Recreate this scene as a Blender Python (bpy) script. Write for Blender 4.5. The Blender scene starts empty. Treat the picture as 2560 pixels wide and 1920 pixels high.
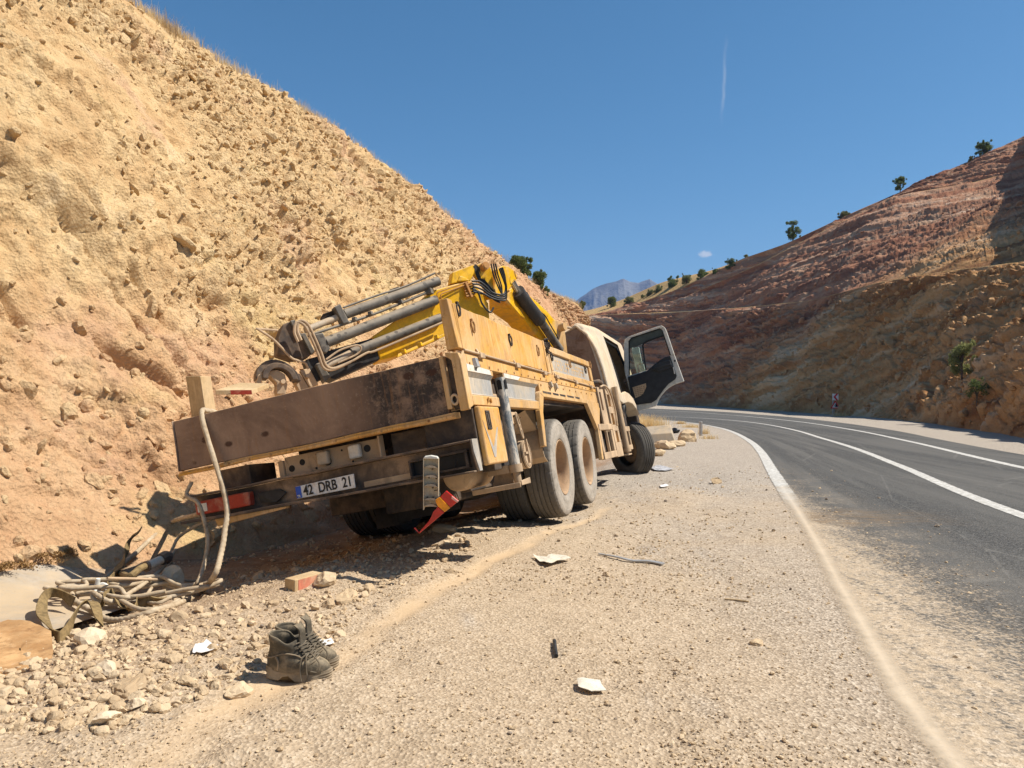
import bpy, bmesh, math, random
import numpy as np
from mathutils import Matrix, Vector, Euler

S = bpy.context.scene
COL = S.collection
R = math.radians
random.seed(7)
rng = np.random.default_rng(11)

# ------------------------------------------------------------------ camera, sky, sun, exposure
FPX, CX, CY, CAMH = 1923.0, 1280.0, 960.0, 1.35
cam = bpy.data.cameras.new('camera')
cam.sensor_width = 36.0
cam.lens = FPX / 2560.0 * 36.0
cam.clip_start = 0.05
cam.clip_end = 20000
camo = bpy.data.objects.new('camera', cam)
COL.objects.link(camo)
camo.location = (0, 0, CAMH)
camo.rotation_euler = (R(90), 0, 0)
S.camera = camo

SUND = Vector((0.61, 0.0, 0.80)).normalized()          # towards the sun: high on the right
SEL = math.asin(SUND.z)
SAZ = math.atan2(SUND.x, SUND.y)
W = bpy.data.worlds.new('World')
S.world = W
W.use_nodes = True
wn = W.node_tree
wn.nodes.clear()
w_out = wn.nodes.new('ShaderNodeOutputWorld')
w_bg = wn.nodes.new('ShaderNodeBackground')
w_sky = wn.nodes.new('ShaderNodeTexSky')
w_sky.sky_type = 'NISHITA'
w_sky.sun_disc = False
w_sky.sun_elevation = SEL
w_sky.sun_rotation = SAZ
w_sky.altitude = 1200
w_sky.air_density = 1.0
w_sky.dust_density = 1.3
w_sky.ozone_density = 3.0
w_bg.inputs['Strength'].default_value = 0.07
sun = bpy.data.lights.new('sun', 'SUN')
sun.energy = 4.8
sun.angle = R(0.53)
sun.color = (1.0, 0.94, 0.85)
suno = bpy.data.objects.new('sun', sun)
COL.objects.link(suno)
suno.rotation_euler = SUND.to_track_quat('Z', 'Y').to_euler()
suno.location = (40, 20, 60)
S.view_settings.view_transform = 'Standard'
S.view_settings.look = 'None'
S.view_settings.gamma = 1.0
S.view_settings.exposure = 0.62
S.cycles.max_bounces = 6


def wmath(op, a, b=None, c=None):
    n = wn.nodes.new('ShaderNodeMath')
    n.operation = op
    for i, v in enumerate((a, b, c)):
        if v is None:
            continue
        if isinstance(v, (int, float)):
            n.inputs[i].default_value = v
        else:
            wn.links.new(v, n.inputs[i])
    return n.outputs[0]


def wdot(vec_out, v):
    n = wn.nodes.new('ShaderNodeVectorMath')
    n.operation = 'DOT_PRODUCT'
    wn.links.new(vec_out, n.inputs[0])
    n.inputs[1].default_value = v
    return n.outputs['Value']


def wsmooth(x, a, b):
    n = wn.nodes.new('ShaderNodeMapRange')
    n.interpolation_type = 'SMOOTHSTEP'
    n.inputs['From Min'].default_value = a
    n.inputs['From Max'].default_value = b
    wn.links.new(x, n.inputs['Value'])
    return n.outputs['Result']


# a thin old contrail and one small cloud, fixed to directions of the sky
tc = wn.nodes.new('ShaderNodeTexCoord')
dirv = tc.outputs['Generated']
d1 = Vector((0.279, 1, 0.45)).normalized()
d2 = Vector((0.273, 1, 0.34)).normalized()
pl = d1.cross(d2).normalized()
wnz = wn.nodes.new('ShaderNodeTexNoise')
wnz.inputs['Scale'].default_value = 40
wnz.inputs['Detail'].default_value = 5
wn.links.new(dirv, wnz.inputs['Vector'])
off = wmath('MULTIPLY', wmath('SUBTRACT', wnz.outputs['Fac'], 0.5), 0.006)
across = wmath('ABSOLUTE', wmath('ADD', wdot(dirv, pl), off))
band = wsmooth(across, 0.0028, 0.0002)
mid = ((d1 + d2) / 2).normalized()
along = wdot(dirv, (d1 - d2).normalized())
c0 = mid.dot((d1 - d2).normalized())
band = wmath('MULTIPLY', band, wsmooth(wmath('ABSOLUTE', wmath('SUBTRACT', along, c0)), 0.055, 0.015))
band = wmath('MULTIPLY', band, wmath('MULTIPLY', wnz.outputs['Fac'], 0.32))
cd = Vector((0.252, 1, 0.169)).normalized()
cn = wn.nodes.new('ShaderNodeTexNoise')
cn.inputs['Scale'].default_value = 160
cn.inputs['Detail'].default_value = 4
wn.links.new(dirv, cn.inputs['Vector'])
sx = wmath('MULTIPLY', wmath('SUBTRACT', wdot(dirv, (1, 0, 0)), cd.x), 1.0)
sz = wmath('MULTIPLY', wmath('SUBTRACT', wdot(dirv, (0, 0, 1)), cd.z), 1.9)
rr = wmath('SQRT', wmath('ADD', wmath('MULTIPLY', sx, sx), wmath('MULTIPLY', sz, sz)))
rr = wmath('ADD', rr, wmath('MULTIPLY', wmath('SUBTRACT', cn.outputs['Fac'], 0.5), 0.012))
front = wsmooth(wdot(dirv, (0, 1, 0)), 0.1, 0.3)
cl = wmath('MULTIPLY', wsmooth(rr, 0.009, 0.003), 0.6)
msk = wmath('MULTIPLY', wmath('MAXIMUM', band, cl), front)
wmx = wn.nodes.new('ShaderNodeMix')
wmx.data_type = 'RGBA'
wn.links.new(msk, wmx.inputs[0])
hs = wn.nodes.new('ShaderNodeHueSaturation')
hs.inputs['Saturation'].default_value = 1.22
hs.inputs['Hue'].default_value = 0.487
hs.inputs['Value'].default_value = 1.12
wn.links.new(w_sky.outputs['Color'], hs.inputs['Color'])
wn.links.new(hs.outputs['Color'], wmx.inputs[6])
wmx.inputs[7].default_value = (8.5, 8.3, 8.1, 1)
wn.links.new(wmx.outputs[2], w_bg.inputs['Color'])
wn.links.new(w_bg.outputs[0], w_out.inputs['Surface'])


# ------------------------------------------------------------------ helpers: properties, noise, meshes
def tag(o, label=None, cat=None, group=None, kind=None):
    if label:
        o['label'] = label
    if cat:
        o['category'] = cat
    if group:
        o['group'] = group
    if kind:
        o['kind'] = kind
    return o


def empty(name, loc=(0, 0, 0)):
    o = bpy.data.objects.new(name, None)
    o.empty_display_size = 0.2
    COL.objects.link(o)
    o.location = loc
    return o


def pix(px, py, d):
    """point at depth d along the ray of a photo pixel"""
    return Vector(((px - CX) / FPX * d, d, CAMH + (CY - py) / FPX * d))


def _hash(ix, iy, iz, seed):
    h = (ix.astype(np.int64) * 374761393 + iy.astype(np.int64) * 668265263 + iz.astype(np.int64) * 2147483647 + seed * 974711) & 0xFFFFFFFF
    h = ((h ^ (h >> 13)) * 1274126177) & 0xFFFFFFFF
    h = ((h ^ (h >> 16)) * 2246822519) & 0xFFFFFFFF
    h = h ^ (h >> 15)
    return (h & 0xFFFFFF) / float(0xFFFFFF)


def vnoise(p, seed=0):
    i = np.floor(p)
    f = p - i
    u = f * f * (3 - 2 * f)
    i = i.astype(np.int64)
    r = 0
    for dx in (0, 1):
        for dy in (0, 1):
            for dz in (0, 1):
                w = (u[:, 0] if dx else 1 - u[:, 0]) * (u[:, 1] if dy else 1 - u[:, 1]) * (u[:, 2] if dz else 1 - u[:, 2])
                r = r + w * _hash(i[:, 0] + dx, i[:, 1] + dy, i[:, 2] + dz, seed)
    return r


def fbm(p, octv=4, seed=0, gain=0.5):
    a, s, t = 1.0, 0.0, 0.0
    q = p.copy()
    for k in range(octv):
        s = s + a * (vnoise(q, seed + k * 17) - 0.5)
        t += a
        a *= gain
        q = q * 2.03 + 3.1
    return s / t * 2


def worley(p, seed=0):
    """F1, F2, vector to the nearest seed and three random numbers of that cell"""
    i = np.floor(p).astype(np.int64)
    n = len(p)
    f1 = np.full(n, 9.0)
    f2 = np.full(n, 9.0)
    dv = np.zeros((n, 3))
    cid = np.zeros((n, 3), np.int64)
    for dx in (-1, 0, 1):
        for dy in (-1, 0, 1):
            for dz in (-1, 0, 1):
                c = i + np.array([dx, dy, dz])
                q = c + np.stack([_hash(c[:, 0], c[:, 1], c[:, 2], seed + k) for k in (1, 2, 3)], 1)
                v = p - q
                d = np.sqrt((v * v).sum(1))
                m = d < f1
                f2 = np.where(m, f1, np.minimum(f2, d))
                f1 = np.where(m, d, f1)
                dv[m] = v[m]
                cid[m] = c[m]
    rnd = np.stack([_hash(cid[:, 0], cid[:, 1], cid[:, 2], seed + 50 + k) for k in range(3)], 1)
    return f1, f2, dv, rnd


def sstep(x, a, b):
    t = np.clip((x - a) / (b - a), 0, 1)
    return t * t * (3 - 2 * t)


def np_mesh(name, V, F, mat, smooth=True, attrs=None, uv=None):
    V = np.asarray(V, np.float32)
    F = np.asarray(F, np.int32)
    me = bpy.data.meshes.new(name)
    k = F.shape[1]
    me.vertices.add(len(V))
    me.vertices.foreach_set('co', V.ravel())
    me.loops.add(F.size)
    me.loops.foreach_set('vertex_index', F.ravel())
    me.polygons.add(len(F))
    me.polygons.foreach_set('loop_start', np.arange(0, F.size, k, dtype=np.int32))
    me.polygons.foreach_set('use_smooth', np.full(len(F), smooth))
    me.update(calc_edges=True)
    for an, av in (attrs or {}).items():
        a = me.attributes.new(an, 'FLOAT', 'POINT')
        a.data.foreach_set('value', np.asarray(av, np.float32))
    if uv is not None:
        l = me.uv_layers.new(name='UVMap')
        l.data.foreach_set('uv', np.asarray(uv, np.float32)[F.ravel()].ravel())
    if mat:
        me.materials.append(mat)
    o = bpy.data.objects.new(name, me)
    COL.objects.link(o)
    return o


def grid_faces(nu, nv):
    a = np.arange(nu * nv).reshape(nu, nv)
    return np.stack([a[:-1, :-1].ravel(), a[1:, :-1].ravel(), a[1:, 1:].ravel(), a[:-1, 1:].ravel()], 1)


class MB:
    """collects simple solids and links them as one mesh object"""

    def __init__(s):
        s.v, s.f, s.m = [], [], []
        s.cur = 0

    def add(s, vs, fs, mi=None):
        b = len(s.v)
        s.v += [Vector(x) for x in vs]
        for f in fs:
            s.f.append([b + i for i in f])
            s.m.append(s.cur if mi is None else mi)
        return s

    def hexa(s, p):
        return s.add(p, [(0, 3, 2, 1), (4, 5, 6, 7), (0, 1, 5, 4), (1, 2, 6, 5), (2, 3, 7, 6), (3, 0, 4, 7)])

    def box(s, x0, x1, y0, y1, z0, z1):
        return s.hexa([(x0, y0, z0), (x1, y0, z0), (x1, y1, z0), (x0, y1, z0), (x0, y0, z1), (x1, y0, z1), (x1, y1, z1), (x0, y1, z1)])

    def slab(s, pts, vec):
        """polygon of 3D points pushed along a vector"""
        pts = [Vector(p) for p in pts]
        vec = Vector(vec)
        n = len(pts)
        nrm = Vector()
        for i in range(n):
            nrm += pts[i].cross(pts[(i + 1) % n])
        if nrm.dot(vec) > 0:
            pts.reverse()
        q = [p + vec for p in pts]
        fs = [tuple(range(n)), tuple(range(2 * n - 1, n - 1, -1))]
        for i in range(n):
            j = (i + 1) % n
            fs.append((i, n + i, n + j, j))
        return s.add(pts + q, fs)

    def sweep(s, path, ring, cap=True, closed=False):
        """ring(k, t) -> list of 2D points at station k"""
        P = [Vector(p) for p in path]
        n = len(P)
        T = []
        for i in range(n):
            a = P[max(i - 1, 0)]
            b = P[min(i + 1, n - 1)]
            T.append((b - a).normalized())
        up = Vector((0, 0, 1))
        if abs(T[0].dot(up)) > 0.9:
            up = Vector((0, 1, 0))
        nrm = (up - T[0] * up.dot(T[0])).normalized()
        vs = []
        m = 0
        for i in range(n):
            nrm = (nrm - T[i] * nrm.dot(T[i])).normalized()
            bn = T[i].cross(nrm)
            r = ring(i, i / max(1, n - 1))
            m = len(r)
            vs += [P[i] + nrm * a + bn * b for a, b in r]
        fs = []
        for i in range(n - 1):
            for j in range(m):
                k = (j + 1) % m
                fs.append((i * m + j, i * m + k, (i + 1) * m + k, (i + 1) * m + j))
        if cap:
            fs.append(tuple(range(m - 1, -1, -1)))
            fs.append(tuple(range((n - 1) * m, n * m)))
        return s.add(vs, fs)

    def tube(s, path, r, n=10, r1=None, cap=True):
        def ring(i, t):
            q = r if r1 is None else r + (r1 - r) * t
            return [(q * math.cos(2 * math.pi * j / n), q * math.sin(2 * math.pi * j / n)) for j in range(n)]
        return s.sweep(path, ring, cap)

    def cyl(s, a, b, r, n=20, r1=None):
        return s.tube([a, b], r, n, r1)

    def lathe(s, prof, mat4=None, n=48, rfun=None):
        """profile of (x, r) turned about the X axis"""
        vs, fs = [], []
        m = len(prof)
        for k in range(n):
            a = 2 * math.pi * k / n
            for i, (x, r) in enumerate(prof):
                q = r if rfun is None else rfun(k, i, x, r)
                vs.append((x, q * math.cos(a), q * math.sin(a)))
        for k in range(n):
            l = (k + 1) % n
            for i in range(m - 1):
                fs.append((k * m + i, k * m + i + 1, l * m + i + 1, l * m + i))
        if mat4 is not None:
            vs = [mat4 @ Vector(v) for v in vs]
        return s.add(vs, fs)

    def build(s, name, mats, parent=None, bevel=0.0, smooth=False, ang=35, seg=2):
        me = bpy.data.meshes.new(name)
        me.from_pydata([tuple(v) for v in s.v], [], s.f)
        mats = mats if isinstance(mats, (list, tuple)) else [mats]
        for m in mats:
            me.materials.append(m)
        me.polygons.foreach_set('material_index', s.m)
        me.update()
        bm = bmesh.new()
        bm.from_mesh(me)
        bmesh.ops.recalc_face_normals(bm, faces=bm.faces)
        bm.to_mesh(me)
        bm.free()
        if smooth:
            me.polygons.foreach_set('use_smooth', [True] * len(me.polygons))
            me.set_sharp_from_angle(angle=R(ang))
        o = bpy.data.objects.new(name, me)
        COL.objects.link(o)
        if parent:
            o.parent = parent
        if bevel > 0:
            b = o.modifiers.new('bevel', 'BEVEL')
            b.width = bevel
            b.segments = seg
            b.limit_method = 'ANGLE'
            b.angle_limit = R(40)
        return o


def spline(pts, n):
    """Catmull-Rom through 3D points"""
    P = [Vector(p) for p in pts]
    P = [P[0] * 2 - P[1]] + P + [P[-1] * 2 - P[-2]]
    out = []
    segs = len(P) - 3
    for k in range(n):
        t = k / (n - 1) * segs
        i = min(int(t), segs - 1)
        t -= i
        a, b, c, d = P[i:i + 4]
        out.append(0.5 * ((2 * b) + (c - a) * t + (2 * a - 5 * b + 4 * c - d) * t * t + (3 * b - a - 3 * c + d) * t ** 3))
    return out


# ------------------------------------------------------------------ materials
class NT:
    def __init__(s, name):
        s.mat = bpy.data.materials.new(name)
        s.mat.use_nodes = True
        s.nt = s.mat.node_tree
        s.bsdf = s.nt.nodes['Principled BSDF']
        s.tc = s.nt.nodes.new('ShaderNodeTexCoord')
        s.co = s.tc.outputs['Object']

    def n(s, t):
        return s.nt.nodes.new(t)

    def put(s, v, sock):
        if isinstance(v, (int, float)):
            sock.default_value = v
        elif isinstance(v, (tuple, list)):
            sock.default_value = tuple(v) + ((1,) if len(v) == 3 and sock.type == 'RGBA' else ())
        else:
            s.nt.links.new(v, sock)

    def mapping(s, scale=(1, 1, 1), rot=(0, 0, 0), vec=None):
        m = s.n('ShaderNodeMapping')
        m.inputs['Scale'].default_value = scale
        m.inputs['Rotation'].default_value = rot
        s.nt.links.new(vec or s.co, m.inputs['Vector'])
        return m.outputs[0]

    def noise(s, scale, detail=6, rough=0.6, vec=None, dist=0.0):
        t = s.n('ShaderNodeTexNoise')
        t.inputs['Scale'].default_value = scale
        t.inputs['Detail'].default_value = detail
        t.inputs['Roughness'].default_value = rough
        t.inputs['Distortion'].default_value = dist
        s.nt.links.new(vec or s.co, t.inputs['Vector'])
        return t.outputs['Fac']

    def voro(s, scale, feat='F1', vec=None, out='Distance', rnd=1.0):
        t = s.n('ShaderNodeTexVoronoi')
        t.feature = feat
        t.inputs['Scale'].default_value = scale
        t.inputs['Randomness'].default_value = rnd
        s.nt.links.new(vec or s.co, t.inputs['Vector'])
        return t.outputs[out]

    def ramp(s, fac, stops, interp='LINEAR'):
        r = s.n('ShaderNodeValToRGB')
        r.color_ramp.interpolation = interp
        e = r.color_ramp.elements
        while len(e) < len(stops):
            e.new(0.5)
        for k, (p, c) in enumerate(stops):
            e[k].position = p
            if isinstance(c, (int, float)):
                c = (c, c, c)
            e[k].color = tuple(c) + (1,)
        s.nt.links.new(fac, r.inputs[0])
        return r.outputs[0]

    def mix(s, fac, a, b, blend='MIX'):
        m = s.n('ShaderNodeMix')
        m.data_type = 'RGBA'
        m.blend_type = blend
        s.put(fac, m.inputs[0])
        s.put(a, m.inputs[6])
        s.put(b, m.inputs[7])
        return m.outputs[2]

    def math(s, op, a, b=None, clamp=False):
        m = s.n('ShaderNodeMath')
        m.operation = op
        m.use_clamp = clamp
        s.put(a, m.inputs[0])
        if b is not None:
            s.put(b, m.inputs[1])
        return m.outputs[0]

    def rng(s, x, a, b, c=0.0, d=1.0):
        m = s.n('ShaderNodeMapRange')
        m.interpolation_type = 'SMOOTHSTEP'
        s.put(x, m.inputs['Value'])
        m.inputs['From Min'].default_value = a
        m.inputs['From Max'].default_value = b
        m.inputs['To Min'].default_value = c
        m.inputs['To Max'].default_value = d
        return m.outputs['Result']

    def attr(s, name):
        a = s.n('ShaderNodeAttribute')
        a.attribute_name = name
        return a.outputs['Fac']

    def xyz(s, vec=None):
        x = s.n('ShaderNodeSeparateXYZ')
        s.nt.links.new(vec or s.co, x.inputs[0])
        return x.outputs

    def nz(s):
        g = s.n('ShaderNodeNewGeometry')
        return s.xyz(g.outputs['Normal'])[2]

    def bump(s, h, strength=0.5, dist=0.01, prev=None):
        b = s.n('ShaderNodeBump')
        b.inputs['Strength'].default_value = strength
        b.inputs['Distance'].default_value = dist
        s.nt.links.new(h, b.inputs['Height'])
        if prev is not None:
            s.nt.links.new(prev, b.inputs['Normal'])
        return b.outputs[0]

    def out(s, color=None, rough=0.8, metal=0.0, normal=None, spec=None, trans=None, ior=None, alpha=None):
        if color is not None:
            s.put(color, s.bsdf.inputs['Base Color'])
        s.put(rough, s.bsdf.inputs['Roughness'])
        s.put(metal, s.bsdf.inputs['Metallic'])
        if normal is not None:
            s.nt.links.new(normal, s.bsdf.inputs['Normal'])
        if spec is not None:
            s.put(spec, s.bsdf.inputs['Specular IOR Level'])
        if trans is not None:
            s.put(trans, s.bsdf.inputs['Transmission Weight'])
        if ior is not None:
            s.put(ior, s.bsdf.inputs['IOR'])
        if alpha is not None:
            s.put(alpha, s.bsdf.inputs['Alpha'])
        return s.mat


DUST = (0.50, 0.34, 0.19)


def dusty(name, base, dust=DUST, amount=0.5, top=0.5, rough=0.7, metal=0.0, wear=None, scale=2.5, dark=None, streak=0.0, spec=0.3):
    """paint with dust in patches and on upward faces, grime, runs and wear in a second colour"""
    t = NT(name)
    n1 = t.noise(scale, 9, 0.68, dist=0.35)
    n2 = t.noise(scale * 9, 6, 0.72)
    n3 = t.noise(scale * 34, 4, 0.7)
    n4 = t.noise(scale * 0.6, 4, 0.6)
    c = t.mix(t.rng(n2, 0.32, 0.68, 0.0, 0.6), base, tuple(x * 0.62 for x in base))
    if dark:
        c = t.mix(t.rng(t.noise(scale * 2.2, 9, 0.75, dist=0.6), 0.50, 0.62), c, dark)
    d2 = t.mix(t.rng(n4, 0.35, 0.65), tuple(x * 0.80 for x in dust), tuple(min(1, x * 1.1) for x in dust))
    up = t.rng(t.nz(), 0.25, 0.95, 0.0, top)
    f = t.math('ADD', t.rng(n1, 0.62 - amount * 0.42, 0.74 - amount * 0.12, 0.0, 0.9 if amount > 0 else 0), up, True)
    f = t.math('MULTIPLY', f, t.rng(n3, 0.2, 0.6, 0.62, 1.0))
    c = t.mix(f, c, d2)
    if streak:
        sv = t.noise(scale * 3, 5, 0.65, vec=t.mapping((10, 10, 0.6)), dist=0.2)
        c = t.mix(t.rng(sv, 0.52, 0.70, 0.0, streak), c, tuple(x * 0.42 for x in base))
        sv = t.noise(scale * 2.3, 5, 0.65, vec=t.mapping((8, 8, 0.5), (0.3, 0, 0)), dist=0.2)
        c = t.mix(t.rng(sv, 0.54, 0.66, 0.0, streak * 0.9), c, tuple(min(1, x * 1.15) for x in dust))
    sb_ = t.noise(scale * 1.7, 8, 0.72, vec=t.mapping((1.3, 1.3, 0.7)), dist=0.8)
    c = t.mix(t.rng(sb_, 0.52, 0.66, 0, 0.72), c, tuple(b_ * 0.45 + d_ * 0.2 for b_, d_ in zip(base, dust)))
    if wear:
        c = t.mix(t.rng(t.noise(scale * 5.5, 10, 0.82, dist=0.5), 0.605, 0.65), c, wear)
    c = t.mix(t.rng(n3, 0.60, 0.74, 0, 0.5), c, tuple(x * 0.5 for x in base))
    nb = t.bump(t.math('ADD', t.noise(scale * 30, 4, 0.7), f), 0.18, 0.004)
    return t.out(c, t.rng(f, 0.0, 0.8, rough, 0.95), metal, nb, spec)


def mat_tailgate():
    t = NT('rusty_tailgate_steel')
    n1 = t.noise(1.4, 9, 0.7, dist=0.5)
    n2 = t.noise(7, 9, 0.75)
    n3 = t.noise(40, 5, 0.75)
    x, y, z = t.xyz()
    c = t.ramp(n1, [(0.30, (0.12, 0.072, 0.048)), (0.46, (0.23, 0.15, 0.103)), (0.6, (0.33, 0.22, 0.148)), (0.75, (0.40, 0.28, 0.195))])
    k = t.math('ADD', x, t.math('MULTIPLY', n1, 1.2))
    c = t.mix(t.math('MULTIPLY', t.rng(k, 0.75, 1.25), t.rng(n2, 0.35, 0.55, 0.25, 1.0)), c, (0.045, 0.036, 0.032))
    sp = t.voro(5.5, vec=t.mapping((1, 1, 1.6)))
    w = t.math('ADD', sp, t.math('MULTIPLY', t.math('SUBTRACT', n2, 0.5), 0.25))
    on = t.rng(t.xyz(t.voro(5.5, out='Color', vec=t.mapping((1, 1, 1.6))))[0], 0.52, 0.56)
    c = t.mix(t.math('MULTIPLY', t.rng(w, 0.30, 0.20, 0, 0.9), on), c, (0.055, 0.025, 0.016))
    sv = t.noise(5, 5, 0.65, vec=t.mapping((8, 8, 0.5)))
    c = t.mix(t.rng(sv, 0.55, 0.7, 0, 0.35), c, (0.30, 0.15, 0.06))
    c = t.mix(t.rng(n3, 0.55, 0.7, 0, 0.5), c, (0.36, 0.27, 0.19))
    c = t.mix(t.rng(t.nz(), 0.4, 0.9, 0, 0.8), c, DUST)
    return t.out(c, 0.8, 0, t.bump(n2, 0.25, 0.005), 0.25)


def plain(name, color, rough=0.8, metal=0.0, var=0.25, scale=8, bump=0.2, bdist=0.004, spec=0.3):
    t = NT(name)
    n1 = t.noise(scale, 7, 0.65)
    c = t.mix(t.rng(n1, 0.3, 0.7, 0, 1), tuple(x * (1 - var) for x in color), tuple(min(1, x * (1 + var)) for x in color))
    return t.out(c, rough, metal, t.bump(t.noise(scale * 5, 4, 0.7), bump, bdist), spec)


def mat_left_hill():
    t = NT('hillside_earth')
    x, y, z = t.xyz()
    n0 = t.noise(0.16, 5, 0.6)
    n1 = t.noise(1.3, 8, 0.68, dist=0.3)
    n2 = t.noise(9, 8, 0.7)
    n3 = t.noise(38, 5, 0.7)
    c = t.ramp(n1, [(0.26, (0.46, 0.285, 0.135)), (0.43, (0.56, 0.365, 0.18)), (0.57, (0.64, 0.45, 0.235)), (0.74, (0.70, 0.53, 0.32))])
    pink = t.ramp(n1, [(0.3, (0.42, 0.22, 0.115)), (0.55, (0.56, 0.33, 0.185)), (0.8, (0.63, 0.41, 0.25))])
    low = t.rng(t.math('ADD', z, t.math('MULTIPLY', n0, 7.0)), 6.8, 4.2)
    far = t.rng(t.math('ADD', y, t.math('MULTIPLY', n0, 14.0)), 31, 40)
    c = t.mix(t.math('MAXIMUM', t.math('MULTIPLY', low, 0.75), far), c, pink)
    c = t.mix(t.rng(t.noise(0.5, 6, 0.6), 0.55, 0.68, 0, 0.55), c, (0.62, 0.47, 0.21))
    c = t.mix(t.rng(t.noise(0.42, 7, 0.65, vec=t.mapping((1, 1, 1), (0, 0, 0.7))), 0.54, 0.66, 0, 0.6), c, (0.55, 0.335, 0.21))
    c = t.mix(t.rng(n2, 0.56, 0.72, 0, 0.5), c, (0.70, 0.53, 0.31))
    c = t.mix(t.rng(n2, 0.45, 0.28, 0, 0.6), c, (0.36, 0.215, 0.11))  # shading pockets painted in: hollows of the same bump noise get a darker colour
    rk = t.attr('rock')
    c = t.mix(t.math('MULTIPLY', rk, 0.55), c, (0.62, 0.45, 0.25))
    b = t.bump(n3, 0.8, 0.03)
    b = t.bump(t.voro(26), 0.5, 0.03, b)
    b = t.bump(n2, 0.5, 0.06, b)
    return t.out(c, 0.95, 0, b, 0.1)


def mat_right_hill():
    t = NT('cutting_rock')
    x, y, z = t.xyz()
    n0 = t.noise(0.05, 5, 0.6)
    n1 = t.noise(0.35, 8, 0.68)
    st = t.noise(0.35, 9, 0.78, vec=t.mapping((0.25, 0.25, 2.6), (R(18), R(-22), 0)), dist=0.4)
    st2 = t.noise(1.4, 7, 0.75, vec=t.mapping((0.3, 0.3, 2.2), (R(20), R(-24), 0)), dist=0.3)
    st = t.math('ADD', t.math('MULTIPLY', st2, 0.25), t.math('MULTIPLY', t.attr('strat'), 0.75))
    n2 = t.noise(2.6, 8, 0.7)
    ochre = t.ramp(st, [(0.28, (0.27, 0.125, 0.05)), (0.45, (0.48, 0.25, 0.10)), (0.58, (0.60, 0.355, 0.165)), (0.72, (0.72, 0.51, 0.31))])
    red = t.ramp(st, [(0.30, (0.23, 0.095, 0.055)), (0.47, (0.38, 0.17, 0.095)), (0.62, (0.46, 0.25, 0.15)), (0.75, (0.58, 0.40, 0.28))])
    k = t.math('ADD', y, t.math('ADD', t.math('MULTIPLY', n0, 60.0), t.math('MULTIPLY', z, 2.0)))
    c = t.mix(t.rng(k, 122, 160), ochre, red)
    c = t.mix(t.rng(n1, 0.52, 0.7, 0, 0.5), c, (0.55, 0.41, 0.27))
    c = t.mix(t.rng(n2, 0.45, 0.28, 0, 0.6), c, (0.20, 0.12, 0.065))
    c = t.mix(t.rng(t.noise(7, 7, 0.75), 0.55, 0.68, 0, 0.5), c, (0.60, 0.47, 0.31))
    c = t.mix(t.math('MULTIPLY', t.attr('grass'), t.rng(n2, 0.3, 0.6, 0.5, 1)), c, (0.50, 0.34, 0.14))
    b = t.bump(t.noise(9, 6, 0.72), 0.6, 0.15)
    b = t.bump(n2, 0.7, 0.4, b)
    return t.out(c, 0.95, 0, b, 0.1)


def mat_ground():
    t = NT('gravel_earth')
    x, y, z = t.xyz()
    n0 = t.noise(0.7, 6, 0.6)
    n1 = t.noise(5, 8, 0.7)
    n2 = t.noise(45, 6, 0.75)
    n3 = t.voro(70, out='Color')
    c = t.ramp(n1, [(0.3, (0.35, 0.255, 0.16)), (0.5, (0.44, 0.33, 0.215)), (0.7, (0.51, 0.39, 0.265))])
    s = t.xyz(n3)[0]
    c = t.mix(0.5, c, t.ramp(s, [(0.0, (0.22, 0.17, 0.12)), (0.3, (0.38, 0.29, 0.195)), (0.7, (0.51, 0.40, 0.275)), (1.0, (0.64, 0.53, 0.39))]))
    grey = t.ramp(s, [(0.0, (0.15, 0.135, 0.12)), (0.4, (0.32, 0.28, 0.235)), (0.8, (0.44, 0.385, 0.32)), (1.0, (0.58, 0.52, 0.44))])
    g = t.rng(t.math('ADD', y, t.math('MULTIPLY', n0, 9.0)), 11.5, 17.0, 0.0, 0.85)
    g2 = t.rng(t.noise(0.9, 5, 0.65, vec=t.mapping((1.2, 0.35, 1), (0, 0, R(-17)))), 0.56, 0.7, 0, 0.55)
    g2 = t.math('MULTIPLY', g2, t.rng(x, -1.6, -0.2))
    g3 = t.math('MULTIPLY', t.rng(x, 0.3, 2.0, 0, 0.5), t.rng(n0, 0.3, 0.6, 0.4, 1))
    c = t.mix(t.math('MAXIMUM', t.math('MAXIMUM', g, g2), g3), c, grey)
    tr = t.attr('track')
    c = t.mix(t.math('MULTIPLY', tr, 0.8), c, (0.55, 0.395, 0.235))
    c = t.mix(t.math('MULTIPLY', t.attr('red'), t.rng(n1, 0.35, 0.6, 0.4, 1.0)), c, (0.27, 0.16, 0.085))  # brown earth by the ditch, and shade painted into the ground under the truck
    ct = t.math('SUBTRACT', 1.0, t.math('MULTIPLY', tr, 0.85))
    b = t.bump(t.math('MULTIPLY', n2, ct), 0.6, 0.012)
    b = t.bump(t.math('MULTIPLY', t.voro(70), ct), 0.5, 0.012, b)
    return t.out(c, 0.95, 0, b, 0.1)


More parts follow.
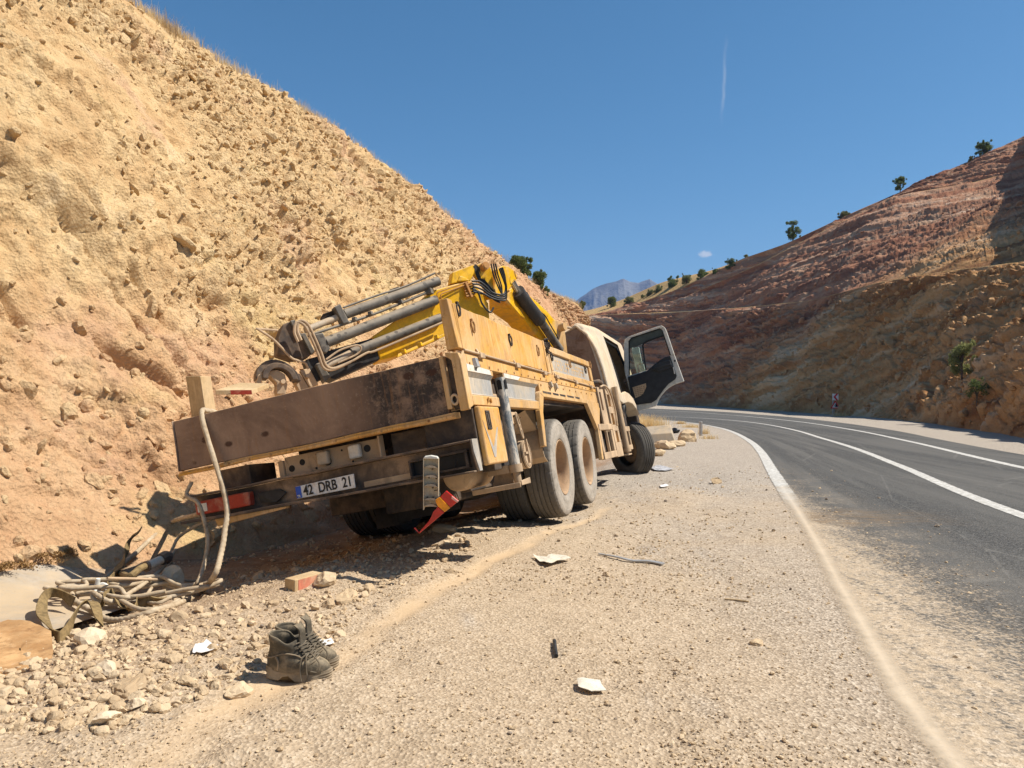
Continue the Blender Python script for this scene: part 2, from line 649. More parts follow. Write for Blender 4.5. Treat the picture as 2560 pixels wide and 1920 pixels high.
def mat_road():
    t = NT('asphalt')
    uvx = t.xyz(t.tc.outputs['UV'])
    u, v = uvx[0], uvx[1]
    fine = t.voro(95, out='Color')
    s = t.xyz(fine)[0]
    c = t.ramp(s, [(0.0, (0.034, 0.034, 0.033)), (0.6, (0.072, 0.071, 0.067)), (1.0, (0.16, 0.153, 0.14))])
    lane = t.noise(0.55, 5, 0.6, vec=t.mapping((1.6, 0.12, 1), vec=t.tc.outputs['UV']))
    c = t.mix(t.rng(lane, 0.40, 0.62, 0, 0.7), c, (0.13, 0.124, 0.112))
    cr = t.voro(0.45, 'DISTANCE_TO_EDGE', vec=t.mapping((1.0, 0.3, 1), vec=t.tc.outputs['UV']))
    cw = t.math('ADD', cr, t.math('MULTIPLY', t.noise(5, 5, 0.7), 0.05))
    c = t.mix(t.rng(cw, 0.034, 0.026, 0, 0.35), c, (0.19, 0.18, 0.16))
    n1 = t.noise(1.7, 8, 0.72)
    n2 = t.noise(14, 7, 0.75)
    # dust blown over the verge side of the carriageway
    e = t.math('SUBTRACT', u, t.rng(v, 3.0, 15.0, 1.05, -0.1))
    e = t.math('ADD', e, t.math('MULTIPLY', t.math('SUBTRACT', n1, 0.5), 1.5))
    d = t.rng(e, 0.50, -0.75)
    d2 = t.math('MULTIPLY', t.rng(u, 2.4, 0.2, 0.0, 0.62), t.rng(v, 19, 6))
    d = t.math('MAXIMUM', d, t.math('MULTIPLY', d2, t.rng(n1, 0.35, 0.6)))
    d = t.math('MULTIPLY', d, t.rng(n2, 0.25, 0.48, 0.6, 1.0))
    strk = t.noise(1.2, 6, 0.7, vec=t.mapping((3.2, 0.25, 1), (0, 0, R(-15))))
    d = t.math('MULTIPLY', d, t.rng(strk, 0.30, 0.52, 0.55, 1.0))
    cell = t.xyz(t.voro(62, out='Color'))
    grain = t.rng(t.math('SUBTRACT', t.math('MULTIPLY', d, 1.22), t.math('MULTIPLY', cell[1], 0.95)), 0.0, 0.35)
    dc = t.ramp(cell[0], [(0.0, (0.17, 0.145, 0.115)), (0.3, (0.33, 0.265, 0.195)), (0.7, (0.46, 0.37, 0.265)), (1.0, (0.60, 0.50, 0.38))])
    dc = t.mix(t.rng(n2, 0.38, 0.62, 0, 0.7), dc, (0.50, 0.385, 0.255))
    c = t.mix(t.math('ADD', t.math('MULTIPLY', grain, 0.55), t.math('MULTIPLY', d, 0.42), True), c, dc)
    stn = t.math('ABSOLUTE', t.math('ADD', t.math('SUBTRACT', v, 8.4), t.math('MULTIPLY', t.math('SUBTRACT', n1, 0.5), 2.2)))
    stn = t.math('MULTIPLY', t.rng(stn, 0.9, 0.1), t.math('MULTIPLY', t.rng(t.noise(9, 7, 0.75, vec=t.mapping((0.35, 1.6, 1))), 0.42, 0.6), t.rng(u, 3.4, 0.8)))
    c = t.mix(t.math('MULTIPLY', stn, 0.8), c, (0.20, 0.135, 0.075))
    b = t.bump(t.voro(95), 0.5, 0.006)
    return t.out(c, t.rng(grain, 0, 1, 0.85, 0.95), 0, b, 0.15)


def mat_marking(dusted):
    t = NT('road_paint')
    uvx = t.xyz(t.tc.outputs['UV'])
    n2 = t.noise(16, 7, 0.75)
    n6 = t.noise(5, 7, 0.75)
    c = t.mix(t.rng(n2, 0.36, 0.58, 0.1, 0.85), (0.66, 0.65, 0.61), (0.34, 0.32, 0.28))
    edge = t.math('ADD', t.math('ABSOLUTE', uvx[0]), t.math('MULTIPLY', t.math('SUBTRACT', n6, 0.5), 0.35))
    al = t.rng(edge, 0.52, 0.40)
    if dusted:
        k = t.math('ADD', uvx[1], t.math('MULTIPLY', t.noise(2.5, 6, 0.7), 8.0))
        n5 = t.noise(60, 5, 0.75)
        near = t.rng(k, 17.5, 11.5)
        c = t.mix(t.math('MULTIPLY', near, 0.97), c, t.ramp(n5, [(0.3, (0.47, 0.375, 0.26)), (0.5, (0.60, 0.485, 0.345)), (0.72, (0.68, 0.57, 0.43))]))
        soft = t.math('MULTIPLY', t.rng(t.math('ADD', edge, t.math('MULTIPLY', n5, 0.45)), 0.70, 0.15), t.rng(n2, 0.2, 0.5, 0.6, 0.95))
        al = t.mix(near, al, soft)
    return t.out(c, 0.8, 0, t.bump(n2, 0.25, 0.004), 0.2, alpha=al)


def mat_stone():
    t = NT('loose_stone')
    tn = t.attr('tone')
    c = t.ramp(tn, [(0.0, (0.13, 0.105, 0.085)), (0.12, (0.30, 0.25, 0.20)), (0.25, (0.39, 0.285, 0.175)), (0.55, (0.51, 0.38, 0.235)), (0.85, (0.61, 0.475, 0.31)), (1.0, (0.72, 0.60, 0.43))])
    n = t.noise(30, 6, 0.7)
    c = t.mix(t.rng(n, 0.3, 0.7, 0, 0.4), c, (0.40, 0.28, 0.16))
    return t.out(c, 0.92, 0, t.bump(t.noise(55, 5, 0.7), 0.4, 0.008), 0.15)


M = {}
M['left_hill'] = mat_left_hill()
M['right_hill'] = mat_right_hill()
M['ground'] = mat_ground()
M['road'] = mat_road()
M['line_dusty'] = mat_marking(True)
M['line'] = mat_marking(False)
M['stone'] = mat_stone()
M['mountain'] = plain('mountain_rock', (0.13, 0.125, 0.11), 0.95, 0, 0.45, 0.006, 0.6, 20)
M['concrete'] = dusty('dusty_concrete', (0.38, 0.34, 0.285), (0.52, 0.395, 0.25), 0.7, 0.2, 0.9, scale=1.2, dark=(0.34, 0.27, 0.19))
M['yellow'] = dusty('dusty_yellow_paint', (0.70, 0.34, 0.045), (0.60, 0.39, 0.195), 0.72, 0.35, 0.6, wear=(0.25, 0.12, 0.05), scale=1.5, streak=0.6, dark=(0.42, 0.22, 0.07))
M['tan_yellow'] = dusty('sandy_yellow_paint', (0.62, 0.33, 0.075), (0.57, 0.39, 0.215), 0.9, 0.4, 0.7, wear=(0.25, 0.13, 0.07), scale=1.8, streak=0.55, dark=(0.34, 0.2, 0.09))
M['grey_panel'] = dusty('faded_grey_paint', (0.36, 0.355, 0.34), (0.52, 0.42, 0.29), 0.62, 0.4, 0.7, wear=(0.17, 0.20, 0.22), scale=2.2, streak=0.5)
M['white_patch'] = dusty('chipped_white_paint', (0.72, 0.69, 0.62), (0.62, 0.42, 0.2), 0.35, 0.2, 0.6, wear=(0.62, 0.36, 0.05), scale=3)
M['tailgate'] = mat_tailgate()
M['black_steel'] = dusty('blackened_steel', (0.045, 0.038, 0.034), (0.20, 0.14, 0.092), 0.42, 0.8, 0.75, scale=3, wear=(0.16, 0.08, 0.05), spec=0.25)
M['bumper'] = dusty('dirty_bumper_steel', (0.085, 0.062, 0.048), (0.36, 0.25, 0.16), 0.5, 0.8, 0.75, scale=2.5, dark=(0.06, 0.05, 0.045))
M['tan_steel'] = dusty('dust_coated_steel', (0.36, 0.26, 0.17), (0.53, 0.38, 0.235), 0.95, 0.4, 0.85, scale=3)
M['cream'] = dusty('cream_cab_paint', (0.64, 0.55, 0.42), (0.58, 0.43, 0.27), 0.65, 0.5, 0.5, scale=1.8, wear=(0.36, 0.24, 0.15))
M['cab_rear'] = dusty('brown_cab_wall', (0.26, 0.18, 0.13), (0.31, 0.215, 0.15), 0.6, 0.2, 0.7, dark=(0.15, 0.085, 0.05), scale=1.6, streak=0.3)  # browner and darker than the cab's cream paint
M['door_white'] = dusty('off_white_door_paint', (0.66, 0.64, 0.57), (0.56, 0.45, 0.31), 0.22, 0.3, 0.4, scale=2.5)
M['crane_yellow'] = dusty('bright_yellow_paint', (0.88, 0.48, 0.010), (0.62, 0.40, 0.19), 0.24, 0.85, 0.4, scale=2.2, wear=(0.34, 0.2, 0.06), spec=0.4)
M['orange_dark'] = dusty('deep_orange_paint', (0.50, 0.21, 0.035), (0.42, 0.26, 0.13), 0.5, 0.5, 0.6)
M['rim'] = dusty('dusty_wheel_rim', (0.38, 0.25, 0.15), (0.46, 0.31, 0.185), 0.9, 0.2, 0.85, scale=4)
M['wood'] = dusty('weathered_wood', (0.50, 0.34, 0.17), (0.58, 0.43, 0.25), 0.6, 0.3, 0.9, streak=0.4)
M['chrome'] = plain('chrome_rod', (0.55, 0.52, 0.46), 0.25, 0.9, 0.1, 20, 0.05)
M['rubber_black'] = plain('black_hose_rubber', (0.03, 0.029, 0.028), 0.55, 0, 0.4, 12)
M['door_black'] = plain('black_door_plastic', (0.022, 0.024, 0.027), 0.5, 0, 0.3, 10, 0.15)
M['seal'] = plain('rubber_seal', (0.012, 0.012, 0.012), 0.6, 0)
M['red'] = dusty('faded_red_paint', (0.42, 0.05, 0.025), (0.55, 0.33, 0.2), 0.4, 0.35, 0.6, scale=6)
M['pale_red'] = dusty('pale_red_paint', (0.62, 0.20, 0.12), (0.62, 0.40, 0.24), 0.45, 0.4, 0.8, scale=6)
M['rust'] = dusty('orange_rust', (0.34, 0.17, 0.06), (0.52, 0.32, 0.15), 0.6, 0.3, 0.85, wear=(0.62, 0.52, 0.38), dark=(0.2, 0.09, 0.035), scale=5)
M['dark_gap'] = plain('shadowed_steel', (0.03, 0.026, 0.023), 0.9)
M['plate_white'] = dusty('plate_white', (0.72, 0.72, 0.70), (0.55, 0.42, 0.28), 0.25, 0.1, 0.45, scale=6)
M['plate_black'] = plain('plate_black', (0.015, 0.015, 0.017), 0.5, 0, 0.3)
M['plate_blue'] = plain('plate_blue', (0.02, 0.08, 0.42), 0.5, 0, 0.2)
M['white_plastic'] = dusty('white_plastic', (0.74, 0.73, 0.66), (0.62, 0.54, 0.40), 0.3, 0.1, 0.5, scale=8)
M['tan_plastic'] = plain('dull_tan_plastic', (0.40, 0.33, 0.24), 0.6, 0, 0.2, 10)
M['paper'] = dusty('creased_paper', (0.74, 0.68, 0.55), (0.60, 0.48, 0.32), 0.3, 0.1, 0.9, scale=8)
M['white_paper'] = dusty('white_paper', (0.80, 0.79, 0.77), (0.60, 0.50, 0.36), 0.2, 0.05, 0.9, scale=8)
M['lens_red'] = plain('red_lens', (0.50, 0.018, 0.012), 0.22, 0, 0.25, 14, 0.2, 0.003, 0.5)
M['lens_amber'] = plain('amber_lens', (0.78, 0.27, 0.005), 0.22, 0, 0.25, 14, 0.2, 0.003, 0.5)
M['lens_pink'] = plain('pale_lens_edge', (0.72, 0.36, 0.30), 0.3, 0, 0.1)
M['sign_white'] = plain('sign_white', (0.88, 0.88, 0.85), 0.5, 0, 0.05)
M['sign_red'] = plain('sign_red', (0.75, 0.03, 0.04), 0.5, 0, 0.1)
M['sign_black'] = plain('sign_black', (0.01, 0.01, 0.01), 0.5)
M['galv'] = plain('galvanised_steel', (0.42, 0.41, 0.39), 0.5, 0.5, 0.15)
M['bag'] = plain('black_plastic_bag', (0.01, 0.01, 0.011), 0.35, 0, 0.2, 6, 0.5, 0.03, 0.5)
M['strap'] = plain('olive_strap_webbing', (0.21, 0.145, 0.065), 0.95, 0, 0.35, 30, 0.4)
M['cloth'] = plain('grey_rag', (0.34, 0.34, 0.35), 0.95, 0, 0.4, 14, 0.4)
M['trunk'] = plain('bark', (0.11, 0.085, 0.06), 0.95, 0, 0.3, 12, 0.6, 0.02)


def mat_tyre():
    t = NT('dusty_tyre_rubber')
    x, y, z = t.xyz()
    n1 = t.noise(5, 7, 0.7)
    n2 = t.noise(40, 5, 0.7)
    f = t.rng(n1, 0.25, 0.65, 0.62, 1.0)
    f = t.math('MULTIPLY', f, t.rng(n2, 0.2, 0.55, 0.6, 1.0))
    f = t.math('MULTIPLY', f, t.attr('dust'))  # dust coat, also lowered to paint shade onto the hidden tyres
    c = t.mix(f, (0.04, 0.038, 0.034), (0.42, 0.37, 0.305))
    return t.out(c, 0.85, 0, t.bump(n2, 0.3, 0.004), 0.2)


def mat_spotted():
    t = NT('spotted_grey_cylinder')
    n1 = t.noise(6, 6, 0.65)
    c = t.mix(t.rng(n1, 0.3, 0.7), (0.065, 0.063, 0.058), (0.17, 0.155, 0.13))
    up = t.rng(t.nz(), -0.1, 0.9, 0.05, 0.75)
    c = t.mix(t.math('MULTIPLY', up, t.rng(t.noise(14, 6, 0.7), 0.25, 0.6, 0.5, 1)), c, (0.42, 0.335, 0.235))
    sp = t.voro(16)
    k = t.xyz(t.voro(16, out='Color'))[0]
    ring = t.math('MULTIPLY', t.rng(sp, 0.40, 0.30), t.rng(k, 0.62, 0.66))
    c = t.mix(t.math('MULTIPLY', ring, 0.75), c, (0.065, 0.055, 0.046))
    return t.out(c, 0.6, 0, t.bump(t.noise(60, 4, 0.7), 0.15, 0.003), 0.3)


def mat_scuffed():
    t = NT('scuffed_grey_tube')
    n = t.noise(9, 9, 0.78, vec=t.mapping((1.6, 1.6, 0.6)), dist=0.5)
    c = t.mix(t.rng(n, 0.46, 0.56), (0.17, 0.185, 0.19), (0.52, 0.47, 0.39))
    return t.out(c, 0.7, 0, t.bump(n, 0.2, 0.004), 0.3)


def mat_rope():
    t = NT('dusty_rope')
    n = t.noise(12, 6, 0.7)
    c = t.ramp(n, [(0.3, (0.30, 0.215, 0.13)), (0.55, (0.47, 0.375, 0.255)), (0.8, (0.60, 0.51, 0.38))])
    return t.out(c, 0.95, 0, t.bump(t.noise(180, 3, 0.7), 0.3, 0.003), 0.1)


def mat_leather():
    t = NT('dusty_boot_leather')
    n = t.noise(9, 8, 0.7)
    c = t.ramp(n, [(0.30, (0.028, 0.025, 0.02)), (0.48, (0.085, 0.070, 0.048)), (0.68, (0.30, 0.23, 0.145))])
    up = t.rng(t.nz(), 0.1, 0.9, 0, 0.55)
    c = t.mix(t.math('MULTIPLY', up, t.rng(n, 0.35, 0.6)), c, (0.36, 0.28, 0.175))
    return t.out(c, 0.75, 0, t.bump(t.noise(45, 5, 0.7), 0.35, 0.006), 0.3)


def mat_leaf(name, a, b):
    t = NT(name)
    c = t.ramp(t.attr('tone'), [(0.0, a), (1.0, b)])
    t.out(c, 0.7, 0, None, 0.25)
    tl_ = t.n('ShaderNodeBsdfTranslucent')
    t.nt.links.new(c, tl_.inputs[0])
    mx = t.n('ShaderNodeMixShader')
    mx.inputs[0].default_value = 0.4
    t.nt.links.new(t.bsdf.outputs[0], mx.inputs[1])
    t.nt.links.new(tl_.outputs[0], mx.inputs[2])
    t.nt.links.new(mx.outputs[0], t.nt.nodes['Material Output'].inputs['Surface'])
    return t.mat


def mat_glass():
    t = NT('window_glass')
    tr = t.n('ShaderNodeBsdfTransparent')
    tr.inputs[0].default_value = (0.80, 0.86, 0.83, 1)
    gl = t.n('ShaderNodeBsdfGlossy')
    gl.inputs['Roughness'].default_value = 0.03
    mx = t.n('ShaderNodeMixShader')
    fr = t.n('ShaderNodeFresnel')
    fr.inputs['IOR'].default_value = 1.45
    t.nt.links.new(fr.outputs[0], mx.inputs[0])
    t.nt.links.new(tr.outputs[0], mx.inputs[1])
    t.nt.links.new(gl.outputs[0], mx.inputs[2])
    t.nt.links.new(mx.outputs[0], t.nt.nodes['Material Output'].inputs['Surface'])
    return t.mat


M['tyre'] = mat_tyre()
M['spotted'] = mat_spotted()
M['scuffed'] = mat_scuffed()
M['rope'] = mat_rope()
M['leather'] = mat_leather()
M['sole'] = plain('dusty_boot_sole', (0.27, 0.21, 0.14), 0.9, 0, 0.35, 14)
M['lace'] = plain('boot_lace', (0.16, 0.13, 0.09), 0.9, 0, 0.3)
M['glass'] = mat_glass()
M['leaf_dark'] = mat_leaf('dark_leaves', (0.07, 0.10, 0.03), (0.25, 0.29, 0.10))
M['leaf_olive'] = mat_leaf('olive_leaves', (0.11, 0.12, 0.045), (0.31, 0.31, 0.13))
M['dry_grass'] = mat_leaf('dry_grass', (0.52, 0.36, 0.15), (0.85, 0.70, 0.42))
M['dry_twig'] = mat_leaf('dry_twigs', (0.30, 0.20, 0.10), (0.52, 0.38, 0.21))

# ------------------------------------------------------------------ the ground's shape
GY = [-50, 3, 6, 14, 30, 78, 100, 130, 160, 300, 4000]
GZ = [0.02, 0, -.04, -.28, -.75, -1.72, -1.95, -2.05, -2.05, -2.0, -2.0]
_yy = np.linspace(-50, 300, 3501)
_gz = np.interp(_yy, GY, GZ)
_k = np.hanning(61)
_k /= _k.sum()
_gs = np.convolve(np.pad(_gz, 30, mode='edge'), _k, 'valid')


def g(y):
    return np.interp(y, _yy, _gs)


DIY = [-40, 2.0, 5.0, 6.5, 8.8, 14, 22, 31, 40, 50, 60, 80]
DIX = [-16, -4.2, -3.3, -2.75, -1.7, 0.1, 2.3, 4.9, 6.7, 7.2, 5.2, -6]


def ditch_s(x, y):
    c = np.interp(y, DIY, DIX)
    s = (np.interp(y + .5, DIY, DIX) - np.interp(y - .5, DIY, DIX))
    return (x - c) / np.sqrt(1 + s * s)


def ditch_z(s, y):
    D = np.interp(y, [0, 4, 8, 16, 30, 45, 60], [0.2, 0.20, 0.24, 0.30, 0.26, 0.2, 0.1])
    right = -D * sstep(s, 1.75, 0.3)
    left = -D + D * 0.9 * sstep(s, -0.3, -1.1) + np.clip(-0.9 - s, 0, 3) * 0.35
    return np.where(s > -0.3, right, left)


LEFT = [(-6, 0.6), (-3, 0.85), (0, 1.2), (2.7, 1.57), (4.55, 2.04), (8.0, 3.05), (14.3, 4.85), (20, 6.5), (26, 8.1), (32.6, 9.6), (39, 10.72), (45.2, 11.3), (49.8, 11.38), (56.2, 10.8), (63, 8.9), (68, 6.0), (72, 2.0), (75, -3.0), (77, -10)]
CENT = [(-6, 2.6), (0, 3.85), (8.36, 5.62), (15.47, 7.85), (22.5, 10.0), (30, 12.0), (37.2, 13.7), (46, 15.2), (53.5, 15.75), (60, 15.4), (66, 14.2), (71, 12.4), (77, 9.0), (82, 4.0), (85, -2), (87, -9), (88, -14)]
RIGH = [(-6, 4.7), (0, 6.2), (8, 8.3), (15.47, 10.2), (25.7, 13.5), (33, 15.6), (41.5, 17.5), (50, 19.0), (59.7, 20.1), (70, 20.9), (80, 20.9), (88, 19.6), (94.5, 17.4), (100, 14), (104, 9.5), (107, 3), (109, -6), (110, -14)]
ASPH = [(-6, 6.9), (0, 8.3), (9, 10.5), (19, 12.8), (33.4, 17.4), (42, 19.6), (51.2, 21.5), (62, 23.2), (72, 24.2), (82, 24.5), (92, 23.2), (99, 21.2), (104.5, 18.4), (110, 14), (114, 8), (117, 1), (119, -7), (120, -14)]


def line_pts(L, n=260):
    return np.array([(p.y, p.x) for p in spline([(a, b, 0) for a, b in L], n)]) if False else np.array([(p.y, p.x) for p in spline([(y, x, 0) for y, x in L], n)])


LN = {k: line_pts(v) for k, v in dict(left=LEFT, cent=CENT, righ=RIGH, asph=ASPH).items()}   # rows (x, y)


def left_x(y):
    a = LN['left']
    k = a[:, 1].argmax()
    m = 200
    return np.interp(y, a[:m, 1], a[:m, 0])


def track_mask(x, y):
    """smooth wheel tracks pressed into the shoulder"""
    c1 = np.interp(y, [0, 2.7, 3.6, 5.2, 6.6, 8.2, 11], [-2.6, -1.35, -1.0, -0.5, 0.05, 0.75, 1.7])
    n = fbm(np.stack([x * 2.2, y * 1.2, x * 0], 1), 3, 5) * 0.10
    w = np.interp(y, [0, 3, 5, 9, 12], [0.24, 0.20, 0.16, 0.11, 0.0])
    m = 0.75 + 0.9 * fbm(np.stack([x * 5, y * 3, x * 0], 1), 3, 6)
    return sstep(np.abs(x - c1 + n), w, w * 0.2) * sstep(y, 11, 7.5) * np.clip(m, 0.2, 1)


def ground_z(x, y, fine=True):
    x = np.atleast_1d(np.asarray(x, float))
    y = np.atleast_1d(np.asarray(y, float))
    s = ditch_s(x, y)
    z = g(y) + np.where(y < 85, ditch_z(s, y), 0)
    off = sstep(left_x(y) - x, 0.25, 0.9) * sstep(y, 90, 40)
    P = np.stack([x, y, x * 0], 1)
    z = z + off * 0.05 * fbm(P * 0.9, 3, 3)
    if fine:
        rub = sstep(x, -0.2, -1.3) * sstep(s, -0.2, 0.3)
        tr = track_mask(x, y)
        a = off * (0.012 + 0.028 * rub) * (1 - 0.9 * tr)
        z = z + a * fbm(P * 7.0, 4, 9, 0.6) - 0.012 * tr * off
    return z


def gz(x, y):
    s = float(ditch_s(np.array([x]), np.array([y]))[0])
    return float(ground_z(x, y)[0]) + (0.045 if -0.85 < s < 0.45 and 1 < y < 6.9 else 0.0)


def gp(px, py, lift=0.0):
    """where the ray of a photo pixel meets the ground"""
    d = np.linspace(2.2, 120, 24000)
    x = (px - CX) / FPX * d
    z = CAMH + (CY - py) / FPX * d
    k = int(np.argmax(z < ground_z(x, d, False)))
    return Vector((x[k], d[k], gz(x[k], d[k]) + lift))


def axis_samples(dense0, dense1, step, lo, hi, grow=1.09):
    a = list(np.arange(dense0, dense1, step))
    s, v = step, dense1
    while v < hi:
        a.append(v)
        s *= grow
        v += s
    a.append(hi)
    s, v = step * grow, dense0 - step
    b = []
    while v > lo:
        b.append(v)
        s *= grow
        v -= s
    b.append(lo)
    return np.array(b[::-1] + a)


def build_ground():
    xs = axis_samples(-4.6, 3.2, 0.034, -4500, 4500)
    ys = axis_samples(2.3, 9.5, 0.034, -300, 9000, 1.035)
    X, Y = np.meshgrid(xs, ys, indexing='ij')
    x, y = X.ravel(), Y.ravel()
    z = ground_z(x, y)
    tr = track_mask(x, y)
    s = ditch_s(x, y)
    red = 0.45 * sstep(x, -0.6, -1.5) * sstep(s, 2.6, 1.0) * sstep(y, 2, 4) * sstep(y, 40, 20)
    red = np.maximum(red, sstep(s, 1.2, 0.5) * sstep(y, 6.0, 7.2) * sstep(y, 30, 16))  # soil darkened beneath the truck so its shade reads deeper
    V = np.stack([x, y, z], 1)
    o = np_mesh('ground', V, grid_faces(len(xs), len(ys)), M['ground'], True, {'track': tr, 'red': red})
    tag(o, kind='structure')


build_ground()


# ------------------------------------------------------------------ road and markings
def arc(a):
    return np.concatenate([[0], np.cumsum(np.hypot(*np.diff(a, axis=0).T))])


def resample(a, t):
    s = arc(a)
    s /= s[-1]
    return np.stack([np.interp(t, s, a[:, 0]), np.interp(t, s, a[:, 1])], 1)


def build_road():
    n, m = 420, 15
    t = np.linspace(0, 1, n)
    L = resample(LN['left'], t)
    A = resample(LN['asph'], t)
    w = np.linspace(0.0, 1.0, m)
    V = L[:, None, :] * (1 - w)[None, :, None] + A[:, None, :] * w[None, :, None]
    x, y = V[..., 0].ravel(), V[..., 1].ravel()
    z = g(y) + 0.005
    wid = np.hypot(*(A - L).T)
    u = (w[None, :] * wid[:, None]).ravel()
    v = y
    o = np_mesh('road', np.stack([x, y, z], 1), grid_faces(n, m), M['road'], True, None, np.stack([u, v], 1))
    tag(o, kind='structure')
    for key, wd, mat in (('left', 0.155, 'line_dusty'), ('cent', 0.14, 'line'), ('righ', 0.15, 'line')):
        a = resample(LN[key], np.linspace(0, 1, 500))
        tt = np.gradient(a, axis=0)
        nn = np.stack([tt[:, 1], -tt[:, 0]], 1) / np.hypot(*tt.T)[:, None]
        ww = np.linspace(-0.5, 0.5, 9) * wd * 1.5
        P = a[:, None, :] + nn[:, None, :] * ww[None, :, None]
        x, y = P[..., 0].ravel(), P[..., 1].ravel()
        z = g(y) + 0.010
        o = np_mesh('road_marking', np.stack([x, y, z], 1), grid_faces(500, 9), M[mat], True, None, np.stack([np.tile(np.linspace(-0.5, 0.5, 9), 500), y], 1))
        tag(o, kind='structure')
    # concrete drainage channel along the foot of the slope
    ys = np.linspace(1.0, 6.9, 300)
    cx = np.interp(ys, DIY, DIX)
    sl = (np.interp(ys + .5, DIY, DIX) - np.interp(ys - .5, DIY, DIX))
    k = 1 / np.sqrt(1 + sl * sl)
    ss = np.linspace(-0.85, 0.42, 24)
    X = cx[:, None] + ss[None, :] * k[:, None]
    Y = ys[:, None] - ss[None, :] * (sl * k)[:, None]
    x, y = X.ravel(), Y.ravel()
    z = g(y) + ditch_z(np.tile(ss, 300), np.repeat(ys, 24)) + 0.03 - 0.16 * sstep(np.repeat(ys, 24) + 0.25 * np.tile(ss, 300), 5.6, 6.5) + 0.012 * fbm(np.stack([x * 1.5, y * 1.5, x * 0], 1), 4, 2)
    o = np_mesh('drainage_channel', np.stack([x, y, z], 1), grid_faces(300, 24), M['concrete'], True)
    tag(o, kind='structure')


build_road()


# ------------------------------------------------------------------ hills
def rocky(P, N, specs, seed):
    """displacement along the normal: faceted chunks at several sizes; returns height and rockness"""
    h = np.zeros(len(P))
    rk = np.zeros(len(P))
    for k, (size, amp, thr, aniso) in enumerate(specs):
        w = fbm(P / size * 0.6, 2, seed + 31 * k) * 0.35
        q = (P * np.array(aniso)) / size + w[:, None]
        f1, f2, dv, rnd = worley(q, seed + 7 * k)
        mask = fbm(P / (size * 4.5), 3, seed + 3 * k)
        on = sstep(rnd[:, 0] + mask * 0.7, thr, thr + 0.12)
        edge = sstep(f2 - f1, 0.0, 0.22)
        tilt = (dv * (rnd - 0.5)).sum(1) * 2.0
        h += on * edge * amp * (0.55 + 0.6 * rnd[:, 1] + tilt)
        rk = np.maximum(rk, on * edge * (0.4 + 0.6 * rnd[:, 2]))
    return h, rk


def terrace(q):
    f = q - np.floor(q)
    return sstep(f, 0.0, 0.8) * (1 - sstep(f, 0.84, 1.0))


def surf_normals(G):
    du = np.gradient(G, axis=0)
    dv = np.gradient(G, axis=1)
    n = np.cross(dv, du)
    n /= np.linalg.norm(n, axis=2, keepdims=True) + 1e-9
    return n


def loft(rows, us):
    """rows: list of (n,3) polylines with matching columns; us: fractional column positions"""
    out = []
    for r in rows:
        P = np.array([tuple(p) for p in r], float)
        i = np.arange(len(P))
        q = np.stack([np.interp(us, i, P[:, k]) for k in range(3)], 1)
        out.append(q)
    return out


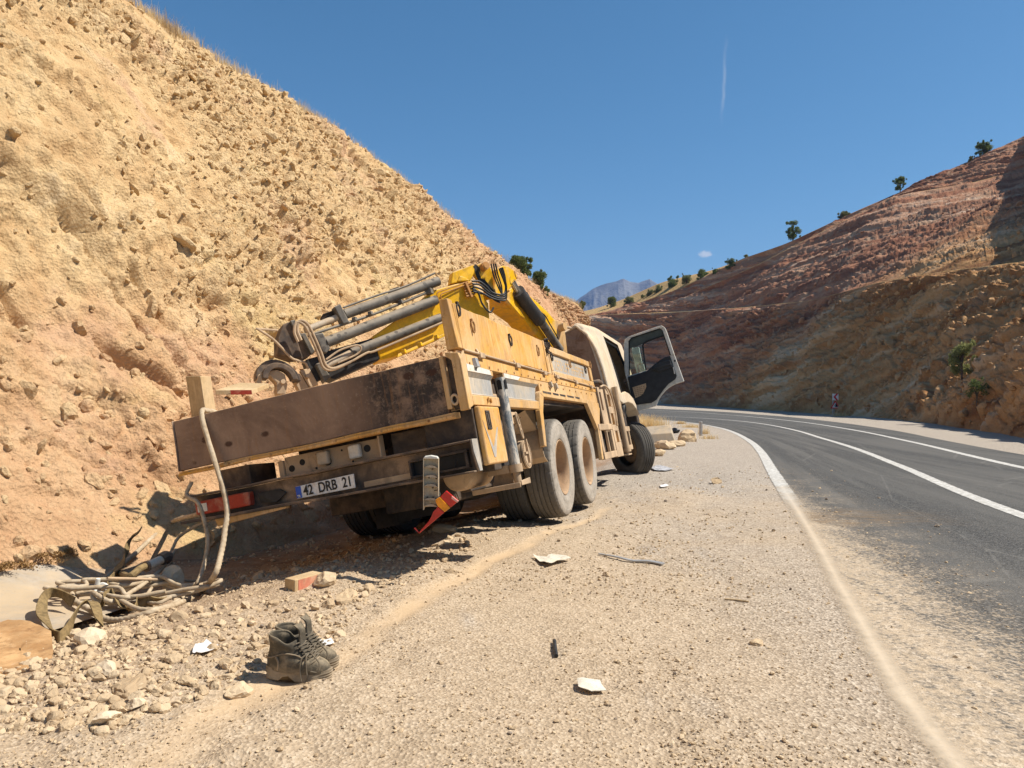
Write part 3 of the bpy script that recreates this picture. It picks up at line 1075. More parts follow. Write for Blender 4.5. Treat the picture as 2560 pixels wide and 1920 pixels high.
def left_hill():
    toe = [(-9.5, -8), (-6.2, 1.5), (-4.5, 4.4), (-3.55, 6.0), (-2.45, 7.6), (-1.65, 9.6), (-0.7, 12.6), (-0.1, 15.2), (0.6, 18.6), (1.3, 21.2), (2.0, 24.3), (3.0, 27.6), (4.1, 31.5), (5.0, 36), (5.6, 40), (5.9, 43), (5.9, 46), (5.6, 48.5), (4.6, 50.5), (2.0, 54), (-3, 59)]
    px = [(310, 4, 15.6), (500, 130, 17.6), (694, 246, 20.6), (810, 310, 23.1), (926, 396, 25.6), (1018, 466, 28.1), (1122, 541, 31.9), (1203, 616, 35.6), (1262, 662, 39.5), (1330, 707, 43), (1390, 742, 45), (1440, 757, 46.5), (1466, 790, 47.5)]
    rid = [(-17, -8, 15), (-14, 0, 14), (-12.8, 4, 13.2), (-11.6, 7, 12.3), (-10.2, 10, 11.4), (-9.0, 13, 10.3)] + [tuple(pix(*p)) for p in px] + [(2.2, 53, 5.0), (-4, 58, 4.5)]
    toe = [(a, b, float(g(b)) - 0.35) for a, b in toe]
    n = len(toe)
    assert n == len(rid), (n, len(rid))
    us = [0, 1]
    # more columns where the slope is close
    dens = [8, 40, 70, 85, 90, 95, 95, 80, 70, 60, 60, 60, 55, 50, 45, 40, 35, 25, 15, 10]
    us = np.concatenate([np.linspace(i, i + 1, d, endpoint=False) for i, d in enumerate(dens)] + [[n - 1]])
    ker = np.hanning(25)
    ker /= ker.sum()
    T, Rg = loft([toe, rid], us)
    for A in (T, Rg):
        for k in range(3):
            A[:, k] = np.convolve(np.pad(A[:, k], 12, mode='edge'), ker, 'valid')
    nv = 380
    vs = np.linspace(0, 1, nv)
    prof = vs + 0.035 * np.sin(vs * math.pi * 2)
    G = T[:, None, :] + (Rg - T)[:, None, :] * vs[None, :, None]
    G[..., 2] = T[:, None, 2] + (Rg - T)[:, None, 2] * (vs - 0.045 * np.sin(np.pi * np.clip(vs * 2.2, 0, 1)))[None, :]
    # natural ground behind the crest
    back = [0.25, 0.6, 1.1, 2, 4, 8, 16]
    hd = np.tile(np.array([[-0.95, 0.3]]), (len(us), 1))
    B = np.zeros((len(us), len(back), 3))
    for j, b in enumerate(back):
        B[:, j, :2] = Rg[:, :2] + hd * b
        B[:, j, 2] = Rg[:, 2] + 0.10 * min(b, 1.0) - 0.02 * b
    G = np.concatenate([G, B], 1)
    nr = nv + len(back)
    N = surf_normals(G)
    P = G.reshape(-1, 3)
    Nf = N.reshape(-1, 3)
    Nf *= np.sign((Nf @ np.array([0.6, -0.4, 0.6]))[:, None])
    vv = np.tile(np.concatenate([vs, np.ones(len(back))]), len(us))
    face = sstep(vv, 1.0, 0.965) * (0.35 + 0.65 * sstep(vv, 0.02, 0.14))
    h = 0.45 * fbm(P * 0.22, 3, 1) * (1 - 0.5 * vv)
    # diagonal bedding: ledges dip down to the right
    sd = P @ np.array([-0.31, 0.67, 0.67])
    led = fbm(np.stack([sd * 1.1, P[:, 1] * 0.16, P[:, 0] * 0.16], 1), 4, 44)
    h += 0.16 * led
    wq = fbm(P * 0.55, 4, 45, 0.6)
    tm = sstep(fbm(P * 0.30, 3, 46), -0.25, 0.2)
    h += tm * (0.13 * terrace(sd * 0.75 + wq * 1.2) + 0.07 * terrace(sd * 2.1 + wq * 2.0))
    gl = np.abs(fbm(np.stack([(P[:, 1] * 0.96 + P[:, 0] * 0.3) * 0.8 + 0.5 * wq, P[:, 2] * 0.16, P[:, 0] * 0], 1), 4, 47))
    h -= 0.05 * sstep(gl, 0.12, 0.0)
    a, rk = rocky(P, Nf, [(0.95, 0.09, 0.66, (1, 1, 1.2)), (0.42, 0.085, 0.5, (1, 1, 1.2)), (0.19, 0.085, 0.34, (1, 1, 1.1)), (0.095, 0.055, 0.28, (1, 1, 1))], 100)
    soft = sstep(fbm(P * 0.33, 3, 77), 0.42, -0.05)            # some stretches are loose earth
    soft = soft * (1 - 0.75 * sstep(P[:, 2] + 0.28 * P[:, 1] + 0.9 * fbm(P * 0.5, 2, 78), 6.3, 4.6))
    lowsoft = sstep(P[:, 2], 0.9, -0.1)
    h += a * (0.25 + 0.75 * soft) * (1 - 0.75 * lowsoft)
    h += 0.07 * fbm(P * 2.4, 4, 12, 0.6) + 0.035 * fbm(P * 8, 4, 15, 0.65)
    # rills washed down the face
    rl = fbm(np.stack([P[:, 1] * 0.9 - P[:, 0] * 0.5, P[:, 2] * 0.12, P[:, 0] * 0], 1), 3, 61)
    h -= 0.20 * sstep(np.abs(rl), 0.045, 0.0) * sstep(P[:, 2], 4.5, 1.5) * sstep(P[:, 1], 11, 8)
    # fractures: blocks stretched along the bedding with open joints between them
    bx = np.stack([P @ np.array([-0.31, 0.67, 0.67]), P @ np.array([0.29, 0.80, -0.52]) * 0.5, P @ np.array([0.76, -0.28, 0.59]) * 0.5], 1)
    for sz, am in ((0.75, 0.14), (0.33, 0.085)):
        f1, f2, dv, rnd = worley(bx / sz + 0.30 * fbm(P * 1.3, 3, 64)[:, None], 62)
        blk = sstep(fbm(P * 0.45, 3, 63), -0.2, 0.25) * soft
        h += blk * am * (sstep(f2 - f1, 0.0, 0.14) - 0.7 + 1.3 * (rnd[:, 0] - 0.5) + 1.5 * (dv * (rnd - 0.5)).sum(1))
    P = P + Nf * (h * face)[:, None]
    crest = sstep(np.abs(vv - 1.0), 0.05, 0.0)
    P[:, 2] += 0.10 * fbm(P * 0.9, 4, 8) * crest
    o = np_mesh('hillside', P, grid_faces(len(us), nr), M['left_hill'], True, {'rock': rk * soft})
    tag(o, kind='structure')
    keep = (vv < 0.985) & (vv > 0.03) & (P[:, 1] > 3) & (P[:, 1] < 47)
    return Rg, P[keep], Nf[keep], soft[keep] * 1.0


LRIDGE, LFACE, LNORM, LSOFT = left_hill()


def right_hill():
    base = [(9, -6), (12.4, 8), (15.2, 18), (18.2, 26.5), (22.3, 37), (25.9, 47.8), (29.3, 61), (31.5, 75), (31.8, 88.7), (30.3, 110.6), (26, 133), (17, 150), (6, 160), (-8, 168)]
    b1 = [(21, -4, 8.0), (25, 13, 8.2), (27, 26, 8.6), (29.5, 35, 9.0), (33.2, 45, 9.6), tuple(pix(2560, 654, 57)), tuple(pix(2372, 677, 66)), tuple(pix(2199, 706, 80)), tuple(pix(2025, 752, 97)), tuple(pix(1852, 770, 119)), tuple(pix(1678, 781, 142)), tuple(pix(1505, 787, 158)), (7, 168, 15.3), (-8, 178, 15)]
    b2 = [(34, -2, 17), (37, 15, 17), (39, 30, 17.5), (43, 48, 20), (52, 74, 23), tuple(pix(2560, 422, 98)), tuple(pix(2430, 457, 104)), tuple(pix(2257, 486, 113)), tuple(pix(2100, 556, 119)), tuple(pix(1880, 668, 131)), tuple(pix(1690, 752, 148)), tuple(pix(1520, 783, 163)), (8, 174, 15.6), (-8, 186, 15.2)]
    rg = [(42, 0, 25), (45, 17, 25), (47, 33, 25.5), (52, 54, 30), (62, 82, 33), tuple(pix(2560, 341, 112)), tuple(pix(2372, 428, 118)), tuple(pix(2141, 527, 125)), tuple(pix(1967, 608, 131)), tuple(pix(1852, 648, 139)), tuple(pix(1700, 722, 152)), tuple(pix(1560, 770, 166)), (9, 180, 15.6), (-8, 192, 15.2)]
    bk = [(60, 0, 26), (62, 17, 26), (64, 36, 26), (70, 60, 31), (80, 90, 34), (88, 122, 38), (80, 130, 36), tuple(pix(2141, 527, 140)), tuple(pix(1967, 609, 148)), tuple(pix(1800, 671, 156)), tuple(pix(1655, 705, 168)), tuple(pix(1555, 750, 184)), tuple(pix(1470, 778, 200)), (-10, 215, 17)]
    bk2 = [(x * 1.35 + 8, y * 1.15 + 10, z - 4) for x, y, z in bk]
    rows = [[(x, y, float(g(y)) - 0.5) for x, y in base], b1,
            [(x + 2.2, y + 1.4, z + 0.25) for x, y, z in b1], b2,
            [(x + 1.6, y + 1.0, z + 0.2) for x, y, z in b2], rg, bk, bk2]
    n = len(base)
    for r in rows:
        assert len(r) == n, len(r)
    us = np.concatenate([np.linspace(i, i + 1, d, endpoint=False) for i, d in enumerate([10, 20, 50, 90, 100, 110, 110, 100, 100, 80, 60, 40, 20])] + [[n - 1]])
    RW = loft(rows, us)
    ker = np.hanning(41)
    ker /= ker.sum()
    for A in RW:
        for k in range(3):
            A[:, k] = np.convolve(np.pad(A[:, k], 20, mode='edge'), ker, 'valid')
    cnt = [190, 8, 90, 6, 70, 16, 8]
    G, fm, gm = [], [], []
    for k, c in enumerate(cnt):
        for j in range(c):
            t = j / c
            G.append(RW[k] * (1 - t) + RW[k + 1] * t)
            steep = k in (0, 2, 4)
            fm.append((sstep(t, 0.01, 0.12) * sstep(t, 1.0, 0.93) if steep else 0.0) if k < 5 else 0.0)
            gm.append(0.0 if steep else (1.0 if k in (1, 3) else 0.9))
    G.append(RW[-1])
    fm.append(0.0)
    gm.append(0.9)
    G = np.stack(G, 1)
    N = surf_normals(G)
    P = G.reshape(-1, 3)
    Nf = N.reshape(-1, 3)
    Nf *= np.sign((Nf @ np.array([-0.6, -0.5, 0.6]))[:, None])
    fm = np.tile(np.array(fm, float), len(us))
    gm = np.tile(np.array(gm, float), len(us))
    h = 1.1 * fbm(P * 0.06, 3, 21)
    sd = P @ np.array([0.58, 0.27, 0.77])
    al_ = P @ np.array([0.35, 0.94, 0.0])
    led = fbm(np.stack([sd * 0.45, P[:, 1] * 0.06, P[:, 0] * 0.06], 1), 5, 23, 0.6)
    h += 0.55 * led
    wq = fbm(P * 0.16, 4, 26, 0.6)
    tm = sstep(fbm(P * 0.07, 3, 27), -0.3, 0.15)
    h += tm * (0.62 * terrace(sd * 0.26 + wq * 0.6) + 0.30 * terrace(sd * 0.75 + wq * 1.0)) * np.where(np.tile(np.arange(G.shape[1]), len(us)) < 195, 1, 0.45)
    strat = fbm(np.stack([sd * 0.55 + wq * 0.8, al_ * 0.05, al_ * 0], 1), 5, 28, 0.62) + 0.6 * fbm(np.stack([sd * 2.2 + wq * 1.5, al_ * 0.12, al_ * 0], 1), 4, 30, 0.6)
    strat = np.clip(0.5 + 0.55 * strat, 0, 1)
    # spurs running down the face
    sp = fbm(np.stack([P[:, 1] * 0.17 - P[:, 0] * 0.1, P[:, 2] * 0.05, P[:, 0] * 0], 1), 4, 29)
    h += 0.7 * sp
    a, rk = rocky(P, Nf, [(2.2, 0.34, 0.64, (0.5, 0.5, 1.9)), (0.9, 0.22, 0.52, (0.7, 0.7, 1.7)), (0.45, 0.13, 0.42, (0.9, 0.9, 1.3))], 300)
    h += a * np.where(np.tile(np.arange(G.shape[1]), len(us)) < 195, 1, 0.45)
    h += 0.20 * fbm(P * 0.9, 4, 33, 0.65)
    P = P + Nf * (h * (0.06 + 0.94 * fm))[:, None] * np.where(gm > 0.5, 0.6, 1.0)[:, None]
    o = np_mesh('hillside', P, grid_faces(len(us), G.shape[1]), M['right_hill'], True, {'grass': gm, 'strat': strat})
    tag(o, kind='structure')
    keep = (fm > 0.3) & (np.tile(np.arange(G.shape[1]), len(us)) < 260) & (P[:, 1] > 15) & (P[:, 1] < 165)
    return P[keep], Nf[keep]


RFACE, RNORM = right_hill()


def mountain():
    px = [(1180, 830), (1300, 800), (1400, 778), (1450, 757), (1480, 741), (1510, 722), (1545, 708), (1575, 703), (1595, 697), (1615, 705), (1640, 706), (1670, 695), (1720, 720), (1800, 760), (1950, 800), (2200, 850)]
    D = 3600
    n, m = 260, 70
    i = np.linspace(0, len(px) - 1, n)
    PX = np.interp(i, range(len(px)), [p[0] for p in px])
    PY = np.interp(i, range(len(px)), [p[1] for p in px])
    X = (PX - CX) / FPX * D
    Z = CAMH + (CY - PY) / FPX * D
    v = np.linspace(-1, 1, m)
    V = np.zeros((n, m, 3))
    V[..., 0] = X[:, None] * (1 - 0.12 * (1 - v[None, :]))
    V[..., 1] = D - 900 * (-v[None, :])
    fall = 1 - np.abs(v) ** 1.15
    V[..., 2] = -20 + (Z[:, None] + 20) * fall[None, :]
    P = V.reshape(-1, 3)
    rid = np.abs(fbm(P * 0.0042, 5, 71, 0.55))
    k = np.tile(sstep(np.abs(v), 0.0, 0.25) * sstep(np.abs(v), 1.0, 0.7), n)
    P[:, 2] -= rid * 190 * k
    P[:, 2] += fbm(P * 0.012, 3, 73) * 9
    o = np_mesh('mountain', P, grid_faces(n, m), M['mountain'], True)
    tag(o, kind='structure')


mountain()
#==PART2==
# ------------------------------------------------------------------ the crane truck, built in its own frame: x right, y forward, z up from the tailgate's foot
TM = Matrix(((0.93954, 0.28805, -0.18520, -1.46740), (-0.27249, 0.95640, 0.10513, 5.84268), (0.20741, -0.04831, 0.97706, 0.90908), (0, 0, 0, 1)))
TINV = TM.inverted()


def T3(p):
    return TM @ Vector(p)


truck = empty('crane_truck')
truck.matrix_world = TM
tag(truck, 'wrecked dust covered yellow crane truck leaning left into the roadside ditch', 'truck')


def yz(x, pts, dx):
    """slab from a side outline of (y, z) points"""
    return [(x, a, b) for a, b in pts], (dx, 0, 0)


def part(mb, name, mat, parent=None, **k):
    return mb.build(name, M[mat] if isinstance(mat, str) else [M[m] for m in mat], parent or truck, **k)


def dent(o, amp, scale, size, seed=0):
    """beat a flat panel: cut it fine and push it about by a few millimetres"""
    bm = bmesh.new()
    bm.from_mesh(o.data)
    for _ in range(5):
        es = [e for e in bm.edges if e.calc_length() > size]
        if not es:
            break
        bmesh.ops.subdivide_edges(bm, edges=es, cuts=1, use_grid_fill=True)
    P = np.array([tuple(v.co) for v in bm.verts])
    d = np.stack([fbm(P * scale + seed + 11 * k, 3, 31 + k) for k in range(3)], 1) * amp
    for v, q in zip(bm.verts, d):
        v.co += Vector(q)
    bmesh.ops.triangulate(bm, faces=[f for f in bm.faces if len(f.verts) > 4])
    bm.to_mesh(o.data)
    bm.free()
    o.data.polygons.foreach_set('use_smooth', [True] * len(o.data.polygons))
    o.data.set_sharp_from_angle(angle=R(35))
    return o


def build_bed():
    b = MB()
    b.box(-1.25, 1.165, 0.02, 5.2, 0.132, 0.165)
    bed = part(b, 'load_bed', 'tan_steel', bevel=0.006)
    b = MB()
    for y in np.arange(0.5, 5.2, 0.62):
        b.box(-0.5, 0.48, y, y + 0.09, -0.13, 0.131)
    part(b, 'cross_beam', 'black_steel', bed)
    b = MB()
    for x in (-0.47, 0.40):
        b.box(x, x + 0.08, 0.30, 9.9, -0.40, -0.131)
    b.cyl((-0.7, 2.7, -0.55), (0.7, 2.7, -0.55), 0.10, 16)
    b.cyl((-0.7, 4.05, -0.58), (0.7, 4.05, -0.58), 0.10, 16)
    b.tube([(-0.05, 2.4, -0.52), (-0.05, 3.4, -0.56), (-0.05, 4.4, -0.52)], 0.19, 14)
    b.box(-0.7, 0.7, 1.2, 2.0, -0.6, -0.41)
    part(b, 'chassis', 'black_steel', bevel=0.01)
    # tailgate
    b = MB()
    b.box(-1.25, 1.094, -0.035, 0.012, 0.0, 0.41)
    b.box(-1.262, -1.251, -0.045, 0.02, -0.004, 0.414)
    tg = dent(part(b, 'tailgate', 'tailgate', bevel=0.006), 0.012, 2.2, 0.12, 1)
    b = MB()
    b.box(1.095, 1.13, -0.055, 0.012, 0.03, 0.415)
    part(b, 'edge_strip', 'tan_yellow', tg, bevel=0.004)
    b = MB()
    b.slab([(-1.25, -0.05, -0.004), (1.15, -0.05, 0.0), (1.15, -0.05, -0.045), (-1.25, -0.05, -0.03)], (0, 0.09, 0))
    b.box(-1.25, 1.15, -0.062, -0.051, -0.038, -0.018)
    dent(part(b, 'tailgate_sill', 'yellow', tg, bevel=0.004), 0.010, 3.0, 0.12, 2)
    # corner post
    b = MB()
    b.slab([(1.19, -0.06, 0.0), (1.256, -0.06, 0.0), (1.262, -0.06, 0.36), (1.25, -0.06, 0.415), (1.15, -0.06, 0.435), (1.15, -0.06, 0.41), (1.19, -0.06, 0.37)], (0, 0.05, 0))
    b.slab([(1.262, -0.06, 0.0), (1.262, -0.06, 0.37), (1.262, 0.045, 0.44), (1.262, 0.045, 0.03)], (-0.02, 0, 0))
    cp = part(b, 'corner_post', 'tan_yellow', bevel=0.006)
    b = MB()
    b.box(1.131, 1.19, 0.0, 0.012, 0.02, 0.405)
    b.slab([(1.132, -0.02, 0.04), (1.188, -0.02, 0.02), (1.188, -0.02, 0.25)], (0, 0.015, 0))
    part(b, 'post_web', 'black_steel', cp)
    b = MB()
    ring = [(1.158 + 0.026 * math.cos(a), -0.045, 0.09 + 0.034 * math.sin(a)) for a in np.linspace(0, 2 * math.pi, 17)]
    b.tube(ring, 0.010, 8)
    part(b, 'latch_eye', 'tan_steel', cp, smooth=True)


def build_sideboards():
    b = MB()
    b.box(1.20, 1.25, 0.02, 2.60, 0.447, 0.785)
    b.slab([(1.16, -0.045, 0.447), (1.254, -0.045, 0.447), (1.240, -0.045, 0.815), (1.172, -0.045, 0.815)], (0, 0.085, 0))
    for y0, y1 in ((0.0, 0.02), (2.57, 2.61)):
        b.box(1.198, 1.256, y0 + 0.04, y1 + 0.04, 0.447, 0.79)
    sb = dent(part(b, 'side_board', 'yellow', bevel=0.006), 0.012, 2.6, 0.12, 3)
    b = MB()
    b.box(1.19, 1.245, 2.655, 2.80, 0.43, 0.77)
    part(b, 'stake_post', 'tan_yellow', bevel=0.006)
    b = MB()
    for y0, y1, z0, z1 in ((2.82, 5.2, 0.68, 0.755), (2.82, 5.2, 0.42, 0.475), (2.82, 2.90, 0.476, 0.679), (5.08, 5.2, 0.476, 0.679)):
        b.box(1.20, 1.25, y0, y1, z0, z1)
    b.box(1.20, 1.221, 2.901, 5.079, 0.476, 0.679)
    fb = dent(part(b, 'side_board', 'tan_yellow', bevel=0.007), 0.005, 3, 0.15, 4)
    b = MB()
    b.box(1.2215, 1.2235, 2.93, 5.05, 0.48, 0.675)
    part(b, 'faded_panel', 'grey_panel', fb)
    rs_ = random.Random(4)
    b = MB()
    y = 3.05
    while y < 4.85:
        w = rs_.uniform(0.05, 0.085)
        if rs_.random() > 0.15:
            b.box(1.2237, 1.2246, y, y + 0.016, 0.515, 0.625)
            b.box(1.2237, 1.2246, y + 0.018, y + w, *((0.515, 0.53) if rs_.random() < 0.5 else (0.56, 0.577)))
            if rs_.random() < 0.6:
                b.box(1.2237, 1.2246, y + 0.018, y + w, 0.61, 0.625)
        y += w + 0.035
    b.box(1.2236, 1.2242, 3.05, 4.85, 0.5150, 0.5165)
    part(b, 'worn_lettering', 'tan_yellow', fb)
    # hooks hanging on the boards
    for k, (y, z, r) in enumerate([(0.09, 0.745, 0.045), (0.36, 0.65, 0.045), (1.35, 0.644, 0.045), (2.30, 0.636, 0.045), (2.87, 0.622, 0.04), (3.76, 0.608, 0.04), (4.69, 0.597, 0.04), (5.14, 0.70, 0.04)]):
        b = MB()
        q = [(1.263 + 0.006 * math.sin(a), y + r * (0.42 if math.cos(a) > 0 else 0.22) * math.sin(a), z + r * 1.0 * math.cos(a)) for a in np.linspace(0, 2 * math.pi, 19)]
        b.tube(q, 0.0075, 7)
        b.box(1.25, 1.268, y - 0.012, y + 0.012, z + r * 1.05, z + r * 1.45)
        part(b, 'lashing_hook', 'rust' if k % 2 else 'black_steel', sb if k < 4 else fb, smooth=True)
    b = MB()
    for y, z in ((0.42, 0.432), (1.41, 0.426), (2.39, 0.418), (2.93, 0.41), (3.92, 0.40), (4.87, 0.385)):
        b.box(1.25, 1.278, y - 0.05, y + 0.06, z - 0.024, z + 0.018)
        b.slab([(1.25, y - 0.06, z + 0.02), (1.27, y - 0.06, z + 0.01), (1.25, y - 0.06, z + 0.055)], (0, 0.03, 0))
    b.tube([(1.262, 0.05, 0.441), (1.262, 2.6, 0.424)], 0.010, 8)
    b.tube([(1.262, 2.84, 0.414), (1.262, 5.2, 0.388)], 0.008, 8)
    part(b, 'hinge_bar', 'tan_steel', bevel=0.005)
    b = MB()
    b.box(1.19, 1.25, 0.03, 5.22, 0.328, 0.428)
    part(b, 'side_rail', 'yellow', bevel=0.005)
    bolts = [((1.25, y, 0.350), (1.257, y, 0.350)) for y in np.arange(0.15, 5.2, 0.23)] + [((1.245, y, 0.285), (1.254, y, 0.285)) for y in np.arange(2.2, 5.1, 0.33)]
    bolts += [((x, -0.064, -0.024), (x, -0.056, -0.024)) for x in np.arange(-1.15, 1.2, 0.19)]
    for p0, p1 in bolts:
        b = MB()
        b.cyl(p0, p1, 0.010, 8)
        part(b, 'bolt', 'rust')
    # rubber flaps hanging behind the tandem wheels
    for x0, x1, y, z1 in ((-0.12, 0.50, 1.4, -0.74), (-0.60, -0.22, 1.9, -0.80)):
        b = MB()
        b.slab([(x0, y, -0.40), (x1, y, -0.40), (x1 + 0.01, y - 0.06, z1), (x0 - 0.01, y - 0.04, z1 - 0.02)], (0, 0.012, 0))
        part(b, 'mud_flap', 'flap')
    # wire lashing at the stake post
    b = MB()
    for k in range(5):
        q = [(1.25 + 0.03 * math.sin(t * 3 + k), 2.70 + 0.05 * math.sin(t * 2 + k * 1.3) + 0.02 * k, 0.80 - 0.035 * t + 0.02 * math.sin(t * 4 + k)) for t in np.linspace(0, 3.2 + 0.4 * k, 14)]
        b.tube(q, 0.008, 6)
    part(b, 'lashing_wire', 'black_steel', smooth=True)
    # side marker lamps
    for y, z, s in ((0.26, 0.36, 0.036), (2.57, 0.305, 0.03), (2.80, 0.30, 0.03)):
        b = MB()
        b.hexa([(1.25, y - s, z - s), (1.285, y - s * .8, z - s), (1.285, y + s * .8, z - s), (1.25, y + s, z - s), (1.25, y - s, z + s), (1.275, y - s * .8, z + s), (1.275, y + s * .8, z + s), (1.25, y + s, z + s)])
        b.slab([(1.25, y - s * .5, z - s * 1.9), (1.27, y, z - s), (1.25, y + s * .5, z - s)], (0, 0.01, 0))
        part(b, 'marker_lamp', 'tan_plastic' if s < .035 else 'galv', bevel=0.006)


def fender_panel(y0, y1, slant):
    b = MB()
    prof = [(1.19, 0.325), (1.25, 0.325), (1.25, 0.285), (1.222, 0.252), (1.222, 0.128), (1.262, 0.104), (1.262, 0.034), (1.19, 0.034)]
    b.add([(x, y0, z) for x, z in prof] + [(x, y1 - slant * (0.325 - z), z) for x, z in prof],
          [tuple(range(8)), tuple(range(15, 7, -1))] + [(i, 8 + i, 8 + (i + 1) % 8, (i + 1) % 8) for i in range(8)])
    f = part(b, 'side_skirt', 'tan_yellow', bevel=0.004)
    b = MB()
    q = [(1.2525, 0.283), (1.2245, 0.2515), (1.2245, 0.1295), (1.2505, 0.114)]
    q2 = [(x - 0.004, z) for x, z in reversed(q)]
    pr = q + q2
    y0 += 0.012
    y1 -= 0.02
    b.add([(x, y0, z) for x, z in pr] + [(x, y1 - slant * (0.325 - z), z) for x, z in pr],
          [tuple(range(8)), tuple(range(15, 7, -1))] + [(i, 8 + i, 8 + (i + 1) % 8, (i + 1) % 8) for i in range(8)])
    part(b, 'grey_recess', 'grey_panel', f)
    return f


def build_skirts():
    fa = fender_panel(0.05, 0.68, 0.0)
    fb_ = fender_panel(0.955, 2.12, 0.75)
    b = MB()
    b.slab([(1.251, 0.07, 0.288), (1.251, 0.62, 0.288), (1.251, 0.60, 0.327), (1.251, 0.07, 0.342)], (0.003, 0, 0))
    part(b, 'paint_patch', 'white_patch', fa)
    b = MB()
    b.slab([(1.251, 0.97, 0.288), (1.251, 1.38, 0.288), (1.251, 1.46, 0.322), (1.251, 0.97, 0.327)], (0.003, 0, 0))
    part(b, 'paint_patch', 'white_patch', fb_)
    b = MB()
    b.tube([(1.268, 0.37, 0.055), (1.275, 0.37, 0.09), (1.275, 0.42, 0.09), (1.268, 0.45, 0.06)], 0.008, 7)
    part(b, 'fuel_flap_catch', 'yellow', fa, smooth=True)
    # dark space behind the outrigger leg
    b = MB()
    b.box(1.05, 1.16, 0.57, 1.05, -0.46, 0.30)
    part(b, 'outrigger_housing', 'black_steel', bevel=0.01)
    b = MB()
    b.box(1.17, 1.245, 2.13, 5.2, 0.18, 0.3265)
    b.slab([(1.262, 2.05, 0.20), (1.262, 2.16, 0.235), (1.262, 4.5, 0.20), (1.262, 4.37, 0.149), (1.262, 2.173, 0.163)], (-0.06, 0, 0))
    b.slab([(1.262, 2.05, 0.20), (1.262, 2.173, 0.163), (1.262, 2.03, 0.0), (1.262, 1.915, -0.33), (1.262, 1.84, -0.32), (1.262, 1.92, 0.02)], (-0.05, 0, 0))
    b.slab([(1.262, 4.37, 0.149), (1.262, 4.5, 0.20), (1.262, 4.95, 0.19), (1.262, 5.2, 0.10), (1.262, 4.95, -0.12), (1.262, 4.86, -0.22), (1.262, 4.74, -0.58), (1.262, 4.64, -0.58), (1.262, 4.773, -0.19)], (-0.05, 0, 0))
    b.box(1.19, 1.256, 4.95, 5.2, 0.10, 0.179)
    part(b, 'wheel_arch', 'tan_yellow', bevel=0.006)
    b = MB()
    b.box(-1.1, 1.2, 1.95, 4.7, 0.10, 0.13)
    b.box(0.5, 0.53, 1.95, 4.7, -0.2, 0.10)
    part(b, 'arch_liner', 'black_steel')
    # tarred seam above the arch, broken into pieces
    b = MB()
    for y0, y1 in ((2.16, 2.52), (2.58, 2.85), (2.90, 3.18), (3.24, 3.62), (3.68, 3.95)):
        z = 0.222 - 0.004 * (y0 - 2)
        b.slab([(1.2632, y0, z), (1.2632, y1, z - 0.004), (1.2632, y1 - 0.02, z - 0.026), (1.2632, y0 + 0.02, z - 0.022)], (-0.006, 0, 0))
    part(b, 'sealing_strip', 'black_steel')
    # mudguard behind the tyres: gusset and curled flap
    b = MB()
    b.slab([(1.20, 1.62, 0.03), (1.20, 1.92, 0.03), (1.20, 1.88, -0.10), (0.95, 1.82, -0.12)], (0, 0, -0.012))
    b.slab([(1.20, 1.60, 0.03), (1.20, 1.93, 0.0), (1.20, 1.90, -0.16), (0.55, 1.86, -0.16)], (0, 0.012, 0))
    q = [(1.93, -0.14), (1.90, -0.24), (1.89, -0.34), (1.92, -0.42), (2.00, -0.47), (2.09, -0.47)]
    for (a0, c0_), (a1, c1_) in zip(q[:-1], q[1:]):
        b.hexa([(0.62, a0, c0_), (1.22, a0, c0_), (1.22, a0 + 0.012, c0_), (0.62, a0 + 0.012, c0_), (0.62, a1, c1_), (1.22, a1, c1_), (1.22, a1 + 0.012, c1_), (0.62, a1 + 0.012, c1_)])
    part(b, 'mudguard', 'tan_steel', smooth=True)


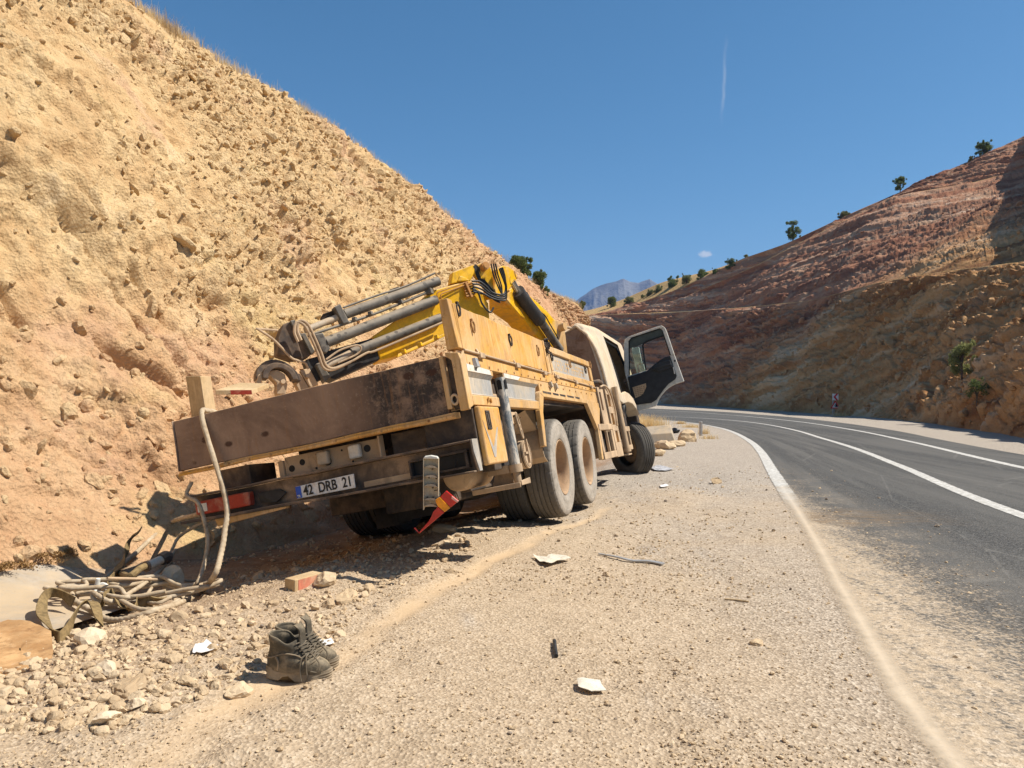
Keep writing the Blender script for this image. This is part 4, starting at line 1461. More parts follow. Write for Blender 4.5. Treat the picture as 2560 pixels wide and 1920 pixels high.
def build_rear():
    # locker with the yellow door
    b = MB()
    b.box(0.84, 1.235, 0.06, 0.58, -0.40, 0.02)
    lk = part(b, 'side_locker', 'black_steel', bevel=0.006)
    b = MB()
    b.box(1.236, 1.286, 0.085, 0.55, -0.412, 0.024)
    dent(part(b, 'locker_door', 'yellow', lk, bevel=0.014, seg=3), 0.004, 6, 0.08, 6)
    b = MB()
    b.slab([(1.2862, 0.10, -0.085), (1.2862, 0.135, -0.14), (1.2862, 0.245, -0.29), (1.2862, 0.40, -0.14), (1.2862, 0.43, -0.135), (1.2862, 0.262, -0.362), (1.2862, 0.225, -0.362)], (0.002, 0, 0))
    part(b, 'painted_chevron', 'grey_panel', lk)
    b = MB()
    for y0, y1, z0, z1 in ((0.19, 0.28, -0.028, -0.012), (0.19, 0.28, -0.152, -0.138), (0.19, 0.204, -0.137, -0.029), (0.266, 0.28, -0.137, -0.029)):
        b.box(1.2862, 1.293, y0, y1, z0, z1)
    b.box(1.2862, 1.2885, 0.205, 0.265, -0.137, -0.029)
    b.slab([(1.289, 0.212, -0.04), (1.289, 0.255, -0.07), (1.289, 0.225, -0.125)], (0.006, 0, 0))
    part(b, 'lock_plate', 'black_steel', lk, bevel=0.003)
    # bumper channel
    b = MB()
    b.box(-1.19, 1.215, 0.045, 0.06, -0.425, -0.224)
    b.box(-1.20, 1.216, -0.055, 0.06, -0.223, -0.207)
    b.slab([(-1.30, -0.055, -0.395), (1.216, -0.055, -0.427), (1.216, -0.055, -0.441), (-1.30, -0.055, -0.420)], (0, 0.115, 0))
    b.slab([(1.217, -0.055, -0.207), (1.217, 0.062, -0.207), (1.217, 0.062, -0.44), (1.217, 0.0, -0.44), (1.217, -0.055, -0.30)], (0.013, 0, 0))
    bp = dent(part(b, 'rear_bumper', 'bumper', bevel=0.004), 0.010, 2.5, 0.12, 5)
    b = MB()
    b.slab([(1.2305, -0.055, -0.209), (1.2305, 0.06, -0.209), (1.2305, 0.06, -0.44), (1.2305, 0.002, -0.44), (1.2305, -0.055, -0.30)], (0.004, 0, 0))
    part(b, 'end_plate', 'grey_panel', bp)
    b = MB()
    for x0, x1, z0, z1 in ((0.70, 1.165, -0.29, -0.272), (0.70, 1.165, -0.405, -0.39), (0.70, 0.716, -0.389, -0.291), (1.14, 1.165, -0.389, -0.291)):
        b.box(x0, x1, -0.01, 0.044, z0, z1)
    lf = part(b, 'lamp_recess', 'black_steel', bp, bevel=0.003)
    b = MB()
    b.box(0.717, 1.139, 0.036, 0.044, -0.389, -0.291)
    b.tube([(1.05, 0.0, -0.385), (1.055, 0.0, -0.36), (1.07, 0.01, -0.33)], 0.004, 6)
    part(b, 'empty_lamp_pocket', 'seal', bp)
    b = MB()
    b.box(-1.165, -0.66, -0.03, 0.044, -0.372, -0.263)
    part(b, 'rear_lamp', 'red', bp, bevel=0.012)
    b = MB()
    b.box(-1.14, -1.05, -0.034, -0.0305, -0.35, -0.285)
    part(b, 'reversing_lens', 'white_plastic', bp, bevel=0.002)
    b = MB()
    b.slab([(-1.0, -0.03, -0.425), (-0.35, -0.03, -0.43), (-0.35, -0.03, -0.445), (-0.98, -0.03, -0.485)], (0, 0.05, 0))
    part(b, 'lower_bar', 'tan_yellow', bp, bevel=0.004)
    b = MB()
    b.box(0.30, 0.69, 0.03, 0.044, -0.405, -0.36)
    part(b, 'lower_bar', 'tan_steel', bp, bevel=0.004)
    # torn trim beside the plate
    b = MB()
    b.slab([(-0.62, 0.02, -0.29), (-0.42, 0.03, -0.29), (-0.36, 0.02, -0.33), (-0.45, 0.0, -0.385), (-0.60, 0.03, -0.37)], (0, 0.012, 0))
    part(b, 'torn_trim', 'rubber_black', bp)
    # number plate with its lettering
    b = MB()
    b.slab([(-0.255, -0.012, -0.392), (0.252, -0.018, -0.392), (0.255, -0.018, -0.287), (-0.252, -0.012, -0.298)], (0, 0.010, 0))
    pl = part(b, 'number_plate', 'plate_white', bevel=0.003)
    b = MB()
    b.box(-0.252, -0.208, -0.0165, -0.0125, -0.388, -0.300)
    part(b, 'blue_band', 'plate_blue', pl)
    for body, x, z, size, mat, name in (('42 DRB 21', 0.024, -0.3745, 0.098, 'plate_black', 'lettering'), ('TR', -0.230, -0.383, 0.026, 'plate_white', 'country_letters')):
        cu = bpy.data.curves.new(name, 'FONT')
        cu.body = body
        cu.size = size
        cu.align_x = 'CENTER'
        cu.extrude = 0.001
        cu.offset = 0.0018 if size > .05 else 0.0005
        cu.space_word = 1.9
        tmp = bpy.data.objects.new(name, cu)
        COL.objects.link(tmp)
        dg = bpy.context.evaluated_depsgraph_get()
        me = bpy.data.meshes.new_from_object(tmp.evaluated_get(dg))
        bpy.data.objects.remove(tmp)
        o = bpy.data.objects.new(name, me)
        COL.objects.link(o)
        me.materials.clear()
        me.materials.append(M[mat])
        xs = [v.co.x for v in me.vertices]
        wid = max(xs) - min(xs)
        sx = (0.405 if size > .05 else 0.030) / wid
        for v in me.vertices:
            X, Y, Z = v.co
            v.co = (X * sx, -0.0195 - Z if size > .05 else -0.0185 - Z, Y * (1.08 if size > .05 else 1) + X * sx * 0.012)
        me.update()
        o.parent = pl
        o.location = (x, 0, z)
    # perforated cross plate above the bumper
    bm = bmesh.new()
    holes = [(-0.335, -0.150, 0.026), (-0.235, -0.118, 0.024), (-0.015, -0.150, 0.034), (0.335, -0.115, 0.028), (0.12, -0.09, 0.008), (0.20, -0.19, 0.008), (-0.12, -0.185, 0.010), (-0.10, -0.08, 0.008)]
    b = MB()
    b.box(-0.39, 0.455, 0.11, 0.122, -0.205, -0.055)
    b.box(-0.44, -0.395, 0.09, 0.122, -0.205, -0.075)
    b.box(0.458, 0.475, 0.05, 0.122, -0.205, -0.04)
    hp = part(b, 'perforated_plate', 'tan_steel', bevel=0.004)
    for x, z, r in holes:
        b = MB()
        b.cyl((x, 0.106, z), (x, 0.109, z), r, 18)
        part(b, 'plate_hole', 'seal', hp)
    for x, z, mt in ((-0.03, -0.118, 'tan_plastic'), (0.245, -0.118, 'white_plastic')):
        b = MB()
        b.box(x - 0.05, x + 0.05, 0.055, 0.105, z - 0.055, z + 0.05)
        part(b, 'square_lamp', mt, hp, bevel=0.016, seg=3)
    bm.free()
    for bx in ((-1.05, -0.74, 0.14, 0.5, -0.20, -0.045), (0.50, 0.80, 0.20, 0.5, -0.20, -0.04)):
        b = MB()
        b.box(*bx)
        part(b, 'rear_box', 'bumper', bevel=0.006)
    # air tank under the bumper
    b = MB()
    prof = [(0.0, 0.0), (0.0, 0.07), (0.012, 0.115), (0.03, 0.13), (0.55, 0.13), (0.56, 0.0)]
    b.lathe(prof, Matrix.Translation((0.86, 0.50, -0.44)) @ Matrix.Rotation(R(90), 4, 'Z'), 28)
    part(b, 'air_tank', 'tan_steel', smooth=True)
    b = MB()
    b.box(0.0, 0.6, 0.9, 1.5, -0.66, -0.42)
    part(b, 'under_tank', 'black_steel', bevel=0.02)


def build_outrigger():
    b = MB()
    b.tube([(1.262, 0.80, 0.20), (1.255, 0.80, -0.45)], 0.043, 24)
    b.tube([(1.2625, 0.80, 0.275), (1.262, 0.80, 0.262), (1.262, 0.80, 0.2)], 0.043, 24)
    leg = part(b, 'outrigger_leg', 'scuffed', smooth=True)
    b = MB()
    b.slab([(1.30, 0.775, 0.175), (1.30, 0.825, 0.175), (1.30, 0.825, 0.245), (1.30, 0.8, 0.257), (1.30, 0.775, 0.245)], (0.007, 0, 0))
    b.slab([(1.245, 0.755, 0.175), (1.282, 0.755, 0.175), (1.282, 0.755, 0.245), (1.263, 0.755, 0.257), (1.245, 0.755, 0.245)], (0, -0.004, 0))
    part(b, 'leg_slot', 'seal', leg)
    b = MB()
    b.cyl((1.255, 0.8, -0.505), (1.255, 0.8, -0.44), 0.056, 24)
    b.box(1.03, 1.21, 0.755, 0.85, -0.50, -0.435)
    part(b, 'leg_collar', 'tan_steel', leg, smooth=True)
    b = MB()
    b.cyl((1.254, 0.8, -0.60), (1.254, 0.8, -0.506), 0.032, 20)
    b.slab([(1.06, 0.83, -0.50), (1.20, 0.83, -0.50), (1.21, 0.83, -0.59), (1.02, 0.83, -0.595)], (0, 0.015, 0))
    b.cyl((1.10, 0.822, -0.545), (1.10, 0.83, -0.545), 0.022, 14)
    part(b, 'leg_rod', 'tan_steel', leg, smooth=True)
    b = MB()
    b.box(0.905, 1.315, 0.66, 0.92, -0.612, -0.600)
    b.slab([(1.316, 0.66, -0.612), (1.316, 0.92, -0.612), (1.316, 0.92, -0.565), (1.316, 0.66, -0.575)], (0.010, 0, 0))
    b.box(0.905, 1.315, 0.648, 0.659, -0.625, -0.585)
    part(b, 'foot_plate', 'tan_steel', leg, bevel=0.004)
    # hooks and cable reel beside the leg
    b = MB()
    for k, (y, z, s) in enumerate(((1.18, -0.08, 1.0), (1.22, -0.17, 0.8))):
        q = [(1.23, y + s * (0.03 * math.sin(a)) + 0.03 * (1 - math.cos(a)) * s, z + s * 0.075 * math.cos(a)) for a in np.linspace(0, 2 * math.pi, 18)]
        b.tube(q, 0.010, 7)
    b.slab([(1.22, 1.05, 0.0), (1.22, 1.17, 0.0), (1.22, 1.17, -0.02), (1.22, 1.08, -0.03), (1.22, 1.08, -0.1), (1.22, 1.05, -0.1)], (0.01, 0, 0))
    part(b, 'hook_chain', 'tan_steel', smooth=True)
    b = MB()
    b.cyl((1.17, 1.33, -0.37), (1.20, 1.33, -0.37), 0.125, 36)
    b.cyl((1.21, 1.33, -0.37), (1.225, 1.33, -0.37), 0.125, 36)
    for k in range(40):
        a = 2 * math.pi * k / 40
        c = Vector((1.205, 1.33 + 0.108 * math.cos(a), -0.37 + 0.108 * math.sin(a)))
        b.box(1.2255, 1.231, c.y - 0.004, c.y + 0.004, c.z - 0.006, c.z + 0.006)
    b.box(1.226, 1.245, 1.31, 1.33, -0.45, -0.24)
    b.box(1.226, 1.24, 1.24, 1.31, -0.37, -0.35)
    part(b, 'cable_reel', 'tan_steel', smooth=True)


def tyre(parent, center, rot, kind, inner=False, dust=1.0, flip=1):  # dust: dust coat, lowered on hidden tyres to paint in their shade
    """tyre and rim around the local X axis, outer side towards +X"""
    RO, hw = 0.515, 0.148
    half = [(0.118, 0.283), (0.142, 0.30), (0.150, 0.33), (0.1535, 0.365), (0.151, 0.372), (0.154, 0.40), (0.150, 0.44), (0.1525, 0.446), (0.147, 0.474), (0.138, 0.492), (0.133, 0.4935), (0.127, 0.5035), (0.112, 0.510)]
    tread = [(0.078, 0.513), (0.0775, 0.503), (0.066, 0.503), (0.0655, 0.5145), (0.03, RO), (0.0295, 0.503), (0.016, 0.503), (0.0155, RO)]
    prof = half + tread
    prof = prof + [(-x, r) for x, r in reversed(prof)]
    n = 216
    bl = 9 if kind != 'rib' else 10 ** 6

    def rf(k, i, x, r):
        if kind == 'block' and r > 0.508 and (k + (3 if x > 0 else 0) + int(abs(x) * 22)) % 9 < 1 and abs(x) > 0.012:
            return r - 0.012
        if kind == 'worn' and 0.49 < r < 0.512 and abs(x) > 0.10 and k % 7 == 0:
            return r - 0.006
        return r
    m4 = Matrix.Translation(center) @ rot
    b = MB()
    b.lathe(prof, m4 @ Matrix.Scale(flip, 4, (1, 0, 0)), n, rf)
    o = part(b, 'tyre', 'tyre', smooth=True, ang=28)
    a = o.data.attributes.new('dust', 'FLOAT', 'POINT')  # dust coat, with the hidden tyres' painted shade in it
    inv = m4.inverted()
    vals = []
    for v in o.data.vertices:
        q = inv @ v.co
        rr_ = math.hypot(q.y, q.z)
        side = sstep(abs(q.x), 0.12, 0.15)
        vals.append(dust * (0.30 + 0.70 * side))
    a.data.foreach_set('value', vals)
    b = MB()
    b.lathe([(0.118, 0.284), (0.140, 0.289), (0.142, 0.280), (0.130, 0.268), (0.085, 0.260), (0.06, 0.262), (-0.015, 0.250), (-0.05, 0.215), (-0.055, 0.135), (-0.03, 0.115), (0.01, 0.112), (0.03, 0.10), (0.035, 0.0)], m4 @ Matrix.Scale(flip, 4, (1, 0, 0)), 64)
    for k in range(10):
        an = 2 * math.pi * k / 10
        p0 = m4 @ Vector((-0.055 * flip, 0.165 * math.cos(an), 0.165 * math.sin(an)))
        p1 = m4 @ Vector((-0.015 * flip, 0.165 * math.cos(an), 0.165 * math.sin(an)))
        b.cyl(p0, p1, 0.018, 6)
    part(b, 'rim', 'rim', o, smooth=True)
    return o


def build_wheels():
    tilt = Matrix.Rotation(R(4.0), 4, 'Y')
    for ky, y in enumerate((2.70, 4.05)):
        kind = 'worn' if ky == 0 else 'block'
        piv = Vector((1.05, y, -0.546))
        for x, fl in ((1.05, 1), (0.725, -1), (-0.725, 1), (-1.05, -1)):
            c = piv + tilt @ Vector((x - 1.05, 0, 0))
            spin = Matrix.Rotation(R(17 * ky + 40 * x), 4, 'X')
            tyre(None, c, tilt @ spin, kind, dust=0.95 if x > 1 else 0.2, flip=fl)  # inner and left tyres coloured darker, their shade put into the dust value
    for x, fl in ((1.00, 1), (-1.0, -1)):
        c = Vector((x, 9.25, -0.56 + (0.10 if x < 0 else 0)))
        tyre(None, c, Matrix.Rotation(R(47), 4, 'Z') @ tilt, 'rib', dust=0.45, flip=fl)


def build_tool_frame():
    # upright control plate with a slot
    b = MB()
    for y0, y1, z0, z1 in ((5.34, 5.42, -0.22, 0.41), (5.56, 5.78, -0.22, 0.41), (5.42, 5.56, 0.34, 0.41), (5.42, 5.56, -0.22, 0.08)):
        b.box(1.225, 1.255, y0, y1, z0, z1)
    cp = part(b, 'control_plate', 'tan_steel', bevel=0.005)
    b = MB()
    b.box(1.19, 1.21, 5.36, 5.7, -0.2, 0.38)
    part(b, 'plate_backing', 'rust', cp)
    b = MB()
    wins = [(5.92, 6.14, 0.15, 0.31), (5.95, 6.17, -0.12, 0.03), (6.02, 6.24, -0.38, -0.23)]
    zs = [(0.32, 0.42), (0.04, 0.14), (-0.22, -0.13), (-0.60, -0.39)]
    for z0, z1 in zs:
        b.box(1.235, 1.275, 5.85, 6.38, z0, z1)
    for (y0, y1, z0, z1) in wins:
        b.box(1.235, 1.275, 5.85, y0, z0 - 0.008, z1 + 0.008)
        b.box(1.235, 1.275, y1, 6.38, z0 - 0.008, z1 + 0.008)
    uf = part(b, 'crane_upright', 'tan_steel', bevel=0.004)
    b = MB()
    b.box(1.20, 1.22, 5.86, 6.37, -0.59, 0.41)
    part(b, 'yellow_web', 'crane_yellow', uf)
    # front outrigger tube
    b = MB()
    b.cyl((1.29, 6.67, 0.46), (1.29, 6.69, -0.5), 0.048, 18)
    b.cyl((1.29, 6.69, -0.56), (1.29, 6.69, -0.5), 0.062, 18)
    b.box(1.12, 1.33, 6.5, 6.85, -0.61, -0.59)
    b.cyl((1.29, 6.69, -0.59), (1.29, 6.69, -0.55), 0.035, 14)
    part(b, 'outrigger_leg', 'tan_steel', smooth=True)
    # step frame behind the upright
    b = MB()
    b.box(1.22, 1.275, 4.80, 5.83, -0.20, -0.115)
    b.box(1.22, 1.275, 4.80, 5.83, -0.59, -0.50)
    b.box(1.225, 1.27, 4.80, 4.92, -0.499, -0.201)
    b.box(1.225, 1.27, 5.70, 5.83, -0.499, -0.201)
    b.box(1.225, 1.262, 5.38, 5.43, -0.499, -0.201)
    sf = part(b, 'step_frame', 'tan_steel', bevel=0.008)
    b = MB()
    b.box(1.0, 1.18, 4.85, 5.36, -0.56, -0.15)
    part(b, 'battery_box', 'tan_steel', sf, bevel=0.01)
    b = MB()
    b.box(1.22, 1.275, 6.76, 7.55, -0.24, -0.16)
    b.box(1.22, 1.275, 6.76, 7.50, -0.54, -0.46)
    for y in (6.78, 7.05, 7.42):
        b.box(1.225, 1.27, y, y + 0.07, -0.459, -0.241)
    part(b, 'step_frame', 'tan_steel', bevel=0.008)
    b = MB()
    b.box(0.2, 1.15, 5.3, 7.6, -0.52, 0.18)
    b.box(-1.0, 0.2, 5.3, 7.6, -0.5, 0.0)
    part(b, 'fuel_tank', 'black_steel', bevel=0.03)
    # exhaust bracket and bent pipe at the corner of the bed
    b = MB()
    b.tube([(1.05, 5.5, 0.49), (1.18, 5.55, 0.50), (1.22, 5.8, 0.52), (1.2, 6.1, 0.5), (1.15, 6.4, 0.55)], 0.03, 10)
    b.box(0.95, 1.12, 5.36, 5.62, 0.36, 0.56)
    part(b, 'intake_pipe', 'black_steel', bevel=0.01)
    # loop of hose over the plates
    b = MB()
    q = spline([(1.27, 5.5, 0.41), (1.29, 5.8, 0.44), (1.30, 6.1, 0.36), (1.30, 6.25, 0.1), (1.295, 6.2, -0.15)], 26)
    b.tube(q, 0.014, 8)
    part(b, 'hydraulic_hose', 'tan_steel', smooth=True)
    # coiled air lines behind the cab step
    b = MB()
    for k in range(4):
        c = Vector((1.20, 7.75 + 0.05 * k, 0.13 - 0.015 * k))
        q = [c + Vector((0.03 * math.sin(a), 0.11 * math.cos(a), 0.13 * math.sin(a))) for a in np.linspace(0, 2 * math.pi, 25)]
        b.tube(q, 0.011, 7)
    part(b, 'air_line_coil', 'rubber_black', smooth=True)
    b = MB()
    b.tube([(1.1, 7.3, 0.2), (1.2, 7.45, 0.12), (1.22, 7.5, 0.0)], 0.035, 10)
    b.box(1.0, 1.2, 7.2, 7.9, -0.15, 0.1)
    part(b, 'cab_lock', 'black_steel', bevel=0.01)


def build_cab():
    # shell lofted along y from rounded sections; the door opening is left out
    def section(ins, k):
        pts = []
        zb, zt = 0.30 + ins, 1.60 - ins
        wb, wt, rc = 1.235 - ins, 1.10 - ins, 0.17
        right = []
        for z in np.linspace(zb, zt - rc, 16):
            t = (z - zb) / (1.6 - 0.3)
            right.append((wb - (wb - wt) * t ** 1.6, z))
        xe, ze = right[-1]
        for a in np.linspace(0, math.pi / 2, 9)[1:]:
            right.append((xe - rc + rc * math.cos(a), zt - rc + rc * math.sin(a)))
        xr = right[-1][0]
        top = [(xr * (1 - 2 * t), zt + 0.02 * math.sin(math.pi * t)) for t in np.linspace(0, 1, 13)[1:-1]]
        left = [(-x, z) for x, z in reversed(right)]
        return right + top + left
    ys = [6.42, 6.425, 6.45, 6.50, 6.6, 6.75, 6.9, 7.1, 7.3, 7.5, 7.7, 7.72, 8.0, 8.05, 8.2, 8.5, 8.8, 9.1, 9.28, 9.4, 9.7, 9.9, 9.97, 10.0]
    ins = [0.07, 0.04, 0.015, 0.0] + [0.0] * 17 + [0.0, 0.03, 0.08]
    secs = [section(i, k) for k, i in enumerate(ins)]
    m = len(secs[0])
    vs, fs = [], []
    for y, sc in zip(ys, secs):
        for x, z in sc:
            p = Vector((x, y, z))
            # crushed rear corner of the roof
            d = math.exp(-((p.x - 1.0) / 0.5) ** 2 - ((p.y - 6.45) / 0.55) ** 2 - ((p.z - 1.62) / 0.30) ** 2)
            p += Vector((-0.04, 0.03, -0.10)) * d
            p.z += d * 0.055 * math.sin(p.x * 14 + 1.0) + 0.02 * d * math.sin(p.y * 22)
            p.x += d * 0.04 * math.sin(p.z * 26 + 0.7)
            if p.z > 1.45 and y < 7.6:
                p.z -= 0.035 * (1 - (y - 6.42) / 1.2) * (1 if abs(x) < 0.9 else 0.3)
            vs.append(p)
    for i in range(len(ys) - 1):
        for j in range(m):
            k = (j + 1) % m
            a = vs[i * m + j]
            c = vs[(i + 1) * m + k]
            y0, y1 = ys[i], ys[i + 1]
            if y0 >= 7.7 and y1 <= 9.3 and a.x > 0.9 and c.x > 0.9 and a.z > 0.33 and a.z < 1.36:
                continue
            fs.append((i * m + j, i * m + k, (i + 1) * m + k, (i + 1) * m + j))
    fs.append(tuple(range((len(ys) - 1) * m, len(ys) * m)))
    b = MB()
    b.add(vs, fs)
    cab = part(b, 'cab', 'cream', smooth=True, ang=50)
    b = MB()
    sc = [(x * 0.995, 6.425, z) for x, z in section(0.055, 0)]
    q = []
    for x, y, z in sc:
        p = Vector((x, 6.43, z))
        d = math.exp(-((p.x - 1.0) / 0.5) ** 2 - ((p.z - 1.62) / 0.30) ** 2)
        p += Vector((-0.04, 0.03, -0.10)) * d
        p.z += d * 0.055 * math.sin(p.x * 14 + 1.0) - (0.035 if z > 1.45 and abs(x) < .9 else 0)
        q.append(p)
    b.slab(q, (0, 0.02, 0))
    part(b, 'rear_wall', 'cab_rear', cab)
    # pressed ribs on the rear wall
    b = MB()
    for x in (-0.75, -0.3, 0.15, 0.60):
        b.slab([(x, 6.43, 0.5), (x + 0.06, 6.43, 0.5), (x + 0.06, 6.43, 1.35), (x, 6.43, 1.35)], (0, -0.012, 0))
    part(b, 'wall_rib', 'cab_rear', cab, bevel=0.008)
    # edge flange of the rear wall, dented near the roof corner
    b = MB()
    q = []
    for p in spline([(1.232, 6.425, 0.34), (1.21, 6.425, 0.75), (1.16, 6.43, 1.08), (1.09, 6.44, 1.27), (1.07, 6.45, 1.33), (0.99, 6.45, 1.42), (0.93, 6.44, 1.49), (0.86, 6.44, 1.47), (0.78, 6.43, 1.50), (0.5, 6.43, 1.53), (0.0, 6.43, 1.545), (-0.6, 6.43, 1.54)], 60):
        q.append(p)
    b.tube(q, 0.020, 8)
    part(b, 'roof_flange', 'cream', cab, smooth=True)
    # inside: floor, seat, pillar trims round the opening
    b = MB()
    b.box(-1.1, 1.1, 6.6, 9.8, 0.33, 0.36)
    b.box(0.35, 0.85, 7.75, 8.3, 0.361, 0.62)
    b.slab([(0.35, 7.75, 0.62), (0.35, 7.9, 0.62), (0.35, 7.75, 1.25), (0.35, 7.62, 1.25)], (0.5, 0, 0))
    part(b, 'seat', 'door_black', cab, bevel=0.03)
    b = MB()
    for y in (7.70, 9.28):
        q = spline([(1.235, y, 0.33), (1.215, y, 0.7), (1.17, y, 1.05), (1.09, y, 1.38)], 14)
        b.tube(q, 0.022, 8)
    b.tube([(1.09, 7.70, 1.38), (1.09, 9.28, 1.38)], 0.02, 8)
    part(b, 'door_frame_seal', 'seal', cab, smooth=True)
    # valance over the front wheel
    b = MB()
    b.slab([(1.272, 7.05, 0.43), (1.272, 7.5, 0.40), (1.272, 8.0, 0.45), (1.272, 8.4, 0.43), (1.272, 8.8, 0.36), (1.272, 9.1, 0.22), (1.272, 9.22, 0.08), (1.272, 9.17, 0.04), (1.272, 9.0, 0.15), (1.272, 8.6, 0.24), (1.272, 8.1, 0.26), (1.272, 7.5, 0.22), (1.272, 7.05, 0.27)], (-0.22, 0, 0))
    part(b, 'front_mudguard', 'cream', bevel=0.02, seg=3)
    b = MB()
    b.box(-0.85, 0.80, 6.7, 9.7, -0.42, 0.29)
    b.box(-1.15, 1.15, 9.75, 10.02, -0.35, 0.32)
    part(b, 'engine_bay', 'black_steel', bevel=0.02)


def build_door():
    Y = 9.25
    P2 = lambda pts, dy=0.0: [(x, Y + dy, z) for x, z in pts]
    b = MB()
    low = [(1.155, 0.80), (1.228, 0.812), (1.572, 0.838), (2.052, 1.02), (2.125, 1.0), (2.193, 0.491), (2.113, 0.487), (2.0, 0.47), (1.897, 0.435), (1.82, 0.39), (1.751, 0.335), (1.70, 0.29), (1.664, 0.245), (1.597, 0.151), (1.4, 0.132), (1.20, 0.125)]
    b.slab(P2(low), (0, 0.055, 0))
    b.slab(P2([(1.155, 0.80), (1.228, 0.812), (1.352, 1.452), (1.415, 1.50), (1.36, 1.535), (1.285, 1.50), (1.245, 1.42), (1.16, 0.95)]), (0, 0.05, 0))
    b.slab(P2([(1.36, 1.535), (1.415, 1.50), (1.96, 1.552), (1.985, 1.537), (2.045, 1.56), (2.0, 1.60), (1.9, 1.597)]), (0, 0.05, 0))
    b.slab(P2([(1.985, 1.537), (1.996, 1.516), (2.052, 1.02), (2.125, 1.0), (2.075, 1.45), (2.06, 1.53), (2.045, 1.56)]), (0, 0.05, 0))
    door = part(b, 'door', 'door_white', bevel=0.012, seg=3)
    tag(door, 'open cab door with black inner trim')
    b = MB()
    b.slab(P2([(1.20, 0.786), (1.568, 0.823), (1.70, 0.90), (1.85, 0.975), (1.95, 1.005), (2.045, 1.008), (2.084, 0.62), (2.05, 0.565), (1.911, 0.504), (1.80, 0.42), (1.631, 0.26), (1.531, 0.222), (1.23, 0.245), (1.19, 0.4)], -0.006), (0, -0.022, 0))
    part(b, 'inner_trim', 'door_black', door, bevel=0.01, seg=3)
    b = MB()
    b.slab(P2([(1.66, 0.83), (1.70, 0.87), (1.83, 0.915), (2.025, 0.93), (2.05, 0.80), (1.95, 0.775), (1.80, 0.752)], -0.029), (0, -0.05, 0))
    b.slab(P2([(1.60, 0.80), (1.72, 0.845), (2.02, 0.862), (2.03, 0.84), (1.72, 0.815)], -0.08), (0, -0.02, 0))
    part(b, 'armrest', 'door_black', door, bevel=0.012, seg=3)
    b = MB()
    b.box(2.045, 2.064, Y - 0.05, Y - 0.029, 0.66, 0.79)
    part(b, 'door_pull', 'galv', door, bevel=0.006)
    b = MB()
    b.slab(P2([(1.245, 0.578), (1.505, 0.602), (1.50, 0.54), (1.471, 0.492), (1.42, 0.43), (1.37, 0.396), (1.262, 0.37)], -0.029), (0, -0.002, 0))
    st = part(b, 'door_sticker', 'tan_steel', door)
    b = MB()
    for k in range(5):
        z = 0.56 - 0.034 * k
        for j in range(5 - (k > 2)):
            x = 1.275 + 0.042 * j
            b.box(x, x + 0.022 + 0.012 * ((j * 7 + k * 3) % 3) / 2, Y - 0.0325, Y - 0.0312, z - 0.012, z)
    part(b, 'worn_print', 'bumper', st)
    b = MB()
    b.slab(P2([(1.228, 0.812), (1.34, 1.38), (1.40, 1.40), (1.62, 1.36), (1.583, 1.28), (1.572, 1.05), (1.555, 0.838)], 0.03), (0, 0.004, 0))
    part(b, 'window_glass', 'glass', door)
    b = MB()
    q = spline([(1.553, Y, 0.845), (1.57, Y, 1.05), (1.583, Y, 1.26), (1.60, Y, 1.325), (1.65, Y, 1.358), (1.80, Y, 1.383), (2.01, Y, 1.402)], 40)
    b.tube(q, 0.016, 8)
    q = [Vector((x, Y, z)) for x, z in ((1.235, 0.82), (1.355, 1.445), (1.415, 1.494), (1.96, 1.546), (1.992, 1.51), (2.048, 1.022))]
    b.tube(q, 0.011, 6)
    part(b, 'window_seal', 'seal', door, smooth=True)
    b = MB()
    b.slab(P2([(1.352, 1.445), (1.415, 1.494), (1.96, 1.546), (1.992, 1.50), (2.006, 1.405), (1.80, 1.385), (1.65, 1.36), (1.55, 1.33), (1.335, 1.31)], 0.02), (0, 0.006, 0))
    part(b, 'header_reflection', 'reflection_dark', door)  # dark slab stands in for the cab header's reflection in the window
    b = MB()
    b.box(1.37, 1.475, Y + 0.30, Y + 0.39, 1.02, 1.34)
    b.box(1.40, 1.50, Y + 0.30, Y + 0.38, 0.85, 1.0)
    b.box(1.335, 1.366, Y + 0.31, Y + 0.36, 0.86, 1.33)
    b.tube([(1.35, Y + 0.35, 1.38), (1.35, Y + 0.34, 0.8), (1.24, Y + 0.1, 0.72)], 0.014, 8)
    mr = part(b, 'wing_mirror', 'mirror_grey', door, bevel=0.02, seg=3)
    b = MB()
    b.box(1.10, 1.17, Y - 0.03, Y + 0.04, 0.70, 0.76)
    b.box(1.10, 1.17, Y - 0.03, Y + 0.04, 0.33, 0.39)
    b.tube([(1.12, Y - 0.02, 0.69), (1.14, Y - 0.03, 0.6), (1.12, Y - 0.02, 0.5)], 0.012, 6)
    part(b, 'door_hinge', 'black_steel', door, bevel=0.008)
    b = MB()
    b.cyl((2.105, Y - 0.004, 0.90), (2.105, Y - 0.0005, 0.90), 0.018, 14)
    part(b, 'striker_hole', 'seal', door)


M['flap'] = plain('dusty_black_flap', (0.035, 0.03, 0.026), 0.85, 0, 0.4, 6)
M['reflection_dark'] = plain('dark_header_reflection', (0.05, 0.06, 0.05), 0.3)
M['mirror_grey'] = plain('pale_mirror_housing', (0.40, 0.44, 0.40), 0.5)

AW = Vector((-0.72, 0.69, 0.0)).normalized()          # away from the viewer's side of the boom
BE = (Vector((0.26, 2.50, 1.65)) - Vector((-0.47, 1.66, 1.35))).normalized()
BU = BE.cross(AW).normalized()
if BU.z < 0:
    BU = -BU


